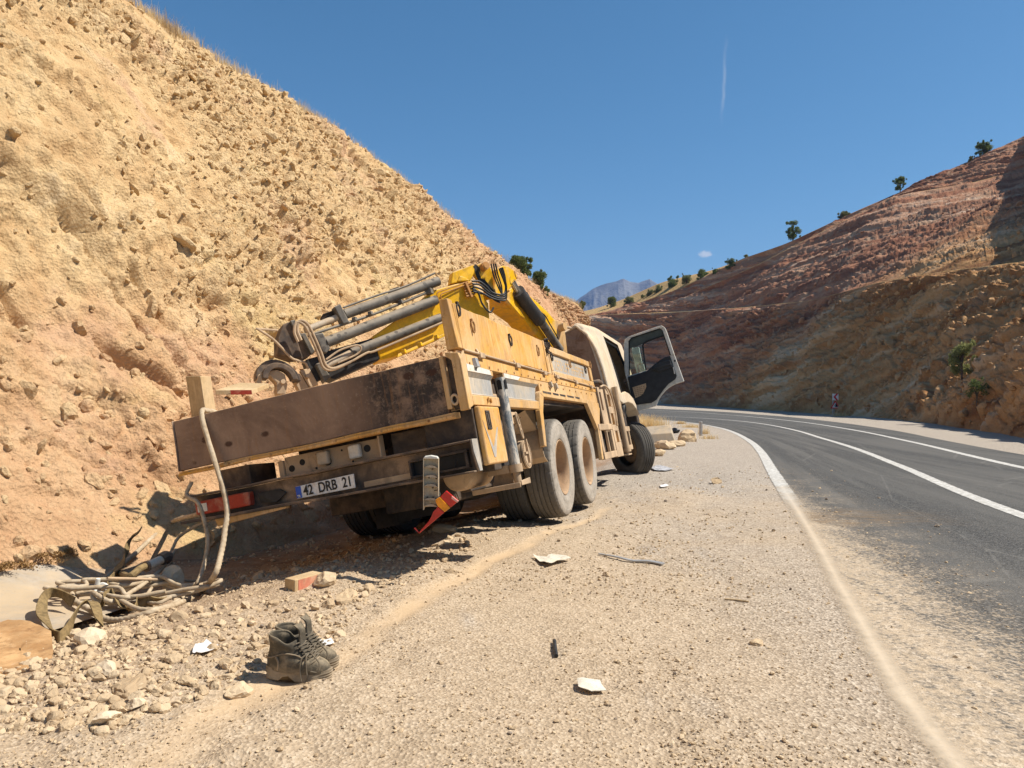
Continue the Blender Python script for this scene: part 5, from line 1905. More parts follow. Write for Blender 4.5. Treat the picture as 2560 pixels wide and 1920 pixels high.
def build_crane():
    # mounting column at the front of the bed
    b = MB()
    b.box(0.25, 1.12, 4.25, 5.15, 0.167, 0.50)
    b.cyl((0.72, 4.80, 0.5), (0.78, 4.78, 1.12), 0.20, 24)
    b.slab([(0.30, 2.75, 0.167), (1.1, 2.75, 0.167), (1.1, 2.75, 0.42), (0.55, 2.75, 0.72), (0.30, 2.75, 0.60)], (0, 0.05, 0))
    crane = part(b, 'loading_crane', 'orange_dark', bevel=0.015)
    # outer boom: yellow main box and dark telescopic sections
    A3 = AW * 0.26
    b = MB()
    b.slab([(-0.33, 1.93, 1.12), (-0.09, 2.17, 1.30), (0.21, 2.46, 1.565), (0.52, 2.82, 1.665), (0.58, 2.93, 1.56), (0.63, 3.02, 1.40), (0.60, 3.05, 1.23), (0.50, 2.92, 1.16), (0.24, 2.61, 1.20), (0.20, 2.58, 1.07), (-0.20, 2.17, 0.90), (-0.33, 2.02, 0.87)], A3)
    boom = part(b, 'outer_boom', 'crane_yellow', crane, bevel=0.012)
    b = MB()
    q = [(-0.21, 2.10, 0.865), (0.18, 2.53, 1.045), (0.20, 2.55, 1.085), (-0.20, 2.12, 0.905)]
    b.slab([(p[0] + 0.03, p[1] - 0.03, p[2]) for p in q], AW * -0.03)
    for t in (0.12, 0.45, 0.8):
        c = Vector(q[3]).lerp(Vector(q[2]), t) + Vector((0.05, -0.05, 0.0))
        b.box(c.x - 0.02, c.x + 0.02, c.y - 0.02, c.y + 0.02, c.z - 0.02, c.z + 0.02)
    part(b, 'boom_rail', 'crane_yellow', crane, bevel=0.004)
    b = MB()
    b.slab([(-0.70, 1.50, 0.99), (-0.335, 1.93, 1.10), (-0.335, 2.02, 0.885), (-0.66, 1.62, 0.72), (-0.71, 1.55, 0.74)], AW * 0.22)
    b.slab([(-0.80, 1.36, 0.93), (-0.70, 1.49, 0.965), (-0.69, 1.55, 0.76), (-0.79, 1.43, 0.70)], AW * 0.18)
    part(b, 'telescopic_section', 'rubber_black', crane, bevel=0.008)

    def ram(name, a, c, r, rod_from=None, rr_=0.022, mat='spotted'):
        b = MB()
        a, c = Vector(a), Vector(c)
        b.tube([a, a.lerp(c, 0.98), a.lerp(c, 0.995), c], r, 24)
        e = (c - a).normalized()
        n = len(b.v)
        b.cyl(c - e * 0.02, c + e * 0.008, r * 0.96, 24)
        o = part(b, name, mat, crane, smooth=True)
        if rod_from is not None:
            b = MB()
            b.cyl(Vector(rod_from), a, rr_, 16)
            part(b, 'ram_rod', 'wood' if mat == 'x' else 'ivory_rod', crane, smooth=True)
        return o
    ram('extension_ram', (-0.47, 1.66, 1.345), (0.27, 2.49, 1.655), 0.052, (-0.74, 1.33, 1.205), 0.033)
    ram('extension_ram', (-0.63, 1.49, 1.075), (0.215, 2.46, 1.452), 0.054)
    ram('extension_ram', (-0.50, 1.74, 0.965), (0.21, 2.52, 1.265), 0.048, (-0.70, 1.51, 0.85), 0.036)
    # bracket plates on the rams
    for pts in ([(-0.535, 1.56, 1.41), (-0.49, 1.615, 1.44), (-0.455, 1.68, 1.25), (-0.505, 1.63, 1.235)], [(-0.705, 1.40, 1.155), (-0.65, 1.47, 1.165), (-0.63, 1.53, 1.005), (-0.665, 1.50, 0.965), (-0.69, 1.47, 0.98)], [(-0.755, 1.42, 0.87), (-0.72, 1.46, 0.885), (-0.68, 1.545, 0.73), (-0.735, 1.50, 0.685)]):
        b = MB()
        b.slab([Vector(p) - AW * 0.06 for p in pts], AW * 0.11)
        part(b, 'ram_bracket', 'spotted', crane, bevel=0.01)
    # boom tip block
    b = MB()
    b.slab([(-0.90, 1.10, 1.14), (-0.845, 1.13, 1.265), (-0.80, 1.18, 1.29), (-0.79, 1.25, 1.14), (-0.80, 1.30, 0.95), (-0.86, 1.24, 0.945), (-0.93, 1.11, 1.0)], AW * 0.20)
    b.slab([(-0.815, 1.235, 1.135), (-0.77, 1.29, 1.165), (-0.745, 1.375, 0.965), (-0.815, 1.31, 0.925), (-0.83, 1.26, 1.0)], AW * 0.16)
    part(b, 'boom_tip_block', 'bumper', crane, bevel=0.01)
    b = MB()
    b.slab([Vector(p) - AW * 0.03 for p in [(-0.80, 1.18, 1.29), (-0.775, 1.22, 1.30), (-0.765, 1.29, 1.14), (-0.79, 1.255, 1.13)]], AW * 0.05)
    b.slab([Vector(p) - AW * 0.03 for p in [(-0.775, 1.285, 1.17), (-0.745, 1.32, 1.175), (-0.715, 1.39, 0.99), (-0.745, 1.37, 0.965)]], AW * 0.05)
    part(b, 'tip_flange', 'spotted', crane, bevel=0.006)
    # winch drum housing and hose reel at the tip
    b = MB()
    c0_ = Vector((-0.955, 1.09, 0.80))
    for r, w, d in ((0.205, 0.05, 0.0), (0.16, 0.05, 0.10)):
        ringp = []
        for k in range(15):
            a = math.pi * (0.02 + 0.98 * k / 14)
            ringp.append((math.cos(a), math.sin(a)))
        ex, ez = Vector((0.76, 0.62, -0.2)).normalized(), Vector((0, 0, 1))
        base = c0_ + Vector((-0.5, 0.45, 0)) * -d + Vector((0, 0, -0.06))
        outer = [base + ex * r * p[0] + ez * r * p[1] for p in ringp]
        innr = [base + ex * (r - w) * p[0] + ez * (r - w) * p[1] for p in reversed(ringp)]
        b.slab([p for p in outer + innr], AW * 0.13)
    part(b, 'winch_cover', 'bumper', crane, bevel=0.006)
    b = MB()
    hexo = [(-0.06, 0.09), (0.05, 0.105), (0.115, 0.06), (0.125, -0.04), (0.10, -0.13), (0.02, -0.13), (0.03, -0.02), (-0.02, 0.04), (-0.09, 0.02), (-0.12, -0.06), (-0.155, -0.05), (-0.13, 0.05)]
    ex, ez = Vector((0.78, 0.60, -0.15)).normalized(), Vector((0.05, 0, 1)).normalized()
    b.slab([Vector((-0.985, 1.04, 0.745)) + ex * p[0] + ez * p[1] for p in hexo], AW * 0.12)
    part(b, 'rope_guide', 'tan_steel', crane, bevel=0.008)
    b = MB()
    b.slab([Vector(p) for p in [(-0.84, 1.29, 0.825), (-0.79, 1.385, 0.85), (-0.765, 1.46, 0.68), (-0.82, 1.39, 0.655)]], AW * 0.05)
    b.slab([Vector(p) for p in [(-0.90, 1.22, 0.78), (-0.845, 1.29, 0.80), (-0.825, 1.39, 0.65), (-0.88, 1.30, 0.62)]], AW * 0.09)
    part(b, 'hinge_block', 'tan_steel', crane, bevel=0.008)
    for c in ((-0.815, 1.36, 0.765), (-0.93, 1.10, 0.72)):
        b = MB()
        c = Vector(c)
        b.cyl(c - AW * 0.045, c + AW * 0.02, 0.022, 14)
        part(b, 'hinge_pin', 'tan_steel', crane, smooth=True)
    # hydraulic tubes
    def pipe(name, pts, r, mat, n=30, off=0.0):
        b = MB()
        b.tube(spline([Vector(p) - AW * off for p in pts], n), r, 8)
        part(b, name, mat, crane, smooth=True)
    pipe('steel_tube', [(-0.74, 1.35, 1.14), (-0.62, 1.48, 1.19), (-0.33, 1.87, 1.315), (-0.1, 2.13, 1.42), (0.15, 2.41, 1.54)], 0.014, 'spotted', 30, 0.03)
    pipe('steel_tube', [(-0.47, 1.65, 1.41), (-0.21, 1.95, 1.525), (0.0, 2.2, 1.61), (0.26, 2.45, 1.735)], 0.011, 'spotted', 30, 0.02)
    pipe('steel_tube', [(-0.70, 1.52, 0.80), (-0.55, 1.70, 0.86), (-0.42, 1.87, 0.945), (-0.33, 1.97, 0.97), (0.20, 2.54, 1.205)], 0.012, 'tan_steel', 40, 0.06)
    for k in range(2):
        d = Vector((0.022, 0.022, 0.012)) * k
        pipe('hydraulic_hose', [Vector(p) + d for p in [(-0.80, 1.22, 1.07), (-0.81, 1.20, 1.17), (-0.78, 1.22, 1.255), (-0.735, 1.27, 1.22), (-0.72, 1.33, 1.10), (-0.715, 1.40, 0.95), (-0.71, 1.45, 0.82), (-0.66, 1.53, 0.79), (-0.56, 1.66, 0.84)]], 0.014, 'tan_steel', 50, 0.10)
    pipe('hydraulic_hose', [(-0.74, 1.33, 1.14), (-0.71, 1.37, 1.12), (-0.70, 1.42, 0.98), (-0.69, 1.48, 0.83), (-0.63, 1.57, 0.80)], 0.013, 'tan_steel', 40, 0.09)
    pipe('hydraulic_hose', [(-0.68, 1.49, 0.90), (-0.58, 1.62, 0.985), (-0.47, 1.75, 1.02), (-0.44, 1.79, 0.99), (-0.49, 1.76, 0.93), (-0.62, 1.60, 0.86)], 0.010, 'tan_steel', 50, 0.07)
    pipe('steel_tube', [(-0.90, 1.08, 1.20), (-0.99, 0.92, 1.215), (-0.985, 0.925, 1.205), (-0.93, 1.05, 1.11), (-0.88, 1.20, 0.95), (-0.85, 1.26, 0.915), (-0.81, 1.33, 0.885), (-0.805, 1.36, 0.83)], 0.012, 'tan_steel', 60, 0.05)
    b = MB()
    for t in (0.27, 0.42, 0.72):
        c = Vector((-0.62, 1.48, 1.19)).lerp(Vector((0.15, 2.41, 1.54)), t) - AW * 0.03
        b.box(c.x - 0.022, c.x + 0.022, c.y - 0.022, c.y + 0.022, c.z - 0.02, c.z + 0.02)
    c = Vector((0.17, 2.43, 1.545)) - AW * 0.03
    b.box(c.x - 0.045, c.x + 0.03, c.y - 0.045, c.y + 0.03, c.z - 0.03, c.z + 0.03)
    part(b, 'tube_clamp', 'spotted', crane, bevel=0.006)
    # knuckle plates
    b = MB()
    b.slab([(0.36, 2.64, 1.63), (0.40, 2.66, 1.76), (0.58, 2.86, 1.835), (0.60, 2.89, 1.835), (0.58, 2.86, 1.74), (0.53, 2.83, 1.66)], AW * 0.10)
    b.slab([(0.41, 2.70, 1.65), (0.44, 2.73, 1.715), (0.49, 2.78, 1.69), (0.52, 2.82, 1.65)], AW * -0.02)
    b.slab([(0.575, 2.86, 1.83), (0.66, 2.94, 1.85), (0.715, 2.99, 1.84), (0.735, 3.03, 1.78), (0.72, 3.06, 1.62), (0.70, 3.09, 1.50), (0.655, 3.03, 1.52), (0.60, 2.93, 1.66), (0.565, 2.87, 1.745)], AW * 0.06)
    part(b, 'knuckle_plate', 'crane_yellow', crane, bevel=0.01)
    b = MB()
    b.slab([Vector(p) - AW * 0.012 for p in [(0.575, 2.87, 1.82), (0.60, 2.895, 1.845), (0.63, 2.92, 1.80), (0.62, 2.95, 1.72), (0.70, 3.06, 1.55), (0.73, 3.13, 1.45), (0.69, 3.09, 1.42), (0.60, 2.96, 1.60), (0.58, 2.90, 1.70)]], AW * 0.01)
    part(b, 'link_lever', 'rubber_black', crane, bevel=0.006)
    b = MB()
    c = Vector((0.665, 2.95, 1.80))
    b.cyl(c - AW * 0.075, c + AW * 0.10, 0.045, 24)
    b.cyl(c - AW * 0.082, c - AW * 0.07, 0.030, 20)
    part(b, 'knuckle_pin', 'orange_dark', crane, smooth=True)
    # rounded rod-end housing of the lift ram
    b = MB()
    hp = [(0.775, 3.16, 1.80), (0.82, 3.24, 1.845), (0.86, 3.34, 1.845), (0.885, 3.45, 1.815), (0.895, 3.53, 1.765), (0.885, 3.52, 1.71), (0.86, 3.47, 1.67), (0.81, 3.36, 1.575), (0.77, 3.24, 1.50), (0.71, 3.10, 1.47), (0.70, 3.07, 1.53), (0.75, 3.13, 1.70)]
    b.slab(hp, Vector((-0.16, 0.05, 0)))
    part(b, 'ram_head', 'crane_yellow', crane, bevel=0.015, seg=3)
    b = MB()
    q = [Vector((0.905, 3.44 + 0.055 * math.cos(a), 1.755 + 0.055 * math.sin(a))) for a in np.linspace(R(150), R(330), 12)]
    b.tube(q, 0.006, 6)
    part(b, 'weld_seam', 'orange_dark', crane, smooth=True)
    b = MB()
    b.slab([(0.76, 3.27, 1.49), (0.815, 3.42, 1.575), (0.82, 3.46, 1.53), (0.80, 3.52, 1.46), (0.83, 3.78, 1.28), (0.80, 3.70, 1.30), (0.75, 3.36, 1.44)], Vector((-0.03, 0.01, 0)))
    part(b, 'gusset_plate', 'crane_yellow', crane, bevel=0.006)
    # inner boom from the knuckle down to the column
    b = MB()
    b.slab([(0.80, 3.62, 1.66), (0.86, 3.90, 1.635), (0.92, 4.20, 1.53), (0.97, 4.45, 1.43), (1.01, 4.66, 1.32), (0.97, 4.72, 0.98), (0.90, 4.60, 0.96), (0.83, 4.30, 1.06), (0.79, 3.88, 1.30), (0.72, 3.42, 1.42), (0.74, 3.45, 1.58)], Vector((-0.24, 0.06, 0.0)))
    part(b, 'inner_boom', 'crane_yellow', crane, bevel=0.014)
    b = MB()
    b.slab([(0.99, 4.60, 1.345), (1.045, 4.80, 1.325), (1.06, 4.90, 1.22), (1.03, 4.92, 0.90), (0.94, 4.75, 0.90), (0.97, 4.66, 1.10)], Vector((-0.06, 0.02, 0)))
    part(b, 'base_bracket', 'tan_yellow', crane, bevel=0.01)
    b = MB()
    c = Vector((1.045, 4.76, 1.235))
    d = Vector((0.96, -0.26, 0)).normalized()
    b.cyl(c - d * 0.05, c + d * 0.06, 0.055, 24)
    part(b, 'base_pin', 'tan_yellow', crane, smooth=True)
    # lift ram: chrome rod, thick black barrel, grey lower tube
    b = MB()
    b.cyl((0.835, 3.44, 1.69), (0.85, 3.66, 1.52), 0.040, 20)
    part(b, 'lift_rod', 'chrome', crane, smooth=True)
    b = MB()
    b.tube([(0.845, 3.60, 1.575), (0.85, 3.63, 1.555), (0.92, 4.13, 1.275)], 0.082, 24)
    b.cyl((0.843, 3.585, 1.585), (0.85, 3.635, 1.55), 0.088, 24)
    lb = part(b, 'lift_ram', 'ram_dark', crane, smooth=True)
    b = MB()
    b.tube([(0.92, 4.12, 1.28), (0.93, 4.18, 1.245)], 0.076, 24, 0.054)
    b.tube([(0.93, 4.18, 1.245), (0.99, 4.66, 0.93)], 0.054, 20)
    part(b, 'lift_ram_foot', 'spotted', crane, smooth=True)
    pipe('steel_tube', [(0.92, 3.72, 1.58), (0.94, 3.78, 1.50), (0.97, 3.98, 1.37), (1.0, 4.12, 1.32), (1.01, 4.25, 1.23), (1.03, 4.5, 1.06)], 0.008, 'rubber_black', 30)
    # valve bank and the bundle of hoses in front of the boom
    b = MB()
    for k in range(5):
        c = Vector((0.47 + 0.004 * k, 2.80, 1.615 - 0.032 * k)) - AW * 0.03
        b.cyl(c - BE * 0.05, c + BE * 0.07, 0.012, 8)
    c = Vector((0.475, 2.80, 1.55)) - AW * 0.02
    b.slab([c + BU * 0.09 + BE * -0.012, c + BU * 0.09 + BE * 0.012, c - BU * 0.09 + BE * 0.012, c - BU * 0.09 - BE * 0.012], AW * -0.04)
    part(b, 'hose_fitting', 'orange_dark', crane, smooth=True)
    sets = [
        [(0.51, 2.83, 1.635), (0.57, 2.90, 1.63), (0.62, 2.97, 1.57), (0.66, 3.02, 1.50), (0.74, 3.13, 1.475), (0.775, 3.18, 1.53), (0.80, 3.16, 1.66), (0.80, 3.13, 1.78)],
        [(0.51, 2.83, 1.605), (0.57, 2.91, 1.59), (0.63, 2.99, 1.51), (0.70, 3.09, 1.455), (0.765, 3.18, 1.48), (0.795, 3.17, 1.60), (0.785, 3.12, 1.78)],
        [(0.51, 2.83, 1.575), (0.57, 2.92, 1.545), (0.63, 3.00, 1.48), (0.70, 3.09, 1.435), (0.755, 3.18, 1.45), (0.785, 3.18, 1.56), (0.77, 3.10, 1.77)],
        [(0.50, 2.83, 1.545), (0.57, 2.92, 1.50), (0.64, 3.02, 1.44), (0.70, 3.10, 1.415), (0.75, 3.19, 1.42), (0.775, 3.20, 1.50)],
        [(0.50, 2.83, 1.52), (0.55, 2.90, 1.50), (0.62, 3.00, 1.47), (0.66, 3.06, 1.42), (0.70, 3.12, 1.39)],
        [(0.50, 2.83, 1.565), (0.54, 2.88, 1.50), (0.55, 2.92, 1.38), (0.60, 2.98, 1.28), (0.64, 3.03, 1.33)],
    ]
    for q in sets:
        pipe('hydraulic_hose', q, 0.011, 'rubber_black', 44, 0.07)
    for k in range(3):
        pipe('hydraulic_hose', [(0.72 + 0.02 * k, 3.00 + 0.02 * k, 1.82), (0.715 + 0.02 * k, 3.03 + 0.02 * k, 1.70), (0.73 + 0.015 * k, 3.07 + 0.02 * k, 1.57), (0.745, 3.12, 1.47)], 0.009, 'rubber_black', 24, 0.06)
    pipe('steel_tube', [(0.47, 2.78, 1.635), (0.30, 2.55, 1.555), (0.235, 2.47, 1.52), (0.23, 2.475, 1.45), (0.24, 2.49, 1.38)], 0.007, 'orange_dark', 30, 0.03)
    pipe('steel_tube', [(0.47, 2.78, 1.61), (0.32, 2.58, 1.535), (0.26, 2.50, 1.50), (0.255, 2.505, 1.43), (0.262, 2.52, 1.36)], 0.007, 'orange_dark', 30, 0.03)
    # bits of plate standing beyond the rams
    b = MB()
    b.slab([(-0.19, 2.06, 1.47), (-0.12, 2.10, 1.60), (-0.05, 2.16, 1.62), (-0.03, 2.22, 1.52), (-0.10, 2.20, 1.46)], AW * 0.03)
    b.slab([(-0.66, 1.52, 1.33), (-0.62, 1.52, 1.37), (-0.52, 1.62, 1.41), (-0.50, 1.68, 1.37), (-0.56, 1.66, 1.30), (-0.63, 1.60, 1.27)], AW * 0.04)
    part(b, 'stop_plate', 'bumper', crane, bevel=0.006)
    b = MB()
    q = [Vector((-0.03 + 0.03 * math.cos(a), 2.25 + 0.02 * math.cos(a), 0.76 + 0.05 * math.sin(a))) for a in np.linspace(0, 2 * math.pi, 16)]
    b.tube(q, 0.010, 6)
    b.tube([(0.0, 2.3, 0.80), (0.35, 2.7, 0.78), (0.6, 2.75, 0.7)], 0.016, 8)
    b.tube([(-0.25, 2.1, 0.62), (0.1, 2.5, 0.60), (0.5, 2.75, 0.45)], 0.02, 8)
    part(b, 'lifting_eye', 'rust', crane, smooth=True)
    # folded grey cover lying behind the front board
    b = MB()
    b.slab([(0.95, 3.2, 0.86), (1.12, 3.2, 0.80), (1.14, 4.2, 0.80), (0.98, 4.2, 0.89)], (0, 0, 0.03))
    b.slab([(0.80, 3.0, 0.84), (1.10, 2.95, 0.78), (1.12, 3.3, 0.79), (0.88, 3.3, 0.86)], (0, 0, 0.02))
    part(b, 'loose_cover', 'grey_panel', crane, bevel=0.008)


M['ivory_rod'] = dusty('dusty_ivory_rod', (0.56, 0.46, 0.33), (0.52, 0.37, 0.23), 0.4, 0.3, 0.5, scale=6)
M['ram_dark'] = dusty('dark_ram_barrel', (0.045, 0.045, 0.046), (0.30, 0.24, 0.18), 0.12, 0.6, 0.55, scale=4)

for fn in (build_bed, build_sideboards, build_skirts, build_rear, build_outrigger, build_wheels, build_tool_frame, build_cab, build_door, build_crane):
    fn()


# ------------------------------------------------------------------ things lying on the truck
def truck_thing(mb, name, mat, label, cat, at=None, **k):
    """a thing of its own that rests on the leaning truck, built in the truck's frame"""
    at = Vector(at) if at else Vector(sum((v for v in mb.v), Vector()) / len(mb.v))
    mb.v = [v - at for v in mb.v]
    o = mb.build(name, mat, None, **k)
    o.matrix_world = TM @ Matrix.Translation(at)
    return tag(o, label, cat)


b = MB()
b.slab([(-1.175, 0.09, 0.77), (-1.01, 0.06, 0.735), (-1.035, 0.10, 0.167), (-1.195, 0.12, 0.167)], (0.01, 0.12, 0))
truck_thing(b, 'wooden_beam', M['wood'], 'short weathered wooden beam standing on end behind the tailgate', 'beam', (-1.1, 0.15, 0.167), bevel=0.006)
b = MB()
p = [Vector(v) for v in [(-1.06, 0.40, 0.655), (-0.92, 0.48, 0.65), (-0.80, 0.68, 0.60), (-0.90, 0.62, 0.58)]]
b.slab([(-1.07, 0.30, 0.60), (-0.80, 0.42, 0.55), (-0.80, 0.68, 0.62), (-1.02, 0.58, 0.67)], (0, 0, 0.04))
o = truck_thing(b, 'barrier_board', M['wood'], 'wooden board with a red painted edge lying in the load bed', 'board', bevel=0.004)
inv = o.matrix_world.inverted() @ TM
b = MB()
b.slab([(-0.955, 0.345, 0.579), (-0.80, 0.415, 0.551), (-0.80, 0.415, 0.588), (-0.955, 0.345, 0.617)], (0.004, -0.006, 0))
b.v = [inv @ v for v in b.v]
c_ = b.build('painted_edge', M['red'], o)


def rope_mesh(b, path, r, twist=60.0, strands=3):
    """a laid rope: a three-lobed section that turns along the path"""
    L = [0.0]
    for p, q in zip(path[:-1], path[1:]):
        L.append(L[-1] + (Vector(q) - Vector(p)).length)

    def ring(i, t):
        a0 = L[i] * twist
        out = []
        for j in range(12):
            a = 2 * math.pi * j / 12
            q = r * (0.86 + 0.20 * abs(math.cos(strands * 0.5 * (a - a0))))
            out.append((q * math.cos(a), q * math.sin(a)))
        return out
    b.sweep(path, ring)


def c5(x, y, d):
    return pix(x * 0.38879, 1200 + y * 0.38879, d)


def g5(x, y, lift=0.02):
    return gp(x * 0.38879, 1200 + y * 0.38879, lift)


TG = [T3((-0.99, 0.25, 0.40)), T3((-0.965, 0.05, 0.435)), T3((-0.955, -0.06, 0.37))]
b = MB()
p1 = TG + [c5(1450, 120, 5.86), c5(1445, 330, 5.75), c5(1420, 480, 5.62), c5(1380, 610, 5.45)]
p1 += [g5(1290, 725), g5(1150, 815), g5(1000, 868), g5(850, 905), g5(700, 920), g5(560, 895), g5(480, 850, 0.03), g5(470, 790, 0.05)]
e = g5(470, 790, 0.05)
p1 += [c5(560, 735, e.y + 0.35), c5(690, 620, e.y + 0.75), c5(850, 490, e.y + 1.1), c5(990, 360, e.y + 1.45), c5(1100, 270, e.y + 1.7), T3((-1.20, 0.1, -0.36))]
rope_mesh(b, spline(p1, 420), 0.0205, 50)
tag(b.build('rope', M['rope'], None, smooth=True, ang=60), 'long pale laid rope hanging in a loop over the tailgate down to the ground', 'rope', 'ropes hanging from the truck')
b = MB()
p2 = [T3((-1.17, -0.02, -0.10)), T3((-1.20, -0.06, -0.2)), c5(1275, 150, 5.95), c5(1320, 290, 5.9), c5(1335, 410, 5.85), c5(1310, 550, 5.75), c5(1270, 660, 5.6), g5(1200, 770, 0.04), g5(1080, 840, 0.04), g5(900, 885, 0.05), g5(740, 860, 0.06), g5(620, 860, 0.05)]
p2 += [g5(600, 850, 0.09), c5(720, 780, 5.35), c5(860, 710, 5.6), c5(960, 640, 5.85), c5(1050, 560, 6.1), c5(1130, 450, 6.35)]
rope_mesh(b, spline(p2, 300), 0.016, 50)
tag(b.build('rope', M['rope'], None, smooth=True, ang=60), 'thinner brownish rope hanging from the left end of the bumper', 'rope', 'ropes hanging from the truck')
b = MB()
p3 = [T3((-1.05, 0.42, -0.35)), c5(1200, 330, 6.5), c5(1110, 440, 6.4), c5(1075, 560, 6.25), c5(1000, 660, 6.0), g5(950, 800, 0.05), g5(930, 830, 0.05), g5(1010, 845, 0.05), g5(1100, 820, 0.06)]
rope_mesh(b, spline(p3, 120), 0.013, 55)
tag(b.build('rope', M['rope'], None, smooth=True, ang=60), 'thin slack rope behind the pale loop, running down to the rope heap', 'rope', 'ropes hanging from the truck')
b = MB()
h0 = g5(800, 830)
q = []
for k in range(46):
    a = 2 * math.pi * k / 16
    x = h0.x + (0.52 + 0.13 * math.sin(k * 1.7) + 0.05 * math.sin(k * 0.37)) * math.cos(a) + 0.02 * k / 8
    y = h0.y + 0.10 + (0.20 + 0.07 * math.sin(k * 2.3)) * math.sin(a)
    q.append((x, y, gz(x, y) + 0.035 + 0.022 * (k // 16) + 0.03 * (1 + math.sin(k * 0.9)) * 0.6))
rope_mesh(b, spline(q, 420), 0.0155, 50)
tag(b.build('rope', M['rope'], None, smooth=True, ang=60), 'tangled coils of rope lying flat in the heap beside the channel', 'rope', 'ropes hanging from the truck')
# hose with a pale sleeve at its end
b = MB()
q = [g5(690, 745, 0.04), g5(760, 690, 0.06), c5(830, 620, 5.75), c5(900, 570, 5.85), c5(950, 550, 5.95)]
b.tube(spline(q, 40), 0.026, 10)
hz = b.build('hose', M['strap'], None, smooth=True)
tag(hz, 'olive hose with a pale sleeve on its raised end, in the rope heap', 'hose')
b = MB()
b.cyl(c5(945, 555, 5.94), c5(1040, 510, 6.1), 0.034, 14)
b.build('end_sleeve', M['paper'], hz, smooth=True)
b = MB()
b.tube([c5(1035, 512, 6.09), c5(1060, 495, 6.13), c5(1085, 500, 6.16)], 0.05, 10)
b.build('hose_clamp', M['bumper'], hz, smooth=True)
b = MB()
b.cyl(c5(935, 558, 5.93), c5(950, 552, 5.95), 0.042, 12)
b.build('hose_clamp', M['bumper'], hz, smooth=True)
# steel rod lying across the rope
b = MB()
b.tube([c5(690, 632, 5.45), c5(900, 636, 5.75), c5(1150, 645, 6.0), c5(1600, 668, 6.6)], 0.010, 8)
tag(b.build('steel_rod', M['tan_steel'], None, smooth=True), 'thin straight steel rod lying across the rope heap', 'rod')


def strap(name, path, w, label):
    b = MB()
    P = spline(path, 60)
    vs = []
    for i, p in enumerate(P):
        t = (P[min(i + 1, 59)] - P[max(i - 1, 0)]).normalized()
        a = 1.1 + 0.8 * math.sin(i * 0.21)
        s = t.cross(Vector((0, 0, 1))).normalized()
        u = s * math.cos(a) + Vector((0, 0, 1)) * math.sin(a)
        n_ = t.cross(u) * 0.004
        vs += [p - u * w + n_, p + u * w + n_, p + u * w - n_, p - u * w - n_]
    fs = []
    for i in range(59):
        for j in range(4):
            k = (j + 1) % 4
            fs.append((i * 4 + j, i * 4 + k, i * 4 + 4 + k, i * 4 + 4 + j))
    b.add(vs, fs)
    tag(b.build(name, M['strap'], None, smooth=True), label, 'strap', 'lifting straps in the rope heap')


strap('lifting_strap', [g5(470, 895, 0.06), g5(380, 860, 0.10), g5(300, 870, 0.10), g5(268, 930, 0.07), g5(290, 1000, 0.05), g5(370, 1030, 0.04), g5(440, 1000, 0.05), g5(520, 930, 0.09), g5(600, 920, 0.09), g5(640, 960, 0.05)], 0.035, 'olive webbing strap curled in a loop in front of the rope heap')
strap('lifting_strap', [g5(650, 880, 0.05), g5(720, 850, 0.08), g5(820, 880, 0.05), g5(900, 850, 0.07), g5(1000, 835, 0.05), g5(1100, 800, 0.08)], 0.04, 'olive webbing strap crumpled under the pale rope')
strap('lifting_strap', [g5(680, 790, 0.05), g5(740, 720, 0.09), g5(790, 660, 0.15), g5(840, 600, 0.24), g5(900, 575, 0.3)], 0.035, 'olive webbing strap rising beside the hose in the rope heap')
# shackle
b = MB()
c = g5(650, 800, 0.05)
b.tube([c + Vector((0.045 * math.cos(a), 0.02 * math.sin(a), 0.04 * math.sin(a))) for a in np.linspace(-0.4, math.pi + 0.4, 16)], 0.014, 8)
b.cyl(c + Vector((-0.065, 0, -0.02)), c + Vector((0.065, 0, -0.02)), 0.013, 8)
b.cyl(c + Vector((-0.03, 0.0, 0.04)), c + Vector((-0.02, 0.0, 0.085)), 0.016, 10)
tag(b.build('shackle', M['white_plastic'], None, smooth=True), 'small pale shackle lying on the ropes', 'shackle')

# ------------------------------------------------------------------ broken marker post and tail light hanging at the bumper
D0 = 5.30
mp = empty('marker_post', pix(1078, 1268, D0))
tag(mp, 'broken white plastic marker post wedged upright against the rear bumper', 'marker post')
W2, HH = 0.053, 0.338
b = MB()
n = 9
o_, i_ = [], []
for k in range(n):
    t = k / (n - 1) * 2 - 1
    o_.append((W2 * t, -0.030 * (1 - t * t) + 0.0))
for zz0, zz1 in ((0.0, HH),):
    vs = []
    for x, y in o_:
        vs.append((x, -y * 0.5 + 0.012, zz0 + (-0.02 if x < -0.045 else 0.0) + 0.008 * (1 - (x / W2) ** 2)))
    for x, y in o_:
        vs.append((x, -y * 0.5 + 0.012, zz1))
    for x, y in o_:
        vs.append((x, -y * 0.5 + 0.018, zz0))
    for x, y in o_:
        vs.append((x, -y * 0.5 + 0.018, zz1))
    fs = []
    for k in range(n - 1):
        fs += [(k, k + 1, n + k + 1, n + k), (2 * n + k, 3 * n + k, 3 * n + k + 1, 2 * n + k + 1), (n + k, n + k + 1, 3 * n + k + 1, 3 * n + k), (k, 2 * n + k, 2 * n + k + 1, k + 1)]
    fs += [(0, n, 3 * n, 2 * n), (n - 1, 3 * n - 1, 4 * n - 1, 2 * n - 1)]
    b.add(vs, fs)
b.box(-W2, -W2 + 0.005, -0.025, 0.02, -0.015, HH)
b.box(W2 - 0.005, W2, -0.025, 0.02, 0.0, HH)
M['post_shaded'] = dusty('shaded_dirty_post_plastic', (0.66, 0.56, 0.40), (0.56, 0.43, 0.28), 0.5, 0.1, 0.55, scale=9)  # the shell's shade is put into its colour; the cap keeps sunlit white
b.build('post_shell', M['post_shaded'], mp, smooth=True, ang=40)
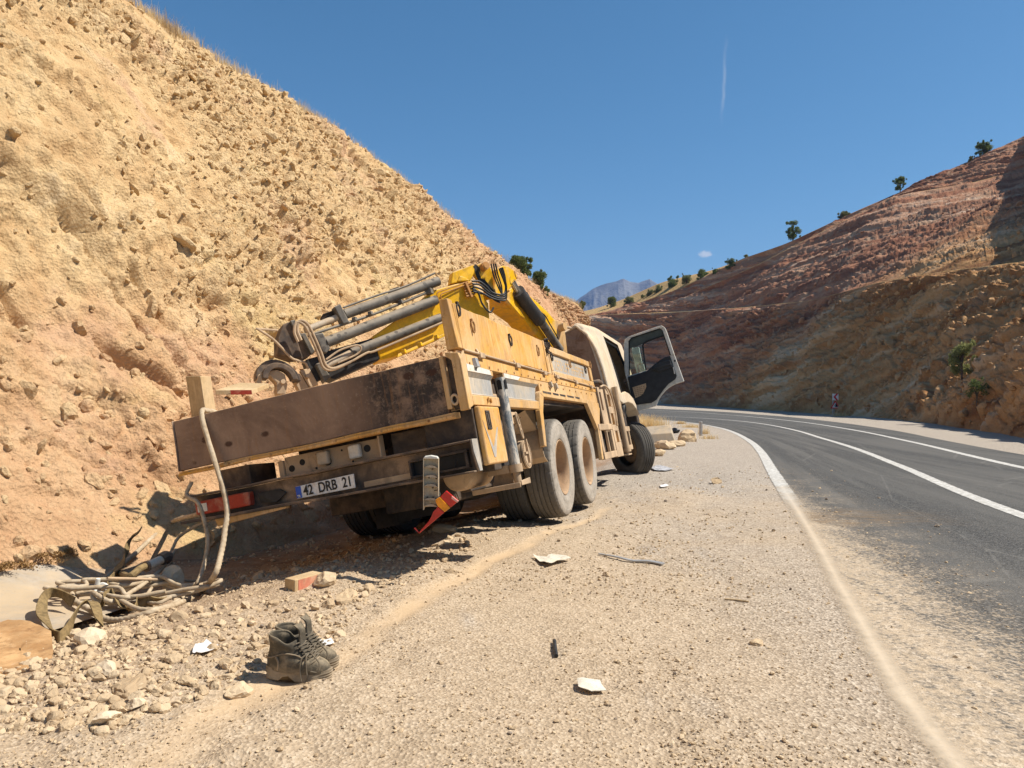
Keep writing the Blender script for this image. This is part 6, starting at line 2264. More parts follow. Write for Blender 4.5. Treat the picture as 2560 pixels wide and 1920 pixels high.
b = MB()
vs = []
top = [(W2 * math.cos(a), -0.027 - 0.0 + 0.05 * 0, 0) for a in np.linspace(0, math.pi, 9)]
b.slab([(-W2, -0.026, HH), (W2, -0.026, HH - 0.004), (W2 * 0.8, -0.026, HH + 0.012), (0, -0.026, HH + 0.02), (-W2 * 0.8, -0.026, HH + 0.014)], (0, 0.052, 0))
b.build('post_cap', M['white_plastic'], mp, bevel=0.004)
for z in (0.278, 0.212, 0.15, 0.055, 0.012):
    b = MB()
    b.slab([(-W2 + 0.006, -0.019, z), (W2 - 0.006, -0.019, z - 0.008), (W2 * 0.5, -0.019, z + 0.008), (0, -0.019, z + 0.013), (-W2 * 0.5, -0.019, z + 0.009)], (0, 0.032, 0))
    b.build('inner_rib', M['tan_plastic'], mp)
for x, z in ((0.008, 0.262), (-0.015, 0.205), (0.034, 0.20), (0.01, 0.135), (-0.026, 0.068), (0.012, 0.066)):
    b = MB()
    b.cyl((x, 0.0, z), (x, 0.012, z), 0.007, 10)
    b.build('rivet_hole', M['bumper'], mp)


def px4(x, y, d):
    return pix(1000 + x * 0.31646, 940 + y * 0.31646, d)


DT = 5.22
tl = empty('tail_light', px4(130, 1235, DT))
tag(tl, 'broken red and amber tail light hanging beneath the marker post', 'tail light')
o0 = tl.location.copy()


def tl_slab(name, pts, mat, y0=0.0, th=0.03, bev=0.004):
    b = MB()
    b.slab([px4(x, y, DT) - o0 + Vector((0, y0, 0)) for x, y in pts], (0, th, 0))
    return b.build(name, M[mat], tl, bevel=bev)


tl_slab('red_lens', [(365, 907), (463, 988), (400, 1040), (318, 955)], 'lens_red')
tl_slab('amber_lens', [(316, 957), (398, 1042), (352, 1076), (300, 1030), (279, 990), (283, 975)], 'lens_amber', -0.002)
tl_slab('red_lens', [(299, 1033), (350, 1078), (300, 1122), (240, 1172), (158, 1241), (150, 1233), (225, 1150), (250, 1105), (262, 1072), (290, 1045)], 'lens_red')
tl_slab('lens_edge', [(410, 945), (463, 988), (452, 1002), (405, 968)], 'lens_pink', -0.004, 0.034, 0.003)
tl_slab('torn_bracket', [(148, 1235), (158, 1241), (150, 1244), (108, 1202), (118, 1196), (140, 1222)], 'lens_red', 0.0, 0.012, 0.002)
b = MB()
b.tube([px4(300, 965, DT + 0.03) - o0, px4(320, 935, DT + 0.06) - o0, px4(305, 900, DT + 0.09) - o0, px4(270, 905, DT + 0.09) - o0], 0.003, 6)
b.build('wire', M['rubber_black'], tl, smooth=True)


# ------------------------------------------------------------------ boots
def make_boot(name, label, loc, yaw, lean, scale=1.0, seed=0):
    root = empty(name, loc)
    root.rotation_euler = (0, lean, yaw)
    root.scale = (scale,) * 3
    tag(root, label, 'boot', 'work boots standing on the gravel')
    rs = np.random.default_rng(seed)
    #        z      heel   toe    width
    prof = [(0.040, -0.002, 0.292, 0.050), (0.055, -0.006, 0.294, 0.052), (0.075, -0.007, 0.288, 0.052), (0.092, -0.006, 0.268, 0.050), (0.106, -0.004, 0.238, 0.048), (0.120, -0.002, 0.212, 0.047), (0.138, 0.001, 0.186, 0.046), (0.158, 0.003, 0.168, 0.045), (0.180, 0.004, 0.158, 0.046), (0.205, 0.002, 0.154, 0.048), (0.228, -0.004, 0.152, 0.050), (0.240, -0.006, 0.150, 0.050)]
    n = 36
    vs = []
    for k, (z, h, t, w) in enumerate(prof):
        for j in range(n):
            a = 2 * math.pi * j / n
            c, s = math.cos(a), math.sin(a)
            cx = (h + t) / 2
            L = (t - h) / 2
            x = cx + L * (abs(c) ** 0.85) * (1 if c > 0 else -1)
            f = (x - h) / (t - h)
            wd = w * (0.80 + 0.24 * math.sin(math.pi * min(1, f * 0.95 + 0.05)) + (0.06 if f > 0.6 and z < 0.1 else 0))
            y = wd * (abs(s) ** 0.8) * (1 if s > 0 else -1)
            zz = z
            if k >= 9:
                zz += 0.02 * (1 - f) - 0.035 * math.exp(-((f - 0.72) / 0.2) ** 2) * (k - 8) / 3
            vs.append(Vector((x, y, zz)))
    P = np.array([tuple(v) for v in vs])
    P += (np.stack([fbm(P * 16 + seed * 7, 3, 5 + seed), fbm(P * 16 + seed * 7 + 40, 3, 6 + seed), 0.4 * fbm(P * 18 + 90, 2, 9)], 1) * 0.006) * sstep(P[:, 2], 0.05, 0.10)[:, None]
    P[:, 2] = np.where(P[:, 2] > 0.09, 0.09 + (P[:, 2] - 0.09) * 0.66, P[:, 2])
    P[:, 1] *= 1.12
    P[:, 1] += 0.006 * np.sin(P[:, 2] * 95 + P[:, 0] * 22) * sstep(P[:, 2], 0.12, 0.17)
    m = len(prof)
    V = [tuple(p) for p in P]
    F = []
    for k in range(m - 1):
        for j in range(n):
            l = (j + 1) % n
            F.append((k * n + j, k * n + l, (k + 1) * n + l, (k + 1) * n + j))
    # inside of the shaft
    top0 = (m - 1) * n
    base = len(V)
    for dz, sc in ((0.004, 0.90), (-0.03, 0.86), (-0.10, 0.82)):
        for j in range(n):
            x, y, z = P[top0 + j]
            V.append((0.072 + (x - 0.072) * sc, y * sc, z + dz if dz > 0 else 0.18 + dz * 0.7))
    for r in range(3):
        a0 = top0 if r == 0 else base + (r - 1) * n
        b0 = base + r * n
        for j in range(n):
            l = (j + 1) % n
            F.append((a0 + j, a0 + l, b0 + l, b0 + j))
    F.append(tuple(base + 2 * n + j for j in range(n)))
    b = MB()
    b.add(V, F)
    up = b.build('upper', M['leather'], root, smooth=True, ang=70)
    s = up.modifiers.new('sub', 'SUBSURF')
    s.levels = s.render_levels = 1
    # sole with heel block and arch
    b = MB()
    out = []
    for j in range(40):
        a = 2 * math.pi * j / 40
        c, si = math.cos(a), math.sin(a)
        x = 0.146 + 0.158 * (abs(c) ** 0.8) * (1 if c > 0 else -1)
        f = (x + 0.012) / 0.316
        w = 0.050 * (0.86 + 0.22 * math.sin(math.pi * min(1, f * 0.9 + .08)) - 0.10 * math.exp(-((f - 0.42) / 0.12) ** 2))
        out.append((x, w * (abs(si) ** 0.75) * (1 if si > 0 else -1)))
    lev = [0.0, 0.010, 0.012, 0.022, 0.024, 0.034, 0.036, 0.046]
    grow = [0.97, 0.99, 0.965, 1.0, 0.975, 1.01, 0.985, 0.99]
    vs = []
    for z, gk in zip(lev, grow):
        for x, y in out:
            arch = 0.024 * math.exp(-((x - 0.105) / 0.030) ** 4)
            toe = 0.012 * max(0, (x - 0.22) / 0.08) ** 2
            rise = 0.010 * max(0, (0.10 - x) / 0.10)
            vs.append((0.146 + (x - 0.146) * gk, y * gk, z * (1 - arch / 0.046) + arch + toe + rise * (z / 0.046)))
    fs = []
    for k in range(len(lev) - 1):
        for j in range(40):
            l = (j + 1) % 40
            fs.append((k * 40 + j, k * 40 + l, (k + 1) * 40 + l, (k + 1) * 40 + j))
    fs += [tuple(range(39, -1, -1)), tuple(range((len(lev) - 1) * 40, len(lev) * 40))]
    b.add(vs, fs)
    b.build('sole', M['sole'], root, smooth=True, ang=50)
    # tongue standing up, pull loop, laces
    b = MB()
    P_ = spline([(0.215, 0, 0.110), (0.190, 0, 0.135), (0.172, 0.0, 0.175), (0.165, 0.004, 0.225), (0.142, 0.006, 0.250)], 16)
    vs = []
    for i, p in enumerate(P_):
        w = 0.030 + 0.006 * math.sin(i * 0.5)
        for t in np.linspace(-1, 1, 7):
            vs.append((p.x - 0.014 * t * t, p.y + w * t, p.z))
    nn = len(vs)
    vs += [(x - 0.007, y, z) for x, y, z in vs]
    fs = []
    for i in range(15):
        for j in range(6):
            a = i * 7 + j
            fs += [(a, a + 1, a + 8, a + 7), (nn + a, nn + a + 7, nn + a + 8, nn + a + 1)]
    for i in range(15):
        fs += [(i * 7, i * 7 + 7, nn + i * 7 + 7, nn + i * 7), (i * 7 + 6, nn + i * 7 + 6, nn + i * 7 + 13, i * 7 + 13)]
    fs += [tuple(list(range(105, 112)) + [nn + k for k in range(111, 104, -1)])]
    b.add(vs, fs)
    b.build('tongue', M['leather'], root, smooth=True)
    b = MB()
    for k in range(6):
        t = k / 5
        x = 0.232 - 0.062 * t
        z = 0.106 + 0.055 * t
        w = 0.034
        b.tube(spline([(x - 0.02, -w - 0.008, z - 0.012), (x, -w * 0.6, z + 0.004), (x + 0.004, 0, z + 0.012), (x, w * 0.6, z + 0.004), (x - 0.02, w + 0.008, z - 0.012)], 14), 0.0034, 6)
        b.tube(spline([(x - 0.022, w + 0.006, z - 0.010), (x, 0, z + 0.014), (x - 0.028, -w - 0.006, z + 0.008)], 10), 0.0030, 6)
    for q in ([(0.205, -0.035, 0.13), (0.20, -0.058, 0.12), (0.205, -0.064, 0.07), (0.21, -0.066, 0.03), (0.20, -0.07, 0.008)],
              [(0.205, -0.03, 0.13), (0.23, -0.055, 0.13), (0.262, -0.058, 0.095), (0.258, -0.064, 0.06), (0.225, -0.064, 0.06)],
              [(0.20, -0.035, 0.13), (0.178, -0.06, 0.11), (0.176, -0.066, 0.06), (0.185, -0.07, 0.015)]):
        b.tube(spline(q, 22), 0.0036, 6)
    b.build('laces', M['lace'], root, smooth=True)
    b = MB()
    b.tube(spline([(0.062, -0.047, 0.048), (0.066, -0.052, 0.085), (0.055, -0.052, 0.11)], 12), 0.005, 6)
    b.tube(spline([(-0.006, -0.02, 0.10), (0.03, -0.050, 0.105), (0.09, -0.052, 0.125), (0.15, -0.047, 0.12), (0.19, -0.046, 0.10)], 24), 0.0028, 6)
    b.tube(spline([(0.19, -0.052, 0.055), (0.215, -0.050, 0.085), (0.235, -0.035, 0.100), (0.24, 0, 0.106)], 18), 0.0028, 6)
    b.build('stitched_seam', M['sole'], root, smooth=True)
    return root


bl = gp(672, 1692)
make_boot('work_boot', 'dusty black lace-up work boot nearest the viewer, laces trailing over its sole', (bl.x, bl.y, bl.z + 0.008), R(-7), R(1.5), 1.0, 1)
b2 = bl + Vector((-0.005, 0.135, 0))
make_boot('work_boot', 'dusty black work boot half hidden behind its pair', (b2.x, b2.y, gz(b2.x, b2.y) + 0.008), R(-3), R(0), 1.0, 2)


# ------------------------------------------------------------------ litter on the shoulder
def sheet(name, pxpts, mat, label, cat, amp=0.018, th=0.003, seed=0, group=None):
    """a thin crumpled sheet lying on the ground, outline given on the ground"""
    P = [gp(x, y) for x, y in pxpts]
    c = sum(P, Vector()) / len(P)
    n = len(P)
    rings = 6
    vs, fs = [], []
    rs = np.random.default_rng(seed)
    for k in range(rings + 1):
        t = k / rings
        for j in range(n * 4):
            a = P[j // 4].lerp(P[(j // 4 + 1) % n], (j % 4) / 4)
            p = c.lerp(a, max(t, 0.02))
            vs.append(p)
    A = np.array([tuple(v) for v in vs])
    h = 0.012 + amp * (0.5 + fbm(A * 9 + seed, 3, seed)) + amp * 0.5 * np.abs(fbm(A * 4 + seed * 3, 2, seed + 5))
    zz = np.array([gz(v.x, v.y) for v in vs])
    if name == 'rusty_sheet':
        zz = zz * 0 + zz.mean() + 0.02
    top = [(v.x - c.x, v.y - c.y, float(z + q) - c.z) for v, z, q in zip(vs, zz, h)]
    m = n * 4
    N_ = len(top)
    bot = [(x, y, z - th) for x, y, z in top]
    for k in range(rings):
        for j in range(m):
            l = (j + 1) % m
            fs += [(k * m + j, (k + 1) * m + j, (k + 1) * m + l, k * m + l), (N_ + k * m + j, N_ + k * m + l, N_ + (k + 1) * m + l, N_ + (k + 1) * m + j)]
    for j in range(m):
        l = (j + 1) % m
        fs.append((rings * m + j, N_ + rings * m + j, N_ + rings * m + l, rings * m + l))
    b = MB()
    b.add(top + bot, fs)
    o = b.build(name, M[mat], None, smooth=True, ang=40)
    o.location = c
    return tag(o, label, cat, group)


sheet('cardboard_sheet', [(1332, 1393), (1366, 1398), (1378, 1392), (1428, 1404), (1400, 1409), (1372, 1419), (1350, 1412)], 'paper', 'creased cream cardboard sheet on the gravel below the rear wheels', 'cardboard', 0.03, 0.004, 3)
sheet('paper_scrap', [(481, 1637), (488, 1622), (516, 1606), (546, 1618), (530, 1630), (494, 1644)], 'white_paper', 'white paper scrap on the rubble left of the boots', 'paper', 0.012, 0.002, 4)
sheet('paper_scrap', [(1443, 1713), (1500, 1711), (1516, 1735), (1478, 1741), (1446, 1731)], 'paper', 'crumpled off-white paper scrap nearest the photo bottom, alone on the shoulder', 'paper', 0.02, 0.003, 5)
sheet('paper_scrap', [(782, 1618), (800, 1604), (828, 1600), (836, 1609), (812, 1618)], 'white_paper', 'small white paper scrap right behind the boots', 'paper', 0.012, 0.002, 6)
sheet('paper_scrap', [(1625, 1171), (1650, 1166), (1686, 1176), (1660, 1180), (1636, 1179)], 'cloth', 'grey rag flattened beside the front wheel', 'rag', 0.03, 0.004, 8)
sheet('paper_scrap', [(1650, 1216), (1668, 1215), (1672, 1219), (1652, 1221)], 'white_paper', 'tiny white scrap on the grey gravel right of the tandem wheels', 'paper', 0.02, 0.003, 9)
sheet('rusty_sheet', [(-60, 1600), (20, 1585), (75, 1590), (128, 1615), (133, 1640), (112, 1678), (60, 1688), (-60, 1702)], 'rust', 'orange rusty metal sheet lying at the left edge', 'sheet', 0.022, 0.012, 11)
b = MB()
q = [gp(1497, 1389, 0.012), gp(1540, 1398, 0.02), gp(1580, 1406, 0.012), gp(1620, 1409, 0.014), gp(1658, 1415, 0.012)]
P_ = spline(q, 24)
b.sweep(P_, lambda i, t: [(0.006, 0.010 + 0.012 * t), (-0.004, 0.010 + 0.012 * t), (-0.004, -0.010 - 0.012 * t), (0.006, -0.010 - 0.012 * t)])
tag(b.build('plastic_strip', M['galv'], None), 'thin grey plastic trim strip lying across the shoulder', 'strip')
b = MB()
b.tube([gp(1386, 1609, 0.012), gp(1388, 1628, 0.014), gp(1391, 1646, 0.012)], 0.010, 8)
tag(b.build('stick', M['rubber_black'], None, smooth=True), 'short black rubber stick on the gravel right of the boots', 'stick')
b = MB()
b.tube([gp(1812, 1501, 0.006), gp(1840, 1503, 0.008), gp(1872, 1507, 0.006)], 0.006, 6)
tag(b.build('twig', M['wood'], None, smooth=True), 'pale twig on the dusty verge left of the buried edge line', 'twig')
# painted timber offcut
a = gp(737, 1478, 0.0)
b = MB()
d = (gp(803, 1452) - a)
d.z = 0
d.normalize()
s = Vector((-d.y, d.x, 0))
L_, W_, H_ = 0.25, 0.10, 0.075
cs = [a + Vector((0, 0, 0.0)), a + d * L_, a + d * L_ + s * W_, a + s * W_]
b.hexa([c - Vector((0, 0, .01)) for c in cs] + [c + Vector((0, 0, H_)) for c in cs])
b.v = [v - a for v in b.v]
o = b.build('timber_offcut', M['wood'], None, bevel=0.006)
o.location = a
tag(o, 'timber offcut with faded red paint on its face, at the edge of the shadow', 'timber')
b = MB()
b.hexa([-s * 0.002 + d * .03, -s * 0.002 + d * (L_ - .004), -s * 0.0005 + d * (L_ - .004), -s * .0005 + d * .03] + [v + Vector((0, 0, H_ - .006)) for v in (-s * 0.002 + d * .03, -s * 0.002 + d * (L_ - .004), -s * 0.0005 + d * (L_ - .004), -s * .0005 + d * .03)])
b.build('red_face', M['pale_red'], o)


# ------------------------------------------------------------------ stones
def stone_shape(seed, sub=1, flat=0.7):
    bm = bmesh.new()
    bmesh.ops.create_icosphere(bm, subdivisions=sub, radius=1.0)
    rs = np.random.default_rng(seed)
    P = np.array([tuple(v.co) for v in bm.verts])
    for _ in range(7):
        n = rs.normal(size=3)
        n /= np.linalg.norm(n)
        d = rs.uniform(0.45, 0.85)
        k = P @ n
        P -= np.outer(np.maximum(k - d, 0), n)
    P *= rs.uniform(0.75, 1.2, size=3) * np.array([1, 1, flat])
    P += rs.normal(size=P.shape) * 0.03
    F = np.array([[v.index for v in f.verts] for f in bm.faces])
    bm.free()
    return P, F


def rand_rot(n, r):
    q = r.normal(size=(n, 4))
    q /= np.linalg.norm(q, axis=1, keepdims=True)
    w, x, y, z = q.T
    return np.stack([np.stack([1 - 2 * (y * y + z * z), 2 * (x * y - z * w), 2 * (x * z + y * w)], -1), np.stack([2 * (x * y + z * w), 1 - 2 * (x * x + z * z), 2 * (y * z - x * w)], -1), np.stack([2 * (x * z - y * w), 2 * (y * z + x * w), 1 - 2 * (x * x + y * y)], -1)], 1)


def scatter(name, XY, size, tone, label, cat, sub=0, sink=0.25, seed=3, zf=None, zoff=None):
    r = np.random.default_rng(seed)
    shapes = [stone_shape(200 + seed * 13 + k, sub + 1 if sub else 1, 0.7) for k in range(6)]
    z = ground_z(XY[:, 0], XY[:, 1]) if zf is None else zf
    Vs, Fs, To = [], [], []
    base = 0
    which = r.integers(0, 6, len(XY))
    for k in range(6):
        P, F = shapes[k]
        idx = np.where(which == k)[0]
        if not len(idx):
            continue
        Rm = rand_rot(len(idx), r)
        V = np.einsum('nij,vj->nvi', Rm, P) * size[idx, None, None]
        V[..., 2] *= 0.8
        V += np.stack([XY[idx, 0], XY[idx, 1], z[idx] + size[idx] * (0.55 - sink)], 1)[:, None, :]
        nv = len(P)
        Fk = F[None] + (np.arange(len(idx)) * nv)[:, None, None] + base
        Vs.append(V.reshape(-1, 3))
        Fs.append(Fk.reshape(-1, 3))
        To.append(np.repeat(tone[idx], nv))
        base += V.shape[0] * nv
    o = np_mesh(name, np.concatenate(Vs), np.concatenate(Fs), M['stone'], False, {'tone': np.concatenate(To)})
    return tag(o, label, cat, None, 'stuff')


def ground_samples(n, r, d0, d1, pw, xl=-1.0, xr=0.98):
    """random places on the ground, thinning with distance"""
    u = r.random(n)
    d = (d0 ** -pw + u * (d1 ** -pw - d0 ** -pw)) ** (-1 / pw)
    x = r.uniform(xl, xr, n) * d * 0.70
    return np.stack([x, d], 1)


def gravel():
    r = np.random.default_rng(5)
    XY = ground_samples(46000, r, 2.35, 16, 1.0)
    s = ditch_s(XY[:, 0], XY[:, 1])
    lx = left_x(XY[:, 1])
    dens = np.clip(0.55 + fbm(np.stack([XY[:, 0] * 1.3, XY[:, 1] * 0.9, XY[:, 0] * 0], 1), 3, 91) * 1.1, 0.08, 1)
    dens *= np.where(XY[:, 0] > lx - 0.45, np.clip(0.95 - (XY[:, 0] - lx + .45) * 0.5, 0.0, 1) * 0.8, 1)
    dens *= 1 - 0.88 * track_mask(XY[:, 0], XY[:, 1])
    dens *= (s > 0.35)
    XY = XY[r.random(len(XY)) < dens]
    size = np.clip(r.lognormal(math.log(0.0062), 0.45, len(XY)), 0.003, 0.02) * np.clip(XY[:, 1] / 5, 0.85, 1.6)
    left = sstep(XY[:, 0], 0.2, -0.9)
    tone = np.clip(r.beta(2.2, 2.2, len(XY)) * 0.95, 0, 1)
    dark = r.random(len(XY)) < 0.10 + 0.25 * sstep(XY[:, 1], 9, 14)
    tone = np.where(dark, tone * 0.25, np.clip(0.25 + tone * 0.75, 0, 1))
    scatter('gravel', XY, size, tone, 'fine tan and grey gravel covering the road shoulder', 'gravel', 0, 0.25, 3)


def rubble():
    """pale stones in the band between the shoulder and the ditch: the largest are things, the rest one mass"""
    r = np.random.default_rng(8)
    n = 11500
    XY = ground_samples(n, r, 3.0, 11, 0.6, -1.0, 0.1)
    s = ditch_s(XY[:, 0], XY[:, 1])
    edge = np.interp(XY[:, 1], [3, 4, 5, 6, 7, 9, 11], [-1.35, -1.05, -0.85, -0.55, -0.2, 0.3, 0.9])
    keep = ((s > 0.25) | ((s > -1.1) & (XY[:, 1] > 6.9))) & (XY[:, 0] < edge + 0.25 * fbm(np.stack([XY[:, 1] * 2, XY[:, 0] * 2, XY[:, 0] * 0], 1), 2, 4))
    keep &= (r.random(n) < 1 - 0.9 * track_mask(XY[:, 0], XY[:, 1]))
    keep &= r.random(n) < np.clip(0.75 + 0.9 * fbm(np.stack([XY[:, 0] * 1.4, XY[:, 1] * 1.4, XY[:, 0] * 0], 1), 3, 14), 0.1, 1)
    bx = (XY[:, 0] - bl.x - .12) ** 2 + (XY[:, 1] - bl.y - .05) ** 2
    keep &= bx > 0.05
    hx = g5(640, 860)
    keep &= (((XY[:, 0] - hx.x) / 0.95) ** 2 + ((XY[:, 1] - hx.y) / 0.22) ** 2) > 1
    XY = XY[keep]
    size = np.clip(r.lognormal(math.log(0.0125), 0.52, len(XY)), 0.006, 0.055)
    tone = np.clip(0.30 + 0.58 * r.beta(2.0, 1.7, len(XY)), 0, 1)
    app = size / XY[:, 1]
    order = np.argsort(-app)
    big, rest = order[:150], order[150:]
    scatter('rubble', XY[rest], size[rest], tone[rest], 'pale crushed rubble covering the slope down to the ditch', 'rubble', 1, 0.40, 9)
    shapes = []
    for k in range(8):
        P, F = stone_shape(500 + k, 3, 0.75)
        P = P + 0.10 * np.stack([fbm(P * 1.7 + 9, 3, 3 + k), fbm(P * 1.7 + 30, 3, 4 + k), fbm(P * 1.7 + 60, 3, 5 + k)], 1)
        for tn in (0.45, 0.6, 0.8):
            me = np_mesh('rock', P, F, M['stone'], False, {'tone': np.full(len(P), tn)})
            shapes.append(me)
    used = set()
    for i in big:
        k = int(r.integers(0, len(shapes)))
        o = shapes[k]
        if k in used:
            o = shapes[k].copy()
            COL.objects.link(o)
        used.add(k)
        x, y = XY[i]
        o.location = (x, y, gz(x, y) + size[i] * 0.2)
        o.rotation_euler = (r.uniform(-.5, .5), r.uniform(-.5, .5), r.uniform(0, 6.28))
        o.scale = (size[i],) * 3
        tag(o, 'pale angular rock among the crushed rubble left of the wheel track', 'rock', 'rocks in the rubble by the ditch')
    for k, o in enumerate(shapes):
        if k not in used:
            bpy.data.objects.remove(o)


def one_rock(px, py, size, tone, label, seed, flat=0.75, sx=1.0, d=None, name='rock', lift=0.3):
    P, F = stone_shape(seed, 3, flat)
    P = P + 0.08 * np.stack([fbm(P * 1.9 + 9, 3, 3), fbm(P * 1.9 + 30, 3, 4), fbm(P * 1.9 + 60, 3, 5)], 1)
    P[:, 0] *= sx
    o = np_mesh(name, P * size, F, M['stone'], False, {'tone': np.full(len(P), tone)})
    c = gp(px, py)
    o.location = (c.x, c.y, c.z + size * lift)
    o.rotation_euler = (0.1, 0.05, seed * 0.7)
    tag(o, label, 'rock')
    return o


gravel()
rubble()


def face_stones(name, P, N, n, mu, sg, lo, hi, seed, mat, label, weight=None, bury=0.1):
    r = np.random.default_rng(seed)
    idx = r.integers(0, len(P), n * 2)
    if weight is not None:
        idx = idx[r.random(len(idx)) < weight[idx]]
    idx = idx[:n]
    size = np.clip(r.lognormal(math.log(mu), sg, len(idx)), lo, hi)
    Q = P[idx] - N[idx] * (size * bury)[:, None]
    rk_ = np.clip(r.normal(0.75, 0.45, len(idx)), -0.6, 1.6)
    Vs, Fs, Rk = [], [], []
    base = 0
    which = r.integers(0, 8, len(idx))
    for k in range(8):
        S_, F = stone_shape(700 + k + seed, 2, 0.62)
        S_ = S_ * np.array([1.25, 0.9, 1.0])
        m = np.where(which == k)[0]
        V = np.einsum('nij,vj->nvi', rand_rot(len(m), r), S_) * size[m, None, None] + Q[m][:, None, :]
        Fs.append((F[None] + (np.arange(len(m)) * len(S_))[:, None, None] + base).reshape(-1, 3))
        Vs.append(V.reshape(-1, 3))
        Rk.append(np.repeat(rk_[m], len(S_)))
        base += len(m) * len(S_)
    V = np.concatenate(Vs)
    o = np_mesh(name, V, np.concatenate(Fs), mat, False, {'rock': np.concatenate(Rk), 'grass': np.zeros(len(V)), 'strat': np.full(len(V), 0.6)})
    tag(o, label, 'stones', None, 'stuff')


face_stones('slope_stones', LFACE, LNORM, 26000, 0.038, 0.56, 0.013, 0.25, 17, M['left_hill'], 'angular tan stones sticking out of the left slope', 0.10 + 0.90 * LSOFT, 0.22)
face_stones('slope_stones', RFACE, RNORM, 4200, 0.13, 0.55, 0.06, 0.8, 18, M['right_hill'], 'brown boulders and stones sticking out of the right cutting')
one_rock(812, 1460, 0.075, 0.72, 'tan rock touching the red painted timber offcut', 61)
one_rock(862, 1502, 0.085, 0.55, 'brownish rock alone on the shoulder below the truck shadow', 62)
one_rock(1120, 1330, 0.11, 0.45, 'flat brown slab of rock in the shadow beneath the tail light', 63, 0.42, 1.3)
one_rock(262, 1690, 0.055, 0.95, 'pale cracked rock with a rusty base left of the wheel track', 64, 0.9)
one_rock(435, 1480, 0.11, 0.9, 'large cream boulder inside the rope heap', 65, 0.9)
one_rock(225, 1610, 0.095, 0.95, 'large pale rock beside the curled strap', 66, 0.7, 1.3)
one_rock(262, 1805, 0.06, 0.95, 'flat whitish stone on the edge of the smooth wheel track', 67, 0.45, 1.6)
one_rock(338, 1768, 0.04, 0.92, 'small whitish stone just above the smooth wheel track', 68, 0.6, 1.4)
one_rock(598, 1728, 0.055, 0.85, 'pale rock just left of the nearest boot sole', 69, 0.6, 1.2)
one_rock(320, 1722, 0.075, 0.3, 'long grey flat stone in the left rubble', 70, 0.3, 2.0)
one_rock(1128, 1432, 0.04, 0.3, 'grey stone on the gravel below the tail light', 71, 0.6, 1.2)
one_rock(1514, 1440, 0.030, 0.45, 'small brown stone below the plastic strip', 72)
one_rock(1790, 1208, 0.10, 0.4, 'brown clod of earth on the grey gravel near the edge line', 73)
one_rock(1714, 1103, 0.42, 0.72, 'big orange-tan boulder on the verge beyond the front wheel', 74, 0.9)
one_rock(1662, 1122, 0.34, 0.85, 'broken pale slab at the verge ahead of the front wheel', 75, 0.4, 1.4)
one_rock(1690, 1116, 0.24, 0.8, 'smaller tan rock between the slab and the big boulder', 76)
one_rock(1640, 1140, 0.25, 0.8, 'tan rock right beside the front wheel', 77, 0.6, 1.2)
one_rock(1893, 1612, 0.035, 0.62, 'crumbled reddish stone alone on the verge dust', 78, 0.35, 1.5)
# tilted concrete slab beside the dry grass
c = gp(1655, 1112)
b = MB()
b.hexa([(-0.55, -0.1, -0.1), (0.45, -0.25, -0.1), (0.55, 0.5, -0.1), (-0.5, 0.5, -0.1), (-0.45, 0.05, 0.32), (0.30, -0.05, 0.38), (0.38, 0.5, 0.62), (-0.42, 0.5, 0.55)])
o = b.build('concrete_slab', M['concrete'], None, bevel=0.02)
o.location = c
tag(o, 'pale broken concrete slab in front of the dry grass clump', 'slab')
# black bag
P, F = stone_shape(91, 3, 0.8)
P += 0.12 * np.stack([fbm(P * 2.5, 3, 1), fbm(P * 2.5 + 20, 3, 2), fbm(P * 2.5 + 50, 3, 3)], 1)
o = np_mesh('rubbish_bag', P * 0.22, F, M['bag'], True)
c = gp(1689, 1083)
o.location = (c.x, c.y, c.z + 0.12)
tag(o, 'small crumpled black bag on the grey verge beyond the truck', 'bag')


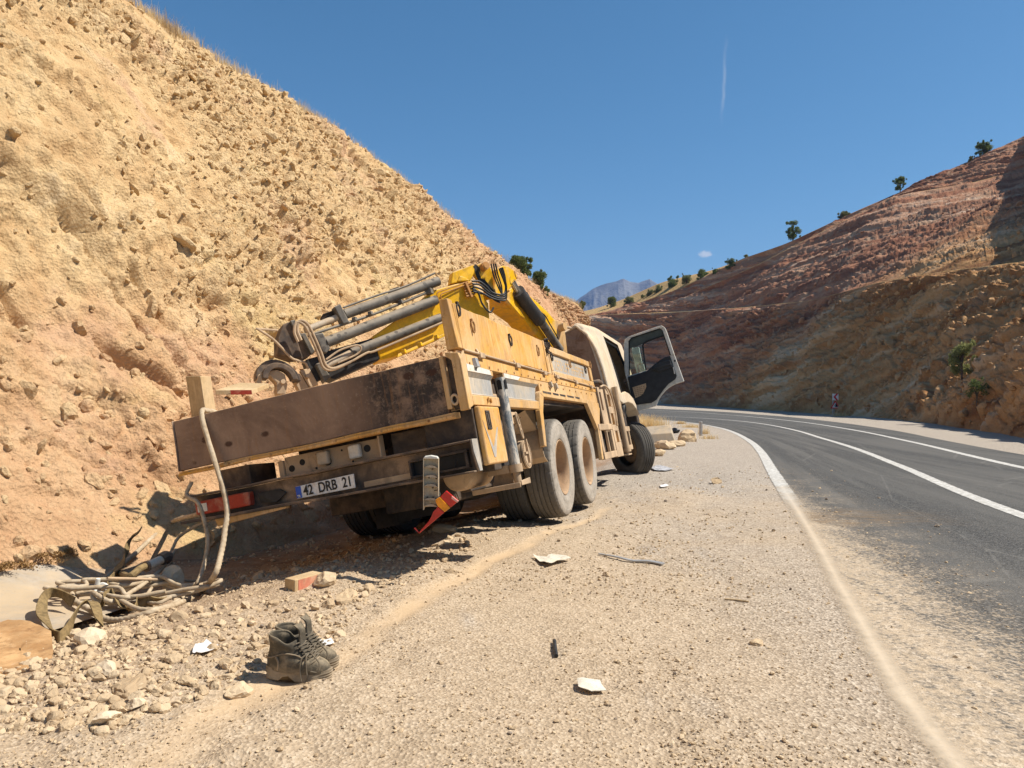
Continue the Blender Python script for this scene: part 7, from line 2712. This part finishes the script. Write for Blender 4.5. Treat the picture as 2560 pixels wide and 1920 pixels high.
# ------------------------------------------------------------------ signs and marker posts along the bend
def sign():
    c = gp(2083, 1038)
    k = 1.0
    root = empty('road_sign', c)
    tag(root, 'red and white chevron board above a triangular falling rocks sign on one pole', 'road sign')
    pxm = c.y / FPX

    def at(px, py, dy=0.0):
        return pix(px, py, c.y) - c + Vector((0, dy, 0))
    b = MB()
    b.cyl((-0.09 * 0 + 0.0, 0.06, -0.3), (0.0, 0.06, 2.1), 0.055, 12)
    b.cyl((0.19, 0.07, -0.3), (0.12, 0.07, 0.9), 0.025, 8)
    b.build('pole', M['galv'], root, smooth=True)
    x0, x1 = at(2081, 0).x, at(2096, 0).x
    z0, z1 = at(0, 1000.6).z, at(0, 984.3).z
    x0 += 0.01
    b = MB()
    b.box(x0, x1, -0.02, 0.02, z0, z1)
    b.build('chevron_panel', M['sign_white'], root, bevel=0.006)
    zm, h = (z0 + z1) / 2, (z1 - z0) / 2
    w = x1 - x0
    b = MB()
    b.slab([(x0 + w * .62, -0.021, z1), (x0 + w * .95, -0.021, z1), (x0 + w * .48, -0.021, zm), (x0 + w * .95, -0.021, z0), (x0 + w * .62, -0.021, z0), (x0 + w * .14, -0.021, zm)], (0, -0.006, 0))
    b.build('chevron', M['sign_red'], root)
    cx = at(2088.3, 0).x
    zb, zt = at(0, 1021).z, at(0, 1001.5).z
    hw_ = 0.47

    def tri(s, y, mat, nm, d=0.012):
        cz = zb + (zt - zb) / 3
        b = MB()
        b.slab([(cx - hw_ * s, y, cz + (zb - cz) * s), (cx + hw_ * s, y, cz + (zb - cz) * s), (cx, y, cz + (zt - cz) * s)], (0, d, 0))
        b.build(nm, M[mat], root)
    tri(1.0, -0.012, 'sign_red', 'warning_panel', 0.03)
    tri(0.66, -0.018, 'sign_white', 'warning_face', 0.005)
    b = MB()
    b.slab([(cx - 0.02, -0.0195, zb + 0.13), (cx + 0.26, -0.0195, zb + 0.13), (cx + 0.05, -0.0195, zb + 0.52), (cx + 0.0, -0.0195, zb + 0.38)], (0, -0.006, 0))
    for x, z, r in ((-0.08, 0.30, 0.035), (-0.13, 0.20, 0.035), (-0.04, 0.42, 0.025)):
        b.cyl((cx + x, -0.0195, zb + z), (cx + x, -0.0255, zb + z), r, 10)
    b.build('falling_rock_symbol', M['sign_black'], root)


sign()
for px, py, ht, lab in ((2031.5, 1033, 0.98, 'slim white roadside marker post at the foot of the far cutting'), (1752, 1090, 0.60, 'short greyish marker post among dry grass on the inside of the bend')):
    c = gp(px, py)
    root = empty('roadside_post', c)
    tag(root, lab, 'marker post', 'marker posts along the bend')
    b = MB()
    w = 0.065
    b.slab([(-w, -0.03, -0.1), (0, -0.055, -0.1), (w, -0.03, -0.1), (w, 0.03, -0.1), (-w, 0.03, -0.1)], (0, 0, ht + 0.07))
    b.slab([(-w, -0.03, ht - 0.0298), (0, -0.055, ht - 0.0298), (w, -0.03, ht - 0.0298), (w, 0.03, ht - 0.0298), (-w, 0.03, ht - 0.0298)], (0, 0, 0.03))
    b.build('post_body', M['white_plastic'] if ht > .8 else M['galv'], root, bevel=0.006)
    if ht > .8:
        b = MB()
        b.box(-w - 0.003, w + 0.003, -0.058, 0.033, ht - 0.27, ht - 0.12)
        b.build('reflector_band', M['sign_black'], root)


# ------------------------------------------------------------------ plants
def leaf_cloud(clumps, per, leaf, seed, droop=0.0):
    """many small leaf faces filling several clumps (centre, radii)"""
    r = np.random.default_rng(seed)
    Cs, To = [], []
    for c, rad in clumps:
        n = int(per * (rad[0] * rad[1] * rad[2]) ** 0.5 * 10)
        v = r.normal(size=(n, 3))
        v /= np.linalg.norm(v, axis=1, keepdims=True)
        k = r.random(n) ** 0.45
        k = np.where(r.random(n) < 0.12, k * 1.25, k)
        p = np.array(c) + v * k[:, None] * np.array(rad)
        Cs.append(p)
        To.append(np.clip(r.normal(0.45, 0.22, n), 0, 1))
    C = np.concatenate(Cs)
    T_ = np.concatenate(To)
    n = len(C)
    Rm = rand_rot(n, r)
    q = np.array([(-0.5, 0, 0), (0, -0.28, 0.05), (0.5, 0, 0), (0, 0.28, 0.05)])
    V = np.einsum('nij,vj->nvi', Rm, q) * (leaf * r.uniform(0.6, 1.3, n))[:, None, None] + C[:, None, :]
    F = np.arange(n * 4).reshape(n, 4)
    return V.reshape(-1, 3), F, np.repeat(T_, 4)


def plant(name, base, h, w, kind, label, cat, seed, mat='leaf_dark', leaf=None, trunk_h=0.35, nclump=9, group=None, per=260):
    r = np.random.default_rng(seed)
    root = empty(name, base)
    tag(root, label, cat, group)
    cl = []
    for k in range(nclump):
        a = r.uniform(0, 6.28)
        t = r.uniform(0, 1)
        zc = h * (trunk_h + (1 - trunk_h) * (0.15 + 0.75 * t))
        rad = w * 0.5 * (math.sin(math.pi * (0.18 + 0.72 * t)) if kind == 'tree' else (1.0 - 0.55 * t)) * r.uniform(0.3, 0.8)
        sz = w * r.uniform(0.15, 0.27)
        cl.append(((rad * math.cos(a), rad * math.sin(a), zc), (sz, sz, sz * r.uniform(0.6, 1.0))))
    for k in range(nclump):
        a = r.uniform(0, 6.28)
        zc = h * r.uniform(trunk_h + 0.1, 1.02)
        rad = w * 0.5 * r.uniform(0.5, 1.05)
        sz = w * r.uniform(0.05, 0.10)
        cl.append(((rad * math.cos(a), rad * math.sin(a), zc), (sz, sz, sz * 1.2)))
    V, F, T_ = leaf_cloud(cl, per, leaf or w * 0.06, seed)
    o = np_mesh('crown', V, F, M[mat], False, {'tone': T_})
    o.parent = root
    b = MB()
    top = Vector((r.uniform(-.05, .05) * w, 0, h * 0.7))
    b.tube(spline([(0, 0, -0.35 * h), (0.02 * w, 0, h * 0.2), top], 8), max(0.025, 0.035 * h), 7, 0.012 * h)
    for c, rad in cl[:nclump]:
        s0 = Vector((0, 0, h * r.uniform(0.1, 0.5)))
        b.tube(spline([s0, s0.lerp(Vector(c), 0.5) + Vector((0, 0, 0.04 * h)), Vector(c)], 5), 0.014 * h, 5, 0.004 * h)
    b.build('trunk', M['trunk'], root, smooth=True)
    return root


def on_surface(px, py, d, sink=0.3):
    p = pix(px, py, d)
    p.z -= sink
    return p


# two leafy bushes on the end of the left slope
plant('bush', on_surface(1296, 690, 41.5, .1), 1.15, 1.35, 'bush', 'rounded green bush on the end of the left slope, the left one of the pair', 'bush', 31, 'leaf_dark', 0.075, 0.05, 14, 'leafy bushes on the left slope', 700)
plant('bush', on_surface(1348, 740, 43.5, .2), 1.55, 1.15, 'bush', 'tall spiky green bush lower down the end of the left slope', 'bush', 32, 'leaf_dark', 0.075, 0.05, 14, 'leafy bushes on the left slope', 700)
plant('bush', on_surface(1457, 790, 49.0, .2), 1.3, 0.8, 'bush', 'small yellow green bush where the left slope meets the distant mountain', 'bush', 33, 'leaf_olive', 0.09, 0.05, 8, None, 260)
# trees on the far skyline, each placed on the crest it stands on
far = [
    (1982, 600, 131, 3.4, 2.7, 'tree', 'round dark tree standing alone on the right skyline', 'leaf_dark', 'tree'),
    (2250, 480, 122, 2.4, 2.1, 'tree', 'dark tree with a slanting top, higher up the right skyline', 'leaf_dark', 'tree'),
    (2458, 390, 115, 2.4, 2.3, 'tree', 'highest tree on the right skyline with a wispy crown', 'leaf_dark', 'tree'),
    (2428, 402, 116.5, 1.0, 1.1, 'bush', 'tiny bush just left of the highest skyline tree', 'leaf_olive', 'bush'),
    (2112, 542, 126.5, 1.2, 2.4, 'bush', 'low scrub bush on the skyline between two single trees', 'leaf_olive', 'bush'),
    (1866, 648, 138.5, 1.2, 1.3, 'bush', 'small bush on the skyline left of the round tree', 'leaf_olive', 'bush'),
    (1828, 668, 141, 2.0, 2.6, 'bush', 'broad dark bush on the skyline above the pale cutting', 'leaf_dark', 'bush'),
    (1790, 682, 144, 1.3, 1.8, 'bush', 'dark bush next along the skyline from the broad one', 'leaf_dark', 'bush'),
    (1758, 696, 148, 2.2, 3.2, 'bush', 'wide green bush on the shoulder of the skyline', 'leaf_dark', 'bush'),
    (1716, 708, 152, 2.4, 2.6, 'bush', 'thin branching bush on the skyline right of the mountain', 'leaf_olive', 'bush'),
    (1682, 718, 158, 2.8, 3.4, 'bush', 'dense green bush in front of the right end of the mountain', 'leaf_dark', 'bush'),
    (1648, 734, 162, 2.4, 2.6, 'bush', 'olive bush in front of the mountain slope', 'leaf_olive', 'bush'),
    (1626, 742, 164, 2.0, 2.4, 'bush', 'low olive bush below the mountain crest', 'leaf_olive', 'bush'),
    (1610, 758, 166, 2.2, 3.2, 'bush', 'grey green bush midway down the grassy spur', 'leaf_olive', 'bush'),
    (1574, 764, 168, 2.4, 3.0, 'bush', 'yellowish bush beside the darkest tree on the spur', 'leaf_olive', 'bush'),
    (1530, 768, 176, 3.2, 3.4, 'bush', 'darkest bushy tree on the grassy spur below the mountain', 'leaf_dark', 'tree'),
]
for k, (px, py, d, h, w, kind, lab, mt, cat) in enumerate(far):
    plant('tree' if cat == 'tree' else 'bush', on_surface(px, py + 2, d, 0.35), h * (1.0 if kind == 'tree' else 0.8) + .35, w * (0.95 if kind == 'tree' else 0.8), kind, lab, cat, 60 + k, mt, 0.15, 0.16 if kind == 'tree' else 0.05, 12, 'trees and bushes on the right skyline', 150)
# shrubs growing on the cutting
M['leaf_broom'] = mat_leaf('broom_leaves', (0.18, 0.19, 0.06), (0.42, 0.42, 0.16))
def on_cutting(px, py):
    q = RFACE
    u = CX + q[:, 0] / q[:, 1] * FPX
    v = CY - (q[:, 2] - CAMH) / q[:, 1] * FPX
    k = np.where((np.abs(u - px) < 14) & (np.abs(v - py) < 14))[0]
    return Vector(q[k[q[k, 1].argmin()]]) if len(k) else pix(px, py, 45)


plant('shrub', on_cutting(2392, 935), 2.2, 1.6, 'bush', 'yellow green broom shrub on the face of the right cutting', 'shrub', 90, 'leaf_broom', 0.09, 0.02, 16, 'shrubs on the right cutting', 230)
plant('shrub', on_cutting(2428, 1000), 1.2, 1.0, 'bush', 'dark twiggy shrub low on the right cutting', 'shrub', 91, 'leaf_dark', 0.09, 0.05, 9, 'shrubs on the right cutting', 110)


def grass_blades(roots, h, spread, seed, wid=0.006, per=1, lean=(0, 0)):
    r = np.random.default_rng(seed)
    Rr = np.repeat(np.asarray(roots, float), per, axis=0)
    n = len(Rr)
    Rr = Rr + np.stack([r.normal(0, spread, n), r.normal(0, spread, n), np.zeros(n)], 1)
    a = r.uniform(0, 6.28, n)
    L = h * r.uniform(0.4, 1.15, n)
    tilt = r.uniform(0.05, 0.75, n)
    d = np.stack([np.cos(a), np.sin(a), np.zeros(n)], 1)
    s = np.stack([-np.sin(a), np.cos(a), np.zeros(n)], 1) * wid
    up = np.array([0, 0, 1.0])
    m = Rr + d * (L * tilt * 0.3)[:, None] + up * (L * 0.55)[:, None]
    t = Rr + d * (L * tilt)[:, None] + up * (L * (1 - 0.25 * tilt))[:, None]
    base = Rr - up * 0.04
    V = np.stack([base - s, base + s, m + s * 0.7, m - s * 0.7, t + s * 0.2, t - s * 0.2], 1).reshape(-1, 3)
    k = np.arange(n)[:, None] * 6
    F = np.concatenate([k + np.array([[0, 1, 2, 3]]), k + np.array([[3, 2, 4, 5]])])
    return V, F, np.repeat(np.clip(r.normal(.5, .25, n), 0, 1), 6)


def crest_grass():
    r = np.random.default_rng(41)
    Rg = LRIDGE
    y = Rg[:, 1]
    i = np.where((y > 13) & (y < 48))[0]
    pts = []
    for _ in range(3000):
        k = r.uniform(i[0], i[-1] - 1)
        a = int(k)
        p = Rg[a] + (Rg[a + 1] - Rg[a]) * (k - a)
        b_ = abs(r.normal(0, 0.5))
        pts.append(p + np.array([-0.9 * b_, 0.25 * b_, 0.02 - 0.0 * b_]))
    V, F, T_ = grass_blades(pts, 0.27, 0.12, 42, 0.0035, 12)
    o = np_mesh('dry_grass', V, F, M['dry_grass'], False, {'tone': T_})
    tag(o, 'dry straw grass fringing the crest of the left slope', 'grass', None, 'stuff')


crest_grass()


def tuft(px, py, h, spread, n, label, seed, name='grass_tuft', d=None, mat='dry_grass', wid=0.006, zz=None):
    c = gp(px, py) if d is None else pix(px, py, d)
    root_pts = np.zeros((1, 3))
    V, F, T_ = grass_blades(root_pts, h, spread, seed, wid, n)
    if d is None:
        V[:, 2] += 0
    o = np_mesh(name, V, F, M[mat], False, {'tone': T_})
    o.location = c
    return tag(o, label, 'grass')


tuft(1625, 1090, 0.95, 0.38, 1500, 'tall clump of dry straw grass behind the front wheel', 51, wid=0.008)
tuft(1600, 1075, 0.9, 0.35, 900, 'dry straw grass rising just right of the lower cab', 52, wid=0.008)
tuft(1728, 1069, 0.22, 0.30, 400, 'low strip of dry grass left of the short marker post', 53)
tuft(1702, 1060, 0.20, 0.15, 420, 'sparse dry grass further left along the kerb of the bend', 54)
tuft(1760, 1085, 0.30, 0.10, 150, 'dry grass at the foot of the short marker post', 55)
tuft(1770, 1098, 0.20, 0.16, 160, 'flattened dry grass in front of the short marker post', 56)
tuft(2098, 1041, 0.35, 0.3, 320, 'straw coloured mound of grass at the foot of the road sign', 57, wid=0.012)
M['weed'] = mat_leaf('withered_weed', (0.22, 0.12, 0.04), (0.46, 0.29, 0.12))
for k, (px, py, n) in enumerate(((15, 1436, 1.0), (62, 1422, 0.8), (112, 1418, 1.3), (176, 1404, 0.5))):
    c = gp(px, py)
    r_ = np.random.default_rng(300 + k)
    cl_ = [((r_.normal(0, 0.05 * n), r_.normal(0, 0.03), 0.02 + abs(r_.normal(0, 0.02))), (0.06, 0.04, 0.022)) for _ in range(7)] + [((0, 0, 0.005), (0.16 * n, 0.07, 0.015))]
    V, F, T_ = leaf_cloud(cl_, 700, 0.02, 310 + k)
    o = np_mesh('withered_weed', V, F, M['weed'], False, {'tone': T_})
    o.location = c
    tag(o, ['brown withered weed at the left edge above the channel', 'brown withered weed second from the left above the channel', 'thickest brown weed patch above the drainage channel', 'small brown weed right of the thick patch above the channel'][k], 'weed')
# leafless brush on the crest
p = pix(412, 78, 16.6)
V, F, T_ = grass_blades(np.zeros((1, 3)), 0.42, 0.16, 77, 0.003, 420)
o = np_mesh('brush', V, F, M['dry_twig'], False, {'tone': T_})
o.location = p - Vector((0, 0, 0.12))
tag(o, 'leafless grey brush on the crest at the top of the left slope', 'brush')
p = pix(1240, 655, 38.6)
V, F, T_ = grass_blades(np.zeros((1, 3)), 0.7, 0.25, 78, 0.007, 420)
o = np_mesh('brush', V, F, M['dry_twig'], False, {'tone': T_})
o.location = p - Vector((0, 0, 0.25))
tag(o, 'leafless brown brush left of the green bushes on the left slope', 'brush')


# ------------------------------------------------------------------ the air between here and the mountain
def haze():
    t = bpy.data.materials.new('thin_air')
    t.use_nodes = True
    nt = t.node_tree
    nt.nodes.clear()
    o = nt.nodes.new('ShaderNodeOutputMaterial')
    v = nt.nodes.new('ShaderNodeVolumePrincipled')
    v.inputs['Color'].default_value = (0.26, 0.46, 0.95, 1)
    v.inputs['Density'].default_value = 0.00013
    v.inputs['Anisotropy'].default_value = 0.0
    nt.links.new(v.outputs[0], o.inputs['Volume'])
    b = MB()
    b.box(-9000, 9000, -1000, 9500, -60, 640)
    tag(b.build('haze', t), 'thin blue haze in front of the far mountain', 'haze', None, 'stuff')


haze()
